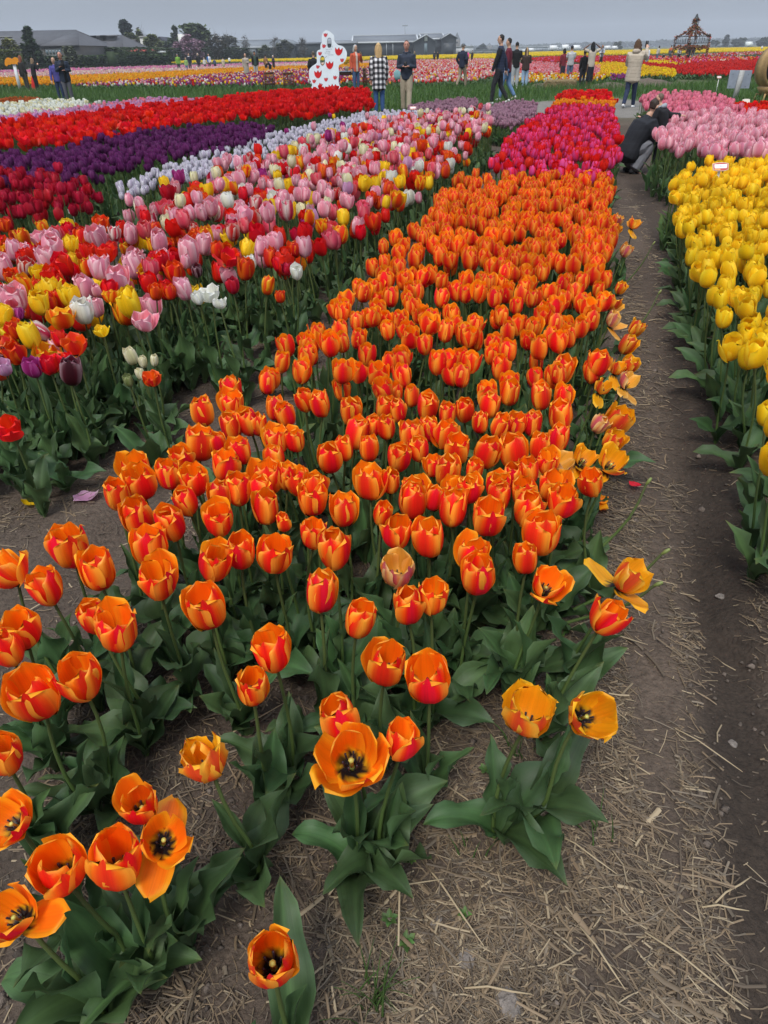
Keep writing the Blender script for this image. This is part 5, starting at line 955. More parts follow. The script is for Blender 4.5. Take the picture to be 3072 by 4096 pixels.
# left hand couple and the two women under the umbrella sign
person(284, 412, 206, -168, 'bald man in a navy coat looking at his phone', lambda co: np.where((np.abs(co[:, 0] + .03) < .03)[:, None] & (co[:, 1] > .03)[:, None], np.array([.006, .006, .007]), np.array([.018, .026, .045])), (.085, .085, .10), None, (.45, .22, .16), (.03, .03, .03), arms=('phone', 'front'), style='bald', lean=6, loose=1.25, coat=-.10, wide=1.1, fine=True, held='phone', turn=-15)
person(252, 408, 229, -175, 'woman in a violet blue fleece behind the bald man', (.060, .055, .22), (.025, .04, .09), (.33, .20, .13), SK, (.03, .03, .03), arms=('drop', 'drop'), loose=1.12, fine=True)
person(114, 366, 221, -28, 'red haired woman in a black jacket and dark olive trousers under the umbrella sign', (.020, .019, .018), (.040, .040, .032), (.20, .060, .030), SK, (.6, .6, .6), style='long', loose=1.08, fine=True, bag=((.010, .010, .012), (-.11, -.02, -.02, .07, .12, .16), 'shoulder_bag', 'black shoulder bag at the hip of the red haired woman'))
person(153, 367, 231, -35, 'woman with long fair brown hair in black with white striped trousers', (.012, .012, .014), (.012, .012, .014), (.20, .13, .075), SK, (.6, .6, .6), arms=('face', 'phone'), style='long', lean=8, loose=1.05, fine=True)
g = Geo(); P0 = at(142, 366, 0); g.tube([(0, 0, .0), (0, 0, .18), (0, 0, .55), (0, 0, .72)], [(.15, .07), (.17, .09), (.12, .07), (.05, .03)], 12, (.50, .022, .018), ex=(1, 0, 0)); tag(link('red_bag', g.mesh('red_bag', (M_CLOTH,), True), None, P0, (0, .12, 0)), 'tall red bag standing between the two women under the umbrella sign', 'bag')
# the crouching pair on the path
CX = at(2500, 694, 0.0); gzc = gz(CX[0], CX[1])
person(0, 0, 0, -84, 'person crouching on the path in a black puffer jacket and washed grey jeans', lambda co: np.array([.013, .014, .018]) * (1 + .5 * (np.abs(np.sin(co[:, 2] * 60)) < .12))[:, None], (.15, .155, .17), (.035, .022, .015), SK, (.02, .02, .022), arms=('hug', 'hug'), leg=('crouch', 'crouch'), lean=26, loose=1.45, wide=1.35, fine=True, ground=(CX[0] + .02, CX[1] + .05, gzc), height=1.40, style='short')
CY = at(2596, 668, 0.0)
person(0, 0, 0, 62, 'child with a shaved head and grey hood hugging the crouching person', (.010, .010, .012), (.012, .014, .018), (.12, .08, .055), SK, (.02, .02, .022), arms=('behind', 'hug'), leg=('stand', 'stand'), lean=14, loose=1.35, wide=1.2, fine=True, ground=(CX[0] + .40, CX[1] + .02, gz(CY[0], CY[1])), height=.93, hood=(.28, .31, .34))
# the people walking among the far fields
FAR = [
 (719,290,215,-170,'person in a bright green rain jacket and grey trousers',dict(top=(.16,.32,.04),legs=(.07,.06,.07),hair=(.1,.1,.11),hat=((.12,.12,.13),'beanie'),loose=1.15)),
 (750,290,230,-175,'child in a light green jacket beside the green rain jacket',dict(top=(.26,.40,.13),legs=(.10,.16,.27),hair=(.25,.2,.15),style='mid')),
 (764,289,213,-150,'woman in dark clothes with a white hood beside the child in green',dict(top=(.025,.03,.05),legs=(.08,.08,.09),hair=(.02,.018,.015),hood=(.7,.7,.7))),
 (799,283,212,-178,'woman with white hair in a long black coat',dict(top=(.012,.012,.013),legs=(.03,.025,.03),hair=(.62,.6,.55),style='mid',coat=-.1,loose=1.15)),
 (822,281,230,-170,'person in a white jacket with a long pale scarf',dict(top=(.6,.58,.55),legs=(.1,.1,.1),hair=(.4,.33,.25),style='long')),
 (841,281,215,-165,'woman in a white and blue jacket with brown trousers',dict(top=lambda co: np.where((co[:,0]>.03)[:,None],np.array([.06,.16,.40]),np.array([.68,.68,.70])),legs=(.09,.05,.045),hair=(.12,.1,.09),style='bun')),
 (863,280,230,20,'person in a dark blue jacket bending towards the flowers',dict(top=(.035,.055,.11),legs=(.015,.015,.018),hair=(.03,.025,.02),lean=35,arms=('drop','drop'))),
 (897,282,229,10,'person seen from behind in a pale beige coat',dict(top=(.48,.40,.28),legs=(.3,.26,.2),hair=(.06,.04,.03),coat=-.18,loose=1.2)),
 (920,262,226,0,'tiny figure in a white top near the yellow strip',dict(top=(.7,.7,.7),legs=(.02,.02,.03),hair=(.02,.02,.02))),
 (990,318,213,-165,'person in a long grey beige raincoat',dict(top=(.33,.29,.24),legs=None,hair=(.14,.11,.08),coat=-.30,loose=1.25,style='mid',skirt=((.31,.27,.22),-.36),arms=('down','front'))),
 (1027,312,205,-170,'man in a black jacket over a dark green shirt with light trousers',dict(top=lambda co: np.where((np.abs(co[:,0])<.05)[:,None]&(co[:,1]>0)[:,None],np.array([.035,.06,.045]),np.array([.010,.010,.011])),legs=(.36,.36,.35),hair=(.012,.01,.01),skin=SK2,hat=((.01,.01,.01),'beanie'),loose=1.12)),
 (1067,290,219,5,'distant person in a mustard brown coat',dict(top=(.24,.125,.05),legs=(.02,.02,.025),hair=(.03,.02,.015),coat=-.08)),
 (1084,296,228,150,'person bending over in black with a blue back',dict(top=lambda co: np.where((co[:,1]<.05)[:,None],np.array([.06,.13,.27]),np.array([.012,.012,.014])),legs=(.02,.02,.025),hair=(.03,.02,.02),lean=65,arms=('drop','drop'))),
 (1097,290,221,-120,'person in dark clothes holding up a white sheet',dict(top=(.03,.03,.04),legs=(.03,.03,.035),hair=(.6,.58,.55),arms=('phone','front'))),
 (1262,368,205,5,'person in black standing behind the white face board',dict(top=(.012,.012,.013),legs=(.015,.017,.024),hair=(.10,.08,.06),lean=0,loose=1.2,arms=('pocket','pocket'))),
 (1737,250,204,-10,'distant person in black with a pale bag strap',dict(top=(.03,.03,.035),legs=(.015,.015,.02),hair=(.2,.16,.12))),
 (1750,250,205,-20,'distant person in a black jacket beside the one with a bag strap',dict(top=(.014,.014,.015),legs=(.02,.02,.025),hair=(.12,.10,.08))),
 (1658,252,204,170,'person with fair hair just showing behind the hooded man',dict(top=(.10,.09,.04),legs=(.03,.03,.03),hair=(.4,.28,.16),style='mid')),
 (1870,252,203,5,'distant person in a hot pink jacket',dict(top=(.80,.10,.28),legs=(.02,.02,.025),hair=(.3,.26,.22))),
 (1887,252,201,40,'distant person in black with a dark backpack',dict(top=(.025,.022,.022),legs=(.02,.018,.018),hair=(.06,.04,.03),loose=1.2)),
 (2553,262,177,60,'person with black hair in black beyond the raised phone',dict(top=(.012,.012,.013),legs=(.02,.02,.02),hair=(.01,.01,.01))),
 (2585,262,186,15,'person in a white shirt and blue jeans beyond the puffer coat',dict(top=(.62,.66,.72),legs=(.13,.20,.32),hair=(.05,.04,.03),lean=12)),
 (2624,248,182,-60,'woman in a beige jumper and jeans before the pavilion',dict(top=(.40,.36,.29),legs=(.09,.13,.2),hair=(.05,.035,.025),lean=14,style='long')),
 (2676,246,181,-20,'person in grey with an orange backpack before the pavilion',dict(top=lambda co: np.where((co[:,1]<-.01)[:,None]&(co[:,2]>.68)[:,None],np.array([.45,.12,.04]),np.array([.085,.095,.11])),legs=(.085,.095,.11),hair=(.02,.018,.015),coat=-.1)),
 (2711,246,178,0,'person in a black and white patterned shirt before the pavilion',dict(top=spotted,legs=(.012,.012,.013),hair=(.012,.01,.01),loose=1.2,coat=-.08,skin=SK2)),
 (2748,247,173,5,'man in a long black robe standing under the pavilion edge',dict(top=(.014,.014,.015),legs=(.014,.014,.015),hair=(.012,.01,.01),coat=-.22,loose=1.2,skin=SK2)),
 (2766,243,180,20,'grey haired person half hidden by the man in the black robe',dict(top=(.10,.11,.12),legs=(.3,.3,.32),hair=(.4,.38,.36))),
 (3044,207,180,-20,'distant small figure in a white top at far right by the yellow strip',dict(top=(.65,.65,.66),legs=(.015,.015,.02),hair=(.02,.015,.012))),
]
for x, ft, hd, hg, lab, kw in FAR: person(x, ft, hd, hg, lab, **kw)
person(0, 0, 0, 30, 'child in black crouching before the pavilion', (.012, .012, .014), (.02, .02, .022), (.015, .012, .01), SK, ground=at(2655, 246, 0), height=1.25, leg=('crouch', 'crouch'), lean=20, arms=('drop', 'drop'))
# ---------------------------------------------------------------- the white face board with red tulips
def curve_mesh(name, loops, depth, bevel=0.0, res=1):
    """filled outline in the x-z plane with holes, given thickness"""
    c = bpy.data.curves.new('tmp', 'CURVE'); c.dimensions = '2D'; c.fill_mode = 'BOTH'; c.extrude = depth / 2; c.bevel_depth = bevel
    for L in loops:
        s = c.splines.new('POLY'); s.points.add(len(L) - 1); s.use_cyclic_u = True
        for p, q in zip(s.points, L): p.co = (q[0], q[1], 0, 1)
    o = bpy.data.objects.new('tmp', c); COL.objects.link(o); dg = bpy.context.evaluated_depsgraph_get(); me = bpy.data.meshes.new_from_object(o.evaluated_get(dg), depsgraph=dg); bpy.data.objects.remove(o)
    me.transform(Matrix(((1, 0, 0, 0), (0, 0, -1, 0), (0, 1, 0, 0), (0, 0, 0, 1)))); me.name = name; return me
def smooth_loop(P, k=4):
    P = np.array(P, float); n = len(P); out = []
    for i in range(n):
        a, b, c, d = P[i - 1], P[i], P[(i + 1) % n], P[(i + 2) % n]
        for t in np.arange(k) / k: out.append(.5 * (2 * b + (c - a) * t + (2 * a - 5 * b + 4 * c - d) * t * t + (3 * b - a - 3 * c + d) * t ** 3))
    return np.array(out)
def flatmesh(name, loops, depth, C, mat):
    me = curve_mesh(name, loops, depth); n = len(me.vertices); a = me.color_attributes.new('col', 'FLOAT_COLOR', 'POINT'); a.data.foreach_set('color', np.tile(np.array([*C, 1], np.float32), n)); me.materials.clear(); me.materials.append(mat); return me
BB = at(1310, 384, 0.0); BY = BB[1]
def bc(cx, cy): p = on(1220 + cx * .12658, 110 + cy * .12658, BY); return (p[0] - BB[0], p[2])
out = [(560,170),(610,115),(680,88),(760,115),(840,170),(900,235),(925,330),(935,430),(985,500),(1060,555),(1160,580),(1240,630),(1290,710),(1325,800),(1320,900),(1290,1010),(1230,1100),(1150,1150),(1085,1185),(1062,1240),(1065,1340),(1080,1450),(1070,1560),(1060,1680),(1080,1790),(1120,1880),(1180,1990),(1230,2110),(140,2110),(165,2000),(195,1900),(225,1820),(205,1750),(165,1660),(135,1540),(128,1400),(140,1330),(190,1260),(260,1200),(350,1140),(378,1080),(370,960),(372,800),(390,740),(440,705),(485,690),(488,600),(500,520),(535,460),(530,360),(535,240)]
h1 = [(770 + 64 * math.copysign(abs(math.cos(a)) ** .7, math.cos(a)), 480 + 148 * math.copysign(abs(math.sin(a)) ** .7, math.sin(a))) for a in np.linspace(0, 2 * math.pi, 24, endpoint=False)]
h2 = [(552 + 72 * math.cos(a), 1045 + 146 * math.sin(a)) for a in np.linspace(0, 2 * math.pi, 24, endpoint=False)]
M_BOARD = colmat('white_board_paint', .45, .05, 30, amt=.05)
e = empty('photo_board', BB, 0, 'white wavy face board painted with red tulips and two oval holes behind the red bed', 'photo board')
W2 = lambda L: [bc(*p) for p in L]
me = flatmesh('panel', [smooth_loop(W2(out), 3), W2(h1), W2(h2)], .045, (.74, .78, .84), M_BOARD); link('panel', me, e)
def rimring(L, s): c = np.mean(L, 0); return [tuple(c + (np.array(p) - c) * s) for p in L]
for L in (h1, h2): link('hole_rim', flatmesh('hole_rim', [W2(rimring(L, 1.06)), W2(rimring(L, .93))], .06, (.10, .11, .12), M_BOARD), e)
def tul(cx, cy, w, rot, big):
    """a painted tulip: three pointed petals over a round base"""
    s = w / 2; base = [(-1, -.86), (-.52, -.36), (-.40, -.42), (-.02, -1.0), (.30, -.44), (.44, -.40), (.96, -.98), (1.0, -.3), (.86, .30), (.52, .82), (.1, 1.02), (-.36, .88), (-.74, .46), (-.94, -.05)]
    c, q = math.cos(rot), math.sin(rot); f = lambda k, dx=0, dy=0: W2([(cx + dx + (x * c - y * q) * s * k, cy + dy + (x * q + y * c) * s * 1.06 * k) for x, y in base])
    a = link('painted_tulip', flatmesh('painted_tulip', [f(1.0)], .003, (.62, .012, .014) if big else (.62, .05, .06), M_BOARD), e, (0, -.0285, 0)); link('tulip_shadow', flatmesh('tulip_shadow', [f(1.03, 5, -7)], .003, (.05, .05, .055), M_BOARD), a, (0, .0035, 0)); link('tulip_halo', flatmesh('tulip_halo', [f(1.07, -6, 7)], .0016, (.80, .34, .36), M_BOARD), a, (0, .0049, 0))
for cx, cy, w, r_, b_ in ((650,235,112,.05,0),(600,585,110,.35,0),(475,820,110,.05,0),(405,1240,104,.3,0),(410,1475,226,0,1),(290,1695,108,.12,0),(492,1815,108,.45,0),(665,1640,110,0,0),(780,1190,224,-.02,1),(1062,755,230,.12,1),(1172,1030,110,0,0),(950,1580,112,.2,0),(862,1905,220,-.02,1),(305,2040,110,0,0),(590,2060,110,.05,0),(1045,2010,105,.1,0)): tul(cx, cy, w, r_, b_)
def text(body, cx, cy, w, mat, C, parent, size=None):
    t = bpy.data.curves.new('tmp', 'FONT'); t.body = body; t.align_x = 'CENTER'; t.align_y = 'CENTER'; t.size = 1.0; o = bpy.data.objects.new('tmp', t); COL.objects.link(o); dg = bpy.context.evaluated_depsgraph_get(); me = bpy.data.meshes.new_from_object(o.evaluated_get(dg), depsgraph=dg); bpy.data.objects.remove(o)
    co = np.zeros(len(me.vertices) * 3, np.float32); me.vertices.foreach_get('co', co); co = co.reshape(-1, 3); k = w / (co[:, 0].max() - co[:, 0].min()); me.transform(Matrix(((k, 0, 0, 0), (0, 0, -1, 0), (0, k * 1.15, 0, 0), (0, 0, 0, 1)))); me.materials.clear(); me.materials.append(mat)
    a = me.color_attributes.new('col', 'FLOAT_COLOR', 'POINT'); a.data.foreach_set('color', np.tile(np.array([*C, 1], np.float32), len(me.vertices))); me.name = 'lettering'; return link('lettering', me, parent)
for s, cx, cy, w in (("Later wil ik", 752, 690, 195), ("bij altijd", 730, 755, 140), ("hier samen", 710, 808, 170), ("geluk kiezen", 815, 862, 185)):
    x, z = bc(cx, cy); x2, _ = bc(cx + w, cy); o = text(s, 0, 0, x2 - x, M_BOARD, (.32, .34, .40), e); o.location = (x, -.026, z)
for (x0, y0), (x1, y1) in (((870,630),(850,580)), ((690,905),(645,950))):
    a, b = bc(x0, y0), bc(x1, y1); d = np.array([b[0] - a[0], b[1] - a[1]]); L = np.linalg.norm(d); d /= L; nrm = np.array([-d[1], d[0]]); A, B = np.array(a), np.array(b)
    link('arrow', flatmesh('arrow', [[A + nrm * .004, B - d * .02 + nrm * .004, B - d * .02 + nrm * .014, B, B - d * .02 - nrm * .014, B - d * .02 - nrm * .004, A - nrm * .004]], .003, (.06, .06, .07), M_BOARD), e, (0, -.0265, 0))
for sx in (-.25, .3): g = Geo(); g.bar((sx, .03, 1.3), (sx, .75, 0.0), .05, .05, (.12, .085, .05)); link('strut', g.mesh('strut', (M_WOOD,)), e)

# ---------------------------------------------------------------- wooden garden chairs and table
BR, BR2 = (.085, .034, .018), (.065, .026, .014)
def garden_chair(px, feet, top, rz, label, seatw=.56):
    P = at(px, feet, 0); h = zat(px, top, P[1]); k = h / .92; e = empty('garden_chair', P, rz, label, 'chair', None); mk = lambda nm, f: (lambda g: (f(g), link(nm, g.mesh(nm, (M_WOOD,)), e, scale=k))[1])(Geo())
    for sx in (-1, 1):
        mk('leg', lambda g: g.bar((sx * .26, 0, 0), (sx * .26, -.03, .92), .05, .05, BR, up=(0, 1, 0))); mk('leg', lambda g: g.bar((sx * .26, .48, 0), (sx * .26, .48, .62), .05, .05, BR, up=(0, 1, 0))); mk('armrest', lambda g: g.bar((sx * .27, -.03, .635), (sx * .27, .54, .635), .065, .03, BR))
    for q in range(6): mk('seat_slat', lambda g: g.box((0, .06 + q * .078, .42), (.47, .062, .02), BR2))
    mk('seat_frame', lambda g: (g.box((0, .49, .375), (.47, .03, .07), BR), g.box((0, .0, .375), (.47, .03, .07), BR), g.box((-.255, .245, .375), (.03, .46, .07), BR), g.box((.255, .245, .375), (.03, .46, .07), BR)))
    mk('back_rail', lambda g: g.box((0, -.03, .875), (.47, .035, .09), BR)); mk('back_rail', lambda g: g.box((0, -.012, .50), (.47, .03, .05), BR))
    for q in range(7): mk('back_slat', lambda g: g.bar((-.195 + q * .065, -.012, .525), (-.195 + q * .065, -.028, .832), .036, .014, BR2, up=(0, 1, 0)))
    return e
garden_chair(1082, 369, 288, .35, 'wooden slatted garden chair, the left of the two with backs to the viewer'); garden_chair(1158, 371, 289, .1, 'wooden slatted garden chair next to the white board')
garden_chair(1462, 360, 272, -1.3, 'wooden garden chair behind the woman in the orange red cardigan')
P = at(1388, 362, 0); h = zat(1388, 284, P[1]); e = empty('garden_table', P, .05, 'wooden garden table with a slate grey top right of the white board', 'table')
for sx in (-1, 1):
    for sy in (-1, 1): g = Geo(); g.box((sx * .36, .4 + sy * .34, (h - .05) / 2), (.08, .08, h - .05), BR); link('leg', g.mesh('leg', (M_WOOD,)), e)
for q in range(7): g = Geo(); g.box((-.42 + q * .14, .4, h - .018), (.132, .92, .034), (.19, .21, .26)); link('plank', g.mesh('plank', (M_PAINT,)), e)
g = Geo(); g.box((0, -.0, h - .10), (.80, .03, .11), BR); g.box((0, .8, h - .10), (.80, .03, .11), BR); g.box((-.40, .4, h - .10), (.03, .77, .11), BR); g.box((.40, .4, h - .10), (.03, .77, .11), BR); link('apron', g.mesh('apron', (M_WOOD,)), e)
v = empty('flower_vase', (P[0] + .02, P[1] + .35, h), 0, 'bunch of yellow flowers in a low pot on the garden table', 'flowers'); g = Geo(); g.tube([(0, 0, 0), (0, 0, .08), (0, 0, .15)], [.06, .085, .075], 12, (.25, .20, .14)); link('pot', g.mesh('pot', (M_PAINT,), True), v)
r = np.random.default_rng(5); A = scatter(FP, np.stack([r.normal(0, .09, 34), r.normal(0, .07, 34), .22 + r.random(34) * .16], 1), r.uniform(0, 6, 34), np.full(34, 1.2), tint=np.tile(np.array([[.80, .48, .02]]), (34, 1))); link('blossom', npmesh('blossom', A[0], A[1], A[2], A[3], None, (M_FIELD,)), v)
P = at(1590, 350, 0); g = Geo(); g.tube([(0, 0, .30), (.02, 0, .45), (-.02, .02, .62), (0, 0, .70)], [(.16, .08), (.18, .10), (.15, .08), (.05, .04)], 12, (.16, .30, .31), ex=(1, 0, 0)); g.bar((-.12, 0, 0), (-.10, 0, .35), .02, .02, (.04, .03, .02)); g.bar((.12, 0, 0), (.10, 0, .35), .02, .02, (.04, .03, .02)); tag(link('teal_bag', g.mesh('teal_bag', (M_CLOTH,), True), None, P), 'pale teal bag on a low stand between the blond woman and the hooded man', 'bag')
# ---------------------------------------------------------------- umbrella shaped sign, grey sign, hay bale, labels, wicker chair
P = at(82, 362, 0); zt = zat(56, 249, P[1]); tp_ = on(54, 249, P[1]); e = empty('tulip_sign', P, 0, 'orange wavy tulip shaped sign on a leaning white post at far left', 'sign'); g = Geo(); g.bar((0, 0, -.05), (tp_[0] - P[0], 0, zt), .15, .06, (.62, .64, .66), up=(0, 1, 0)); link('post', g.mesh('post', (M_WOOD,)), e)
L = [(-1, .10), (-.86, .62), (-.5, .95), (-.15, .86), (0, .74), (.2, .92), (.5, .95), (.82, .62), (1, -.05), (.94, -.3), (.78, .02), (.66, -.12), (.52, -.02), (.36, .12), (.1, .10), (-.2, .14), (-.42, .04), (-.62, .06), (-.76, -.1), (-.9, -.12)]; k = (P - np.array([0, 0, CAM_H])) @ CF / FPX
link('sign_board', flatmesh('sign_board', [smooth_loop([(tp_[0] - P[0] + x * 33 * k, zt + (y - .35) * 26 * k) for x, y in L], 3)], .05, (.66, .24, .012), M_PAINT), e, (0, -.075, 0))
P = at(2934, 408, 0); q = [on(x, y, P[1]) - P for x, y in ((2926,280),(3013,281),(2999,354),(2910,354))]; e = empty('notice_board', P, 0, 'plain grey back of a notice board on a leaning weathered post at right', 'sign'); link('sign_panel', flatmesh('sign_panel', [[(p[0], p[2]) for p in q]], .03, (.26, .29, .35), M_PAINT), e, (0, .06, 0)); a = on(2970, 281, P[1]) - P; g = Geo(); g.bar((.0, -.0, -.1), (a[0], 0, a[2]), .13, .07, (.34, .34, .33), up=(0, 1, 0)); link('post', g.mesh('post', (M_WOOD,)), e)
for x, y in ((2935,297),(2996,298),(2922,345),(2984,346)): p = on(x, y, P[1]) - P; g = Geo(); g.tube([(p[0], .046, p[2]), (p[0], .034, p[2])], [.012, .012], 8, (.15, .16, .18)); link('bolt', g.mesh('bolt', (M_METAL,)), e)
P = at(2238, 357, 0); k = (P - np.array([0, 0, CAM_H])) @ CF / FPX; bw, bh = 118 * k, 31 * k; e = empty('hay_bale', P, -.05, 'long brown hay bale lying at the edge of the grass', 'hay bale'); g = Geo(); n = 14; V, Q, T_ = tube([(x, 0, bh * .5) for x in np.linspace(-bw / 2, bw / 2, n)], [(.27 * (.86 if i in (0, n - 1) else 1), bh * .54 * (.86 if i in (0, n - 1) else 1)) for i in range(n)], 20, True, (0, 1, 0)); sq = V.copy(); sq[:, 1] = np.sign(V[:, 1]) * np.abs(V[:, 1] / .27) ** .45 * .27; zz = (V[:, 2] - bh * .5) / (bh * .54); sq[:, 2] = bh * .5 + np.sign(zz) * np.abs(zz) ** .45 * bh * .5; sq += np.random.default_rng(1).normal(0, .008, sq.shape); g.add(sq, Q, T_, (.20, .145, .075)); link('bale', g.mesh('bale', (M_CLOTH,), True), e)
for sx in (-.25, .25): g = Geo(); g.tube([(sx * bw, .28 * c, bh * .5 + bh * .53 * s) for c, s in ((-1, -.8), (-1, .8), (-.8, 1.0), (.8, 1.0), (1, .8), (1, -.8))], .008, 5, (.30, .25, .12)); link('twine', g.mesh('twine', (M_STRAW,)), e)
r = np.random.default_rng(2); n = 500; g = Geo()
for q in range(n): c = np.array([r.uniform(-bw / 2, bw / 2), r.choice([-.275, .0]) if False else -.27 * r.random() ** .2, r.uniform(.03, bh)]); c[1] = -.275 if r.random() < .6 else r.uniform(-.25, .25); c[2] = c[2] if c[1] == -.275 else bh * 1.0; d = r.normal(0, .05, 3); d[1] *= .2; g.bar(c - d, c + d, .005, .005, tuple(np.array([.30, .22, .11]) * r.uniform(.6, 1.3)))
o = link('loose_straw', g.mesh('loose_straw', (M_STRAW,)), e); o['kind'] = 'stuff'
def mound(px, py, w, h, label, C=(.11, .085, .065)):
    P = at(px, py, 0); n = 26; t = np.linspace(-1, 1, n); X, Y = np.meshgrid(t, t); R = np.sqrt(X ** 2 + Y ** 2); Z = h * np.clip(1 - R ** 2, 0, 1) * (.7 + .6 * fbm(X * 4 + px, Y * 4, 3, 2)) - .01; ii = np.arange(n * n).reshape(n, n); tag(link('soil_mound', npmesh('soil_mound', np.stack([X.ravel() * w, Y.ravel() * w * .6, Z.ravel()], 1), np.stack([ii[:-1, :-1], ii[:-1, 1:], ii[1:, 1:], ii[1:, :-1]], -1).reshape(-1, 4), col=np.tile(np.array([C]), (n * n, 1)), mats=(M_SOIL,)), None, P), label, 'soil mound')
mound(2585, 344, 1.3, .30, 'low mound of bare soil behind the puffer coat'); mound(2165, 352, .8, .18, 'small mound of bare soil left of the hay bale'); mound(2430, 352, 1.0, .22, 'small mound of bare soil right of the hay bale')
def plant_label(px, py, w, z, label, red=True, tilt=0.0, yaw=0.0):
    """small printed plate on a white stake"""
    P = at(px, py, z); k = (P - np.array([0, 0, CAM_H])) @ CF / FPX; s = w * k; e = empty('plant_label', (P[0], P[1], 0), yaw, label, 'label'); g = Geo(); g.bar((0, .005, -.02), (0, .005, z - s * .15), s * .14, .006, (.62, .62, .58), up=(0, 1, 0)); link('stake', g.mesh('stake', (M_PAINT,)), e)
    pl = [(-.5, .20), (-.25, .255), (0, .27), (.25, .255), (.5, .20), (.48, -.18), (.2, -.25), (-.2, -.25), (-.48, -.18)]; rot = (-.5 + tilt, 0, 0)
    a = link('plate', flatmesh('plate', [[(x * s, y * s) for x, y in pl]], .006, (.60, .52, .45), M_PAINT), e, (0, 0, z), rot)
    if red:
        link('printed_border', flatmesh('printed_border', [[(x * s * .92, y * s * .88) for x, y in pl]], .001, (.48, .075, .06), M_PAINT), a, (0, -.004, 0)); link('printed_field', flatmesh('printed_field', [[(-.40 * s, .15 * s), (.40 * s, .15 * s), (.39 * s, -.05 * s), (.34 * s, -.09 * s), (-.34 * s, -.09 * s), (-.39 * s, -.05 * s)]], .001, (.80, .80, .84), M_PAINT), a, (0, -.0052, 0)); link('printed_band', flatmesh('printed_band', [[(-.42 * s, -.11 * s), (-.02 * s, -.12 * s), (-.02 * s, -.20 * s), (-.40 * s, -.17 * s)]], .001, (.70, .36, .14), M_PAINT), a, (0, -.0052, 0))
        for dy, ww in ((.07, .10), (.0, .5)): link('printed_line', flatmesh('printed_line', [[(-ww / 2 * s, dy * s), (ww / 2 * s, dy * s), (ww / 2 * s, (dy - .022) * s), (-ww / 2 * s, (dy - .022) * s)]], .001, (.35, .36, .42), M_PAINT), a, (0, -.0064, 0))
plant_label(2882, 668, 64, .62, 'red and white plant label on a stake at the head of the yellow bed'); plant_label(1652, 432, 26, .45, 'small white plant label at the head of the silvery row'); plant_label(2877, 309, 18, .50, 'small white plant label in front of the big red block'); plant_label(290, 845, 40, .30, 'white plant label on a stake beside the wine red tulips', False); plant_label(526, 408, 22, .25, 'small grey plate beside the lilac row near the grass', False); plant_label(1068, 527, 22, .45, 'white plant label at the end of the purple bed', False); plant_label(2985, 404, 30, .18, 'pale leaf shaped plate in the grass below the notice board', False)
# wicker egg chair at the right edge
P = at(3090, 415, 0); k = (P - np.array([0, 0, CAM_H])) @ CF / FPX; zc_ = zat(3098, 268, P[1]); R = 66 * k; e = empty('wicker_chair', P, .25, 'round wicker hoop chair cut by the right edge of the photo', 'chair'); WK = (.34, .22, .09); off = (on(3098, 268, P[1]) - P)[0]
n = 40; a = np.linspace(0, 2 * math.pi, n + 1); V = []; Cc = []
for i, t in enumerate(a):
    for rr, yy in ((1.0, -.22), (1.06, -.12), (1.08, .0), (1.05, .14), (.98, .26), (.90, .12), (.89, -.08), (.93, -.2)): V.append((off + R * rr * math.cos(t), yy, zc_ + R * rr * 1.06 * math.sin(t))); Cc.append(tuple(np.array(WK) * (.75 + .4 * ((i * 3 + int(yy * 20)) % 3 == 0))))
Q = [[i * 8 + q, i * 8 + (q + 1) % 8, (i + 1) * 8 + (q + 1) % 8, (i + 1) * 8 + q] for i in range(n) for q in range(8)]; g = Geo(); g.add(V, Q, None, np.array(Cc)); link('hoop', g.mesh('hoop', (M_WOOD,), True), e)
for q in range(7):
    t = -.5 + q / 6; g = Geo(); xx = R * .9; zz = zc_ + t * R * 1.6; wv = math.sqrt(max(.02, 1 - (t * 1.6) ** 2)) * R * .92; g.tube([(off - wv, .05, zz), (off, .20, zz), (off + wv, .05, zz)], .014, 5, WK); link('cross_cane', g.mesh('cross_cane', (M_WOOD,), True), e)
g = Geo(); g.tube([(off + .02, -.05, zc_ - R * .55), (off + .02, .0, zc_ - R * .2), (off + .02, .05, zc_ + R * .15)], [(.30, .12), (.36, .16), (.24, .10)], 12, (.012, .012, .014), ex=(1, 0, 0)); link('cushion', g.mesh('cushion', (M_CLOTH,), True), e)
g = Geo(); g.tube([(off, 0, zc_ - R * 1.02), (off, 0, zc_ - R * 1.25), (off, 0, zc_ - R * 1.5)], [.36, .28, .16], 14, WK); link('seat_base', g.mesh('seat_base', (M_WOOD,), True), e)
for sx, sy in ((-.32, -.2), (.32, -.2), (-.3, .25), (.3, .25)): g = Geo(); g.tube([(off + sx * .5, sy * .5, zc_ - R * 1.4), (off + sx * .8, sy * .8, .25), (off + sx, sy, -.03)], .026, 6, WK); link('leg', g.mesh('leg', (M_WOOD,), True), e)
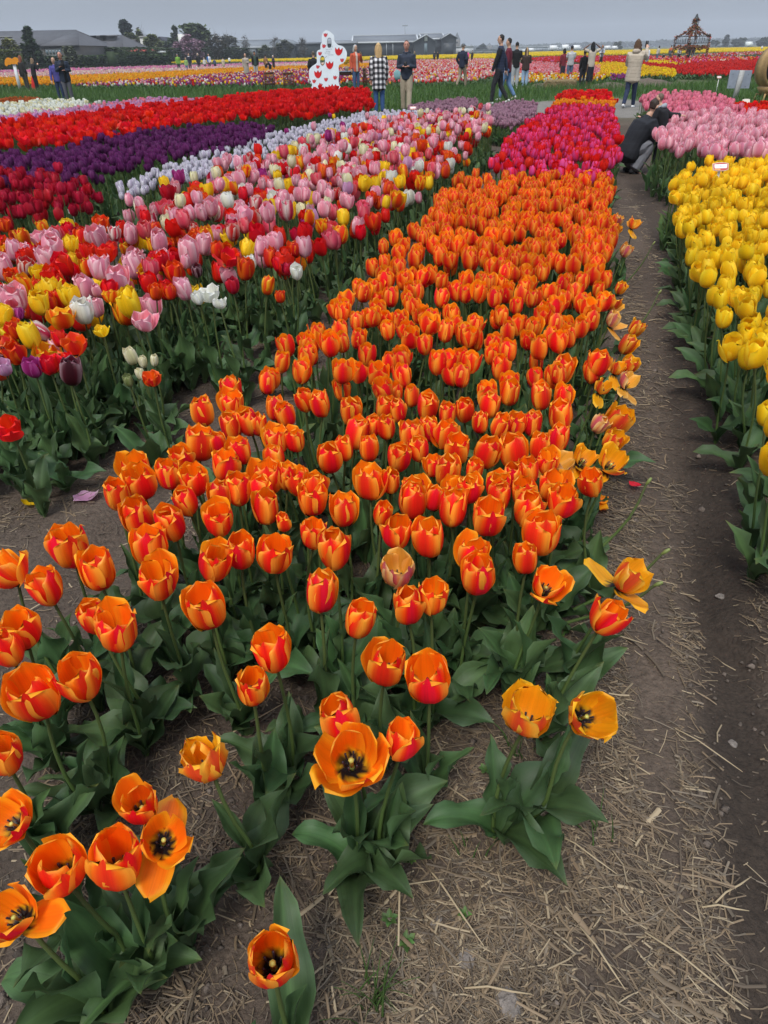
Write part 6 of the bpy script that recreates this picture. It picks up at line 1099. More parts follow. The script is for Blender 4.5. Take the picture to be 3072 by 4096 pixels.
# wire pavilion hung with flower garlands
P = at(2752, 250, 0); k = (P - np.array([0, 0, CAM_H])) @ CF / FPX; zt = zat(2752, 146, P[1]); zap = zat(2745, 78, P[1]); zcu = zat(2745, 104, P[1]); hw = 45 * k; e = empty('wire_pavilion', P, math.radians(14), 'open wire pavilion with a curved pointed top hung with orange flower garlands', 'pavilion'); IR = (.045, .05, .05)
cor = [(-hw, -hw), (hw, -hw), (hw, hw), (-hw, hw)]
for x, y in cor:
    for dx, dy in ((-.10, 0), (.10, 0), (0, .12)): g = Geo(); g.tube([(x + dx, y + dy, -.05), (x + dx, y + dy, zt)], .018, 5, IR); link('post', g.mesh('post', (M_METAL,)), e)
for i in range(4):
    a, b = cor[i], cor[(i + 1) % 4]; g = Geo()
    for z in (zt, zt - .55): g.tube([(a[0], a[1], z), (b[0], b[1], z)], .028, 5, IR)
    for q in range(1, 8): t = q / 8; x, y = a[0] + (b[0] - a[0]) * t, a[1] + (b[1] - a[1]) * t; g.tube([(x, y, zt - .55), (x, y, zt - (.1 if q % 2 else .0))], .016, 4, IR)
    link('rail', g.mesh('rail', (M_METAL,)), e)
rib = lambda a, t: np.array([a[0] * (1 - t) + a[0] * .16 * t, a[1] * (1 - t) + a[1] * .16 * t, zt + (zcu - zt) * (t - .22 * math.sin(math.pi * t))])
mids = [((cor[i][0] + cor[(i + 1) % 4][0]) / 2, (cor[i][1] + cor[(i + 1) % 4][1]) / 2) for i in range(4)]
for a in cor + mids: g = Geo(); g.tube([rib(a, t) for t in np.linspace(0, 1, 8)] + [(a[0] * .16, a[1] * .16, zcu + .5)], .026, 5, IR); link('roof_rib', g.mesh('roof_rib', (M_METAL,)), e)
g = Geo(); zz = zcu + .5; g.tube([(0, 0, zz - .05), (0, 0, zz + .15), (0, 0, zz + .45), (0, 0, zap - .3), (0, 0, zap)], [hw * .26, hw * .18, .07, .035, .015], 8, IR); link('finial', g.mesh('finial', (M_METAL,)), e)
GC = ((.46, .12, .04), (.34, .15, .07), (.50, .24, .10), (.14, .10, .04), (.40, .07, .04), (.09, .10, .04))
def garland(path, rad, n, seed): r = np.random.default_rng(seed); path = np.array(path); t = r.random(n) * (len(path) - 1); i = t.astype(int); f = (t - i)[:, None]; P_ = path[i] * (1 - f) + path[np.minimum(i + 1, len(path) - 1)] * f + r.normal(0, rad * .6, (n, 3)); g = Geo(); leaf_cards(g, P_, .095, GC, r); link('garland', g.mesh('garland', (M_TREE,)), e)
for q, a in enumerate(cor): garland([rib(a, t) for t in np.linspace(0, 1, 8)] + [(a[0] * .16, a[1] * .16, zcu + .5)], .10, 260, 10 + q); garland([(a[0], a[1], zt + .1), (a[0], a[1], zt - .9), (a[0], a[1], zt - 1.5)], .12, 130, 20 + q)
for q, a in enumerate(mids): garland([rib(a, t) for t in np.linspace(.35, 1, 6)], .07, 110, 30 + q)
for i in range(4): a, b = cor[i], cor[(i + 1) % 4]; garland([(a[0] + (b[0] - a[0]) * t, a[1] + (b[1] - a[1]) * t, zt - .65 - .35 * abs(math.sin(2 * math.pi * t)) * -1 - .5) for t in np.linspace(0.04, .96, 14)], .11, 260, 40 + i)
garland([(hw * .2 * math.cos(t), hw * .2 * math.sin(t), zcu + .5) for t in np.linspace(0, 6.28, 9)], .08, 120, 50)

# ---------------------------------------------------------------- small things on the soil near the viewer
def clod(px, py, w, label, seed):
    P = at(px, py, .01); k = (P - np.array([0, 0, CAM_H])) @ CF / FPX; s = w * k / 2; bm = bmesh.new(); bmesh.ops.create_icosphere(bm, subdivisions=3, radius=1)
    for v in bm.verts: c = v.co; f = 1 + .35 * (float(fbm(np.array([c.x * 1.6 + seed]), np.array([c.y * 1.6 + c.z]), 3, seed)[0]) - .45) * 2; v.co = Vector((c.x * f * s, c.y * f * s * .8, c.z * f * s * .35))
    me = bpy.data.meshes.new('soil_clod'); bm.to_mesh(me); bm.free(); a = me.color_attributes.new('col', 'FLOAT_COLOR', 'POINT'); a.data.foreach_set('color', np.tile(np.array([.17, .145, .125, 1], np.float32), len(me.vertices))); me.materials.append(M_SOIL); me.polygons.foreach_set('use_smooth', np.ones(len(me.polygons), bool)); tag(link('soil_clod', me, None, (P[0], P[1], gz(P[0], P[1]) + s * .15), (0, 0, seed)), label, 'soil clod')
clod(1862, 3835, 90, 'pale dry clod of soil lying among straw near the bottom edge', 1); clod(2040, 4010, 130, 'broad flat clod of soil at the bottom edge', 2); clod(2885, 2380, 42, 'flat pale stone pressed into the trodden path', 3); clod(1740, 3690, 60, 'small clod of soil above the pale dry clod', 4); clod(2950, 2930, 40, 'round grey stone in the trodden path', 5)
def long_straw(px, py, L, ang, label, w=.0020):
    P = at(px, py, .0); z = gz(P[0], P[1]) + .016; g = Geo(); c, s = math.cos(ang) * L / 2, math.sin(ang) * L / 2; g.tube([(-c, -s, 0), (-c * .3, -s * .3 + .004, .006), (c * .4, s * .4, .004), (c, s, 0)], [(w, w * .4)] * 3 + [(w * .4, w * .3)], 6, (.33, .255, .155)); tag(link('straw_stalk', g.mesh('straw_stalk', (M_STRAW,), True), None, (P[0], P[1], z)), label, 'straw stalk', 'long straw stalks lying on the path')
for x, y, L, a in ((2830,3000,.17,-.85),(2770,3890,.19,-.75),(1600,3560,.26,1.52),(2900,3640,.09,-.1),(2930,3560,.12,.5),(2330,3450,.14,-.7),(1800,3640,.20,-1.0),(1560,3610,.22,.15),(2620,2330,.13,-.3),(2400,3850,.12,-1.1),(1990,3980,.12,-.1),(2480,2560,.15,-.4),(1000,2960,.22,.7),(1450,3480,.2,.9),(1900,3300,.18,-.8),(2100,3160,.2,.4)): long_straw(x, y, L, a, 'long pale straw stalk lying on the path')
def weed(px, py, s, label, seed):
    r = np.random.default_rng(seed); P = at(px, py, 0); e = empty('weed_seedling', (P[0], P[1], gz(P[0], P[1])), r.uniform(0, 6), label, 'weed', 'small green weeds on the soil')
    for q in range(6): V, Q, T_, C, I = leaf_arrays(5, 5, r, .022 * s, .0065 * s, 50 + r.normal(0, 10), 5, 30, 8, .6); a = q * 1.05; link('leaf', npmesh('leaf', V @ rotz(a).T, Q, None, C * np.array([1.5, 1.5, 1.2]), I * 1.3, (M_LEAF,)), e, (0, 0, .004))
for i, (x, y, s) in enumerate(((2238,2565,1.3),(1935,3130,.9),(1640,3490,.9),(1855,3680,.9),(1558,3715,1),(1625,3790,1.1),(1800,3110,.8))): weed(x, y, s, 'tiny green weed seedling on the bare soil', i)
def grass_tuft(px, py, n, h, label, seed):
    r = np.random.default_rng(seed); P = at(px, py, 0); g = Geo()
    for q in range(n): a = r.uniform(0, 6.28); l = h * r.uniform(.5, 1); o = r.normal(0, .018, 2); t = np.linspace(0, 1, 6); lean_ = r.uniform(.2, .75); p = np.stack([o[0] + np.cos(a) * lean_ * l * t ** 1.6, o[1] + np.sin(a) * lean_ * l * t ** 1.6, l * t * (1 - .3 * lean_ * t)], 1); g.tube(p, [(.0026 * (1 - x * .9), .0006) for x in t], 4, tuple(np.array([.065, .12, .03]) * r.uniform(.7, 1.2)), False)
    tag(link('grass_tuft', g.mesh('grass_tuft', (M_GRASS,), True), None, (P[0], P[1], gz(P[0], P[1]) - .004)), label, 'grass tuft')
grass_tuft(1500, 4010, 24, .16, 'thin tuft of grass growing through straw at the bottom edge', 1); grass_tuft(2360, 3330, 7, .09, 'few thin grass blades beside the straw path', 2); grass_tuft(1870, 3460, 6, .10, 'few thin grass blades below the last orange tulip', 3); grass_tuft(2080, 3060, 8, .09, 'few thin grass blades under the pale bowl shaped tulip', 4)
def fallen(px, py, var, yaw, label, curl=.4, sc=1.0):
    P = at(px, py, 0); r = np.random.default_rng(int(px)); V, Q, T_, C, I = petal_arrays(9, 7, var, True, 0, .5, r); V = V - np.array([.02, 0, .03]); R = Euler((0, 1.25, 0)).to_matrix(); V = V @ np.array(R).T; tag(link('fallen_petal', npmesh('fallen_petal', V, Q, None, C, I, (M_PETAL,)), None, (P[0], P[1], gz(P[0], P[1]) + .028), (0, 0, yaw), sc), label, 'petal')
fallen(2385, 2018, 'orange', .3, 'fallen orange petal on straw beside the middle bed'); fallen(2400, 2040, 'tired', 1.6, 'fallen yellow petal beside the fallen orange one'); fallen(370, 2035, 'lilacpink', 3.0, 'pinkish withered petal lying on the soil at left', .4, 1.2); fallen(145, 2055, 'yellow', .6, 'fallen yellow petal under the leaves at far left'); fallen(2540, 1960, 'crimson', 2.2, 'shrivelled crimson petal on the straw path', .4, .6); fallen(655, 1795, 'wine', 1.0, 'shrivelled dark red petal on bare soil at left', .4, .6)

# ---------------------------------------------------------------- the air: a thin even haze over the whole scene
g = Geo(); g.box((0, 900, 24), (3400, 2400, 52), (1, 1, 1)); hz = link('haze', g.mesh('haze', ())); hz['kind'] = 'stuff'; hz['label'] = 'thin pale haze over the fields'; hz['category'] = 'haze'
hm = bpy.data.materials.new('haze'); hm.use_nodes = True; n = hm.node_tree; n.nodes.clear(); ou = n.nodes.new('ShaderNodeOutputMaterial'); pv = n.nodes.new('ShaderNodeVolumePrincipled'); pv.inputs['Color'].default_value = (.86, .92, 1, 1); pv.inputs['Density'].default_value = .00042; pv.inputs['Anisotropy'].default_value = .0; n.links.new(pv.outputs[0], ou.inputs['Volume']); hz.data.materials.append(hm)
# ---------------------------------------------------------------- the central orange bed: the flowers in front, each where it stands
ORANGE = [  # photo x, y, width, kind
 (281,2191,154,'loose'),(389,2287,160,'half'),(191,2355,130,'loose'),(556,2068,130,'closed'),(691,2090,117,'closed'),(870,2077,123,'loose'),(602,2191,142,'loose'),(630,2321,145,'loose'),(846,2250,139,'loose'),(957,2210,120,'closed'),(827,2432,160,'loose'),(469,2525,160,'loose'),(383,2469,120,'closed'),(333,2716,160,'loose'),(93,2519,148,'loose'),(37,2593,125,'closed'),(1007,2750,150,'half'),(20,3030,150,'loose'),(469,1985,105,'closed'),
 (1062,2037,111,'closed'),(1137,2085,66,'bud'),(1244,2003,117,'loose'),(1376,2049,111,'loose'),(1525,2046,83,'bud'),(1583,2133,117,'loose'),(1716,2160,123,'closed'),(1652,2010,117,'closed'),(1809,2046,117,'closed'),(1951,2071,133,'loose'),(1093,2222,139,'loose'),(1253,2142,105,'loose'),(1336,2198,136,'closed'),(1281,2377,136,'closed'),(1426,2481,133,'closed'),(1630,2420,130,'closed'),(1725,2392,123,'loose'),(1914,2302,145,'closed'),(1895,2228,123,'loose'),(1099,2605,154,'loose'),(1537,2667,157,'loose'),(1725,2722,173,'loose'),(1364,2882,191,'half'),(1608,2972,139,'loose'),
 (2103,2039,123,'closed'),(2245,2006,116,'loose'),(2161,2142,142,'closed'),(2107,2239,103,'closed'),(809,1653,110,'half'),(920,1573,93,'closed'),(926,1622,93,'loose'),(926,1709,93,'closed'),(1000,1690,90,'closed'),(790,1783,117,'loose'),(870,1777,75,'closed'),(892,1866,105,'loose'),(969,1807,93,'loose'),(951,1962,111,'closed'),(679,1906,105,'loose'),(778,1925,111,'loose'),(728,1838,93,'loose'),(549,1875,111,'loose'),(568,1937,123,'loose'),
 (1225,1604,77,'closed'),(1287,1622,80,'closed'),(1407,1650,93,'closed'),(1710,1632,90,'closed'),(1957,1628,80,'closed'),(1920,1696,68,'closed'),(1994,1709,80,'closed'),(1105,1767,99,'loose'),(1185,1764,80,'loose'),(1034,1702,75,'closed'),(1148,1665,86,'loose'),(1099,1641,75,'closed'),(1318,1832,102,'closed'),(1420,1740,99,'closed'),(1488,1709,68,'closed'),(1549,1715,83,'loose'),(1537,1635,80,'closed'),(1596,1647,75,'closed'),(1654,1752,108,'loose'),(1593,1832,93,'closed'),(1679,1801,80,'closed'),(1784,1743,99,'loose'),(1833,1798,102,'loose'),(1938,1814,102,'closed'),(1790,1888,108,'closed'),(1735,1869,75,'loose'),(1895,1882,75,'closed'),(1481,1937,117,'loose'),(1102,1844,86,'closed'),(1071,1919,120,'loose'),(1148,1912,90,'loose'),(1204,1937,99,'loose'),(1253,1962,111,'loose'),(1049,1974,95,'closed'),(1654,1974,105,'loose'),(1821,1974,95,'loose'),(1877,1962,99,'loose'),(2058,1811,116,'closed'),(2116,1895,97,'loose'),(2200,1950,110,'loose'),(2368,1934,97,'loose'),(2103,1979,110,'loose'),(2168,1591,84,'closed'),(2246,1669,100,'closed'),(2039,1578,81,'closed'),(2242,1480,95,'closed'),(2388,1456,88,'loose'),(880,1990,100,'closed'),(750,2010,95,'closed'),(1720,1720,80,'closed'),(1380,1800,80,'closed'),(1480,1800,80,'closed'),(1990,1950,100,'loose'),(2050,1900,85,'closed'),(1560,1930,80,'closed'),(1730,2000,80,'closed'),(2000,1990,95,'closed'),(2160,1790,85,'closed'),(2130,1700,80,'closed'),(1860,1640,80,'closed'),(1790,1660,75,'closed'),(2060,1700,80,'loose'),(2230,1760,85,'closed'),(2190,1850,85,'loose')]
SPECIAL = [  # photo x, y, width, kind, variety, lean, face, label
 (46,2284,170,'open','orange',(-.12,.05),(-.3,-.1),'wide open red and orange tulip with sideways spread petals above the straw at left'),
 (148,2784,205,'half','orange',(-.06,0),(0,-.1),'large half open orange tulip with a jagged rim at far left of the front rows'),
 (831,3045,195,'fringed','tired',(-.1,0),(-.15,.06),'yellow orange tulip with fringed torn petals on a bent stem over bare straw'),
 (1583,2281,123,'faded','faded',(0,0),(0,-.2),'faded pink and cream tulip with a dull bloom among fresh orange ones'),
 (1404,3012,262,'open','orange',(0,0),(0,-.22),'wide open orange tulip showing a black heart and yellow pistil in the front rows'),
 (2181,2330,150,'open','orange',(.1,0),(.1,-.3),'open red orange tulip with black heart and one petal hanging beside the straw path'),
 (2497,2304,165,'messy','tired',(.2,-.05),(.3,-.1),'ragged yellow and red tulip leaning far out over the straw path'),
 (2420,2472,125,'loose','orange',(.22,-.05),(.2,-.05),'red tulip with cream rim leaning over the straw with two petals dropped below it'),
 (2110,2866,225,'wide','tired',(.08,0),(0,.08),'big pale yellow orange tulip opened like a bowl at the path end'),
 (2342,2827,187,'face','tired',(.16,-.05),(.1,-.5),'open yellow orange tulip facing the viewer with a black star heart beside the straw path'),
 (1085,3822,232,'half','orange',(0,0),(.05,-.20),'orange tulip with black heart standing alone nearest the bottom edge'),
 (232,3464,222,'half','orange',(-.05,0),(.1,-.18),'dark orange tulip showing its black heart in the lower left clump'),
 (456,3456,236,'half','orange',(0,0),(.1,.06),'bulky half open orange tulip with pink base in the middle of the lower left clump'),
 (561,3211,142,'loose','orange',(0,0),(.1,-.15),'smaller orange tulip at the top of the lower left clump'),
 (640,3330,215,'messy','orange',(.05,0),(.25,-.3),'blown open tulip with an orange petal hanging down in the lower left clump'),
 (50,3270,180,'open','orange',(-.1,0),(-.1,-.3),'blown tulip with hanging petals at the left edge above the lower clump'),
 (60,3640,215,'messy','orange',(-.1,0),(-.1,-.3),'red orange tulip at the lower left edge with one broad orange petal hanging down')]
OLAB = lambda y, w: ('orange red tulip with yellow rimmed petals in the loose front rows of the middle bed' if y > 2300 else 'orange red tulip with yellow rimmed petals in the dense middle rows of the middle bed')
def zc(y): return float(np.interp(y, [1400, 1900, 2600, 3900], [.465, .455, .43, .41]))
OPENW = {'loose': .064, 'half': .071, 'open': .092, 'wide': .096, 'face': .086, 'messy': .092, 'tired': .080, 'faded': .067, 'fringed': .082, 'bud': .052, 'tall': .055}
def size_of(Pc, w, kind='closed'):
    k = (Pc - np.array([0, 0, CAM_H])) @ CF; return float(np.clip(w / (FPX * OPENW.get(kind, .060) / k), .62, 2.0))
def place(name, x, y, w, kind, var, label, group, lean, face, z=None, nleaf=3, ls=1.0):
    Pc = at(x, y, zc(y) if z is None else z); s = size_of(Pc, w, kind)
    return tulip_A(name, Pc, var, kind, s, label, group, lean, face, nleaf, None, ls)
OWN = {(191,2355): 'small orange tulip just right of the sideways spread red one at the left edge', (630,2321): 'deep red orange tulip with a pointed back petal, right of two tulips over straw', (827,2432): 'deepest red orange tulip standing clear over a dark leafy gap left of centre', (469,2525): 'plump orange tulip overlapping a smaller one behind its left shoulder', (383,2469): 'smaller orange tulip half hidden behind the plump one at left', (333,2716): 'orange tulip right beside the large jagged half open one at left', (93,2519): 'orange tulip of the leftmost pair, the upper and larger one', (37,2593): 'orange tulip of the leftmost pair, the lower one cut by the edge', (1007,2750): 'narrow half open orange tulip with curled inner petals left of the front centre', (20,3030): 'orange tulip cut in half by the left edge below the jagged one', (1281,2377): 'egg shaped orange tulip left of the faded pink one', (1426,2481): 'orange tulip below and left of the faded pink one', (1630,2420): 'orange tulip directly below the faded pink one', (1725,2392): 'orange tulip leaning on the one below the faded pink bloom', (1914,2302): 'biggest rounded red orange tulip right of centre, hiding another behind it', (1099,2605): 'broad orange tulip with a dark open cup standing over straw at front centre', (1537,2667): 'red based orange tulip with one tall pointed back petal at front centre', (1725,2722): 'orange tulip with a torn gap in its right side at front centre', (1364,2882): 'large orange tulip directly above the wide open one with the yellow pistil', (1608,2972): 'orange cup right beside the wide open one with the yellow pistil'}
for x, y, w, kind in ORANGE:
    own = OWN.get((x, y))
    place('orange_tulip', x, y, w, kind, 'orange', own or OLAB(y, w), None if own else 'orange tulips in the front rows of the middle bed' if y > 2300 else 'orange tulips in the middle rows of the middle bed', (rnd.gauss(0, .05), rnd.gauss(0, .05)), (rnd.gauss(0, .08), rnd.gauss(-.04, .08)), None, 4 if y > 2050 else 3 if y > 1850 else 2, 1.06)
for x, y, w, kind, var, lean, face, lab in SPECIAL:
    place('orange_tulip', x, y, w, kind, var, lab, None, lean, face, None, 4, 1.12)
TIRED = [(2330,1830,97),(2439,1843,105),(2388,1695,71),(2452,1682,105),(2462,1469,71),(2504,1520,71),(2498,1378,71),(2536,1314,58),(2446,1275,78),(2446,1210,65),(2475,1152,45),(2498,1003,45),(2381,1042,58),(2530,893,45),(2468,880,39),(2452,919,45),(2407,1546,75),(2220,1850,110),(2515,1460,60),(2440,1760,80)]
for q, (x, y, w) in enumerate(TIRED):
    place('orange_tulip', x, y, w, ('messy', 'tired', 'half', 'faded')[q % 4], ('tired', 'tired', 'faded')[q % 3], 'worn yellow orange tulip shedding petals along the path edge of the middle bed', 'worn tulips along the path edge of the middle bed', (.10 + rnd.uniform(0, .12), rnd.gauss(0, .05)), (.25, -.15), .42, 2)
P = near_first(bed_points('orange', .118, 5, .022, .42)); NB = 300 - len(ORANGE) - len(SPECIAL) - len(TIRED)
for p in P[:NB]:
    tulip_B('orange_tulip', p, 'orange', rnd.choice(['closed', 'closed', 'closed', 'loose', 'loose', 'half']), rnd.uniform(.92, 1.12) * (1.02 + .05 * max(0, p[1] - 2.5)), 'orange red tulip packed close among its neighbours at the far half of the middle bed', 'orange tulips packed in the far half of the middle bed', (rnd.gauss(0, .05), rnd.gauss(0, .05)), 2)
tulip_mass('orange_tulips', P[NB:], ['orange'], ['closed', 'loose', 'closed'], (1.08, 1.35), 'far end of the dense orange tulip bed in front of the crimson bed', 3)

# bare stems whose flowers have gone, leaning out over the path
for x, y, lean, h in ((2545,2110,(.55, .15),.34),(2610,2358,(.75,-.1),.36),(2590,2440,(.85,-.2),.33),(2590,1085,(.6,.1),.40),(2610,1290,(.6,.15),.38),(1340,2360,(.05,0),.3)):
    P0 = at(x, y, .16); e = plant_root(P0, h, lean, 'tulip_stalk', 'bare green tulip stalk without its flower leaning out of the middle bed', 'tulip stalk', 'bare stalks leaning out of the middle bed')
    z0 = gz(e.location.x, e.location.y); e.location.z = z0 - .005; link('stem', STEMS[4], e, scale=(1.1, 1.1, h))
    g = Geo(); g.tube([(0, 0, 0), (0, 0, .012), (0, 0, .024)], [.004, .0058, .004], 6, (.16, .19, .05)); link('seed_pod', g.mesh('seed_pod', (M_STEM,), True), e, (0, 0, h)); leaves_for(e, .3, 2, LEAF_A, .9, False)

# ---------------------------------------------------------------- the mixed bed on the left
NAMES = {'P': 'pink', 'R': 'red', 'Y': 'yellow', 'O': 'orangered', 'W': 'white', 'C': 'cream', 'M': 'magenta', 'D': 'dark', 'S': 'striped', 'K': 'hotpink', 'L': 'lilacpink', 'T': 'twotone', 'B': 'redwhite', 'X': 'wine', 'G': 'green'}
WORDS = {'P': 'pale pink', 'R': 'bright red', 'Y': 'clear yellow', 'O': 'orange red', 'W': 'pure white', 'C': 'creamy white', 'M': 'magenta', 'D': 'dark maroon white rimmed', 'S': 'white and pink striped', 'K': 'hot pink', 'L': 'lilac pink', 'T': 'yellow and red flamed', 'B': 'red white edged', 'X': 'wine red', 'G': 'greenish'}
MIXED = [(56,1005,62,'P'),(18,1073,80,'P'),(111,1023,50,'R'),(96,1076,68,'B'),(219,962,62,'P'),(284,980,56,'Y'),(198,1002,80,'P'),(194,1045,84,'P'),(268,1060,74,'R'),(160,1097,52,'Y'),(210,1104,68,'R'),(93,1141,80,'T'),(145,1147,43,'O'),(37,1104,50,'O'),(59,1202,92,'P'),(18,1264,68,'Y'),(74,1258,37,'M'),(160,1215,80,'Y'),(207,1165,80,'Y'),(281,1190,74,'Y'),(250,1275,105,'T'),(340,1147,80,'P'),(389,1159,43,'P'),(392,1079,80,'P'),(352,1011,68,'R'),(426,1017,62,'R'),(518,931,65,'P'),(392,949,74,'P'),(457,937,49,'S'),(352,943,43,'P'),(577,925,56,'K'),(639,962,77,'P'),(531,1060,86,'P'),(602,1076,59,'K'),(645,1048,62,'R'),(700,1091,68,'O'),(475,1116,80,'P'),(623,1172,52,'O'),(682,1172,49,'O'),(741,1159,68,'P'),(753,1017,86,'P'),(809,980,68,'P'),(790,1085,43,'D'),(741,1048,43,'P'),(864,1005,56,'O'),(914,1033,80,'R'),(981,1079,68,'O'),(932,1147,52,'X'),(846,1178,76,'W'),(796,1196,43,'W'),(877,1215,56,'W'),(1006,1054,43,'W'),(519,1221,78,'Y'),(444,1190,62,'T'),(574,1289,92,'P'),(333,1246,86,'W'),(389,1233,62,'P'),(407,1326,49,'Y'),(68,1320,68,'O'),(127,1351,71,'Y'),(68,1412,86,'O'),(182,1320,68,'S'),(241,1357,62,'R'),(302,1381,93,'O'),(198,1462,93,'R'),(136,1474,68,'M'),(18,1474,62,'L'),(12,1418,37,'D'),(278,1493,86,'D'),(265,1437,40,'R'),(531,1418,56,'C'),(571,1449,37,'C'),(617,1443,34,'C'),(562,1499,28,'C'),(611,1517,74,'O'),(515,1523,34,'G'),(46,1718,112,'R'),(1080,1035,60,'O'),(1180,1000,52,'O'),(1115,1060,52,'R'),(1145,1080,45,'X'),(1190,1090,50,'W'),(1068,1146,55,'T'),(1120,1190,40,'O')]
OPENISH = {(574,1289), (846,1178), (302,1381), (198,1462), (611,1517), (46,1718), (914,1033), (877,1215), (250,1275), (407,1326), (444,1190)}
MLAB = {(333,1246): 'large white tulip in front of a pink one at the front of the mixed bed', (574,1289): 'wide open pink tulip with curled petals at the front edge of the mixed bed', (278,1493): 'dark maroon double tulip with white petal rims low in the mixed bed', (127,1351): 'tall slim yellow tulip bud at the front left of the mixed bed', (182,1320): 'pink and white striped tulip tipped on its side beside the tall yellow one', (302,1381): 'floppy orange tulip fully open at the front of the mixed bed', (198,1462): 'blown bright red tulip with ragged petals low in the mixed bed', (136,1474): 'magenta tulip beside a blown red one low in the mixed bed', (846,1178): 'ruffled open white tulip beside a pale pink one', (46,1718): 'big ragged red tulip alone at the lower left corner of the mixed bed', (611,1517): 'brownish orange open tulip hanging low at the front edge of the mixed bed', (932,1147): 'wine red tulip standing apart at the path side of the mixed bed', (602,1076): 'rounded hot pink tulip between a pink and a red one', (250,1275): 'yellow and red flamed tulip opened beneath three yellow ones', (519,1221): 'tall yellow tulip with red foot above the open pink one', (515,1523): 'small greenish tulip bud near the ground below the creamy tulips'}
NEARMIX = []
for x, y, w, c in MIXED:
    z = float(np.interp(y, [900, 1200, 1500, 1750], [.53, .50, .44, .40])) - (.08 if c in 'C' and y > 1400 else 0)
    kind = 'open' if (x, y) in OPENISH else ('tall' if c in 'YC' and (x, y) in ((127,1351),(519,1221)) else rnd.choice(['closed', 'bud', 'loose']) if c in 'PC' else rnd.choice(['closed', 'loose', 'loose', 'half']))
    lab = MLAB.get((x, y), WORDS[c] + ' tulip in the near half of the mixed bed on the left')
    Pc = at(x, y, z); s = size_of(Pc, w, kind); face = (-.6, -.3) if (x, y) == (182,1320) else (rnd.gauss(0, .1), rnd.gauss(-.05, .1))
    o_ = tulip_A(NAMES[c] + '_tulip' if c not in 'DOTBLKG' else {'D': 'maroon_tulip', 'O': 'orange_red_tulip', 'T': 'flamed_tulip', 'B': 'white_edged_tulip', 'L': 'lilac_tulip', 'K': 'hot_pink_tulip', 'G': 'green_tulip'}[c], Pc, NAMES[c], kind, s, lab, None if (x, y) in MLAB else WORDS[c] + ' tulips in the near half of the mixed bed', (rnd.gauss(0, .06), rnd.gauss(0, .06)), face, 3, None, 1.15); NEARMIX.append((x, y, c, o_, (x, y) in MLAB))
for k, p in enumerate(poisson(px_poly([(-60,900),(500,915),(880,930),(1060,1010),(860,1120),(640,1180),(560,1260),(300,1290),(180,1420),(-60,1460)], .44), .155, 77, jit=.45)):
    c = rnd.choices('PROYKTBX', (5, 7, 7, 4, 3, 2, 1, 1))[0]; Pc = np.array([p[0], p[1], rnd.uniform(.38, .50)])
    o_ = tulip_A({'O': 'orange_red_tulip', 'T': 'flamed_tulip', 'B': 'white_edged_tulip', 'K': 'hot_pink_tulip'}.get(c, NAMES[c] + '_tulip'), Pc, NAMES[c], rnd.choice(['closed', 'loose', 'half', 'loose']), rnd.uniform(1.1, 1.5), WORDS[c] + ' tulip in the near half of the mixed bed on the left', WORDS[c] + ' tulips in the near half of the mixed bed', (rnd.gauss(0, .08), rnd.gauss(0, .08)), (rnd.gauss(0, .1), rnd.gauss(-.05, .1)), 2, None, 1.1); NEARMIX.append((*proj(Pc), c, o_, False))
# say which one each is by the two differently coloured flowers next to it
SHORT = dict(WORDS, R='red', Y='yellow', W='white', C='cream', D='maroon', S='striped', T='flamed', B='white edged')
def beside(i):
    x, y, c, o, own = NEARMIX[i]; out = []; used = set()
    for d, j in sorted((math.hypot(NEARMIX[k][0] - x, NEARMIX[k][1] - y), k) for k in range(len(NEARMIX)) if k != i):
        x2, y2, c2 = NEARMIX[j][:3]; dx, dy = x2 - x, y2 - y; rel = ('left of' if dx > 0 else 'right of') if abs(dx) > abs(dy) else ('above' if dy > 0 else 'below')
        if d > 190 or c2 == c or c2 in used or abs(abs(dx) - abs(dy)) < .25 * d or any(r[0] == rel for r in out): continue
        used.add(c2); out.append((rel, c2))
        if len(out) == 2: break
    if len(out) < 2: return None
    art = lambda w: ('an ' if w[0] in 'aeiou' else 'a ') + w
    return SHORT[c] + ' tulip ' + out[0][0] + ' ' + art(SHORT[out[0][1]]) + ' one and ' + out[1][0] + ' ' + art(SHORT[out[1][1]]) + ' one'
labs = [beside(i) for i in range(len(NEARMIX))]
for i, L in enumerate(labs):
    if L and not NEARMIX[i][4] and labs.count(L) == 1:
        NEARMIX[i][3]['label'] = L
        if 'group' in NEARMIX[i][3]: del NEARMIX[i][3]['group']
P = near_first(bed_points('mixed', .138, 15, .05, .42))
mixw = dict(P=42, R=14, Y=9, O=10, W=4, C=6, M=3, S=5, K=10, L=3, T=4, B=3, X=3)
for p in P:
    c = rnd.choices(list(mixw), list(mixw.values()))[0]; right = edge_dist(p[None], [BW['mixed'][k] for k in (11, 12, 13, 14, 15, 16)])[0] < .22
    if right: c = rnd.choice('ORRTYWOPK'); p = p - np.array([0, 0, .07])
    if c in 'PC': p = p + np.array([0, 0, .035])
    nm = {'D': 'maroon_tulip', 'O': 'orange_red_tulip', 'T': 'flamed_tulip', 'B': 'white_edged_tulip', 'L': 'lilac_tulip', 'K': 'hot_pink_tulip'}.get(c, NAMES[c] + '_tulip')
    tulip_B(nm, p, NAMES[c], rnd.choice(['closed', 'closed', 'loose', 'half'] if c not in 'PC' else ['closed', 'bud', 'closed', 'loose']), rnd.uniform(1.15, 1.55), WORDS[c] + ' tulip in the far half of the mixed bed on the left', WORDS[c] + ' tulips in the far half of the mixed bed', (rnd.gauss(0, .07), rnd.gauss(0, .07)), 2 if rnd.random() < .6 else 3)
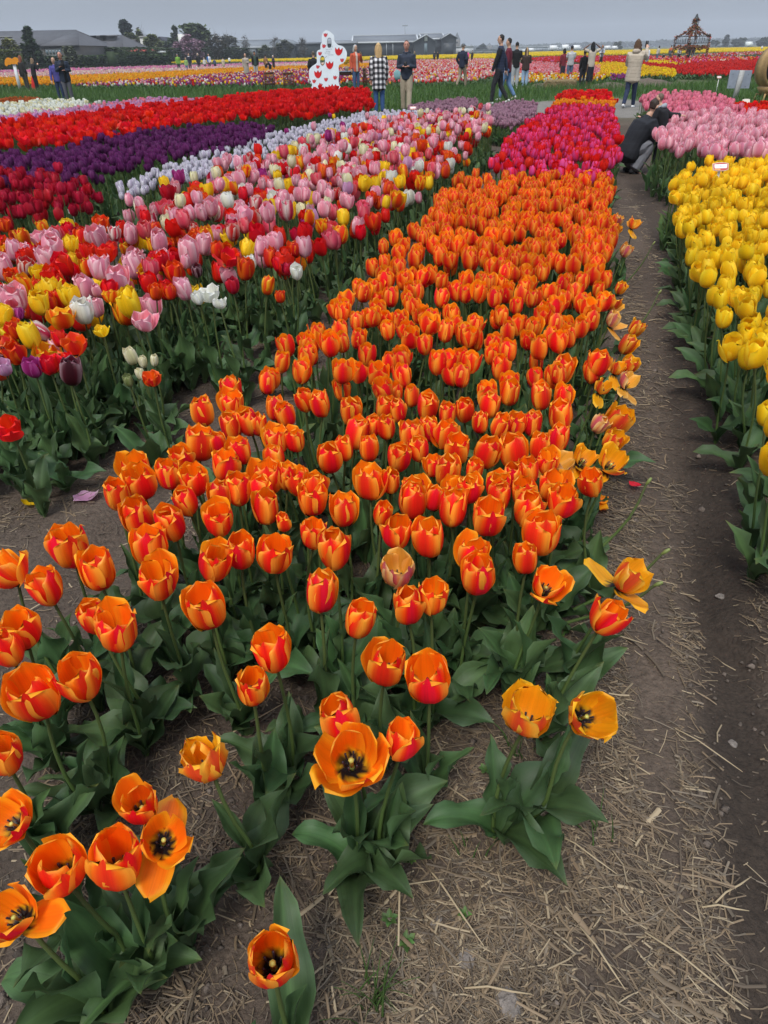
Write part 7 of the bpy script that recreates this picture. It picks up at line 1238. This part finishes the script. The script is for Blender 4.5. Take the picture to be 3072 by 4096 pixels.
# leafy skirts without flowers along the path side and in the near corner of the mixed bed
for k, p in enumerate(poisson(px_poly([(-250,1300),(160,1520),(380,1580),(560,1500),(700,1390),(960,1190),(1180,1050),(1360,960),(1480,880),(1600,800),(1420,930),(1200,1130),(980,1320),(720,1530),(500,1720),(330,1830),(170,1950),(-20,2030),(-250,1900)], .12), .125, 31)):
    z0 = gz(*p); e = empty('tulip_plant', (p[0], p[1], z0 - .004), 0, 'broad leaved tulip plant without a flower at the edge of the mixed bed', 'tulip plant', 'leafy plants along the edge of the mixed bed'); leaves_for(e, rnd.uniform(.3, .5), 4, LEAF_A, rnd.uniform(.85, 1.08))

# ---------------------------------------------------------------- the other beds
def bed(name, bedname, dist, seed, vars_, kinds, sizes, label, group, mass_label, zj=.022, lod='C', cap=300, near_lod=0, lx=0):
    P = near_first(bed_points(bedname, dist, seed, zj, .40)); r = random.Random(seed)
    vis = np.array([-150 < proj(p)[0] < 3222 for p in P], bool) if len(P) else np.zeros(0, bool); P = P[vis]
    for q, p in enumerate(P[:cap]):
        v = r.choice(vars_); k = r.choice(kinds); s = r.uniform(*sizes)
        if lod == 'B' or q < near_lod: tulip_B(name, p, v, k, s, label, group, (lx + r.gauss(0, .05), r.gauss(0, .05)), 3)
        else: tulip_C(name, p, v, k, s, label, group)
    tulip_mass(name + 's', P[cap:], vars_, kinds[:3], sizes, mass_label, seed); print(name, len(P))
bed('yellow_tulip', 'yellow', .110, 41, ['yellow'], ['closed', 'closed', 'loose'], (1.02, 1.3), 'deep yellow tulip in the bed along the right side of the straw path', 'yellow tulips in the bed on the right', 'far yellow tulips', .03, 'B', 215, lx=-.20)
bed('crimson_tulip', 'crimson', .135, 42, ['crimson', 'crimson', 'crimson', 'red'], ['closed', 'closed', 'loose', 'bud'], (1.15, 1.4), 'crimson and magenta tulip in the bed behind the orange one', 'crimson tulips behind the middle bed', 'far part of the crimson and magenta tulip bed behind the orange one', .03, 'C', 300, 40)
bed('pale_pink_tulip', 'light_pink', .165, 43, ['pink'], ['closed', 'loose', 'closed'], (1.5, 1.85), 'pale pink tulip in the bed behind the yellow tulips', 'pale pink tulips behind the yellow bed', 'far part of the pale pink tulip bed', .03, 'C', 300, 40)
bed('rose_tulip', 'rose', .18, 44, ['rose'], ['closed', 'closed', 'bud'], (1.35, 1.65), 'rose pink tulip in the bed behind the pale pink ones', 'rose pink tulips beyond the crouching people', 'far part of the rose pink tulip bed')
bed('scarlet_tulip', 'scarlet', .15, 45, ['scarlet'], ['half', 'loose', 'open'], (1.1, 1.3), 'scarlet open tulip at the far right behind the pink tulips', 'scarlet tulips at the far right', 'far scarlet tulips')
bed('amber_tulip', 'amber', .17, 46, ['amber'], ['loose', 'closed', 'half'], (1.1, 1.4), 'amber yellow tulip in the narrow row behind the crimson bed', 'amber tulips behind the crimson bed', 'far amber tulips')
bed('red_tulip', 'far_red', .17, 47, ['red'], ['half', 'loose', 'open'], (1.1, 1.4), 'red tulip in the last narrow bed before the road', 'red tulips at the end of the right hand beds', 'far red tulips')
bed('mauve_tulip', 'mauve', .12, 48, ['mauve'], ['half', 'loose', 'closed'], (.85, 1.05), 'dusty mauve double tulip in the low mound beside the man in khaki trousers', 'mauve tulips of the far low mound', 'back of the far low mound of mauve tulips', cap=150)
bed('mauve_tulip', 'mauve_near', .11, 49, ['mauve'], ['half', 'loose', 'closed'], (.85, 1.05), 'dusty mauve double tulip in the low mound behind the end of the mixed bed', 'mauve tulips of the nearer low mound', 'back of the nearer low mound of mauve tulips', cap=150)
bed('silver_tulip', 'silver', .115, 50, ['silver'], ['bud', 'bud', 'tall'], (.9, 1.05), 'silvery lilac tulip in the long row behind the mixed bed', 'silvery lilac tulips behind the mixed bed', 'far part of the long silvery lilac tulip row', .02, 'C', 300, 60)
bed('purple_tulip', 'purple', .125, 51, ['purple'], ['closed', 'loose', 'closed'], (1.0, 1.25), 'dark purple tulip in the bed on the left', 'dark purple tulips on the left', 'far part of the dark purple tulip bed', .03, 'C', 300, 40)
bed('wine_red_tulip', 'dark_red', .13, 52, ['wine'], ['closed', 'loose', 'closed'], (1.1, 1.25), 'wine red tulip in the small bed at the left edge', 'wine red tulips at the left edge', 'far wine red tulips', .06, 'B', 120)
bed('bright_red_tulip', 'red', .19, 53, ['red', 'red', 'scarlet', 'red'], ['half', 'open', 'loose'], (1.3, 1.65), 'bright red open tulip in the long bed leading to the white board', 'red tulips in the long bed before the white board', 'far part of the long bright red tulip bed', .035)
bed('lilac_tulip', 'lilac', .13, 54, ['lilac', 'lilac', 'rose'], ['closed', 'loose', 'closed'], (1.0, 1.2), 'lilac pink tulip in the thin row behind the red bed', 'lilac pink tulips behind the red bed', 'far part of the thin lilac pink row')
bed('white_tulip', 'white', .15, 55, ['white', 'cream', 'white'], ['closed', 'bud', 'loose'], (1.1, 1.35), 'white tulip in the small bed at the far left', 'white tulips at the far left', 'far white tulips')
bed('bronze_tulip', 'bronze', .17, 56, ['bronze'], ['half', 'loose', 'closed'], (1.1, 1.3), 'bronze orange tulip in the last bed at the far left', 'bronze tulips at the far left', 'far bronze tulips')
for x, y in ((386,418),(403,414)):
    p = at(x, y, .44); tulip_C('white_tulip', p, 'white', 'closed', 1.35, 'lone white tulip just right of the white bed near the grass', 'lone white tulips by the grass')
for x, y, v, lab in ((1317,465,'magenta','lone magenta tulip beside the red bed above the silvery row'),(1147,530,'magenta','lone magenta tulip at the end of the purple bed'),(1340,470,'yellow','lone pale yellow tulip beside the red bed above the silvery row'),(1065,525,'white','lone white tulip at the end of the purple bed')):
    tulip_C(v + '_tulip', at(x, y, .46), v, 'closed', 1.1, lab, None)
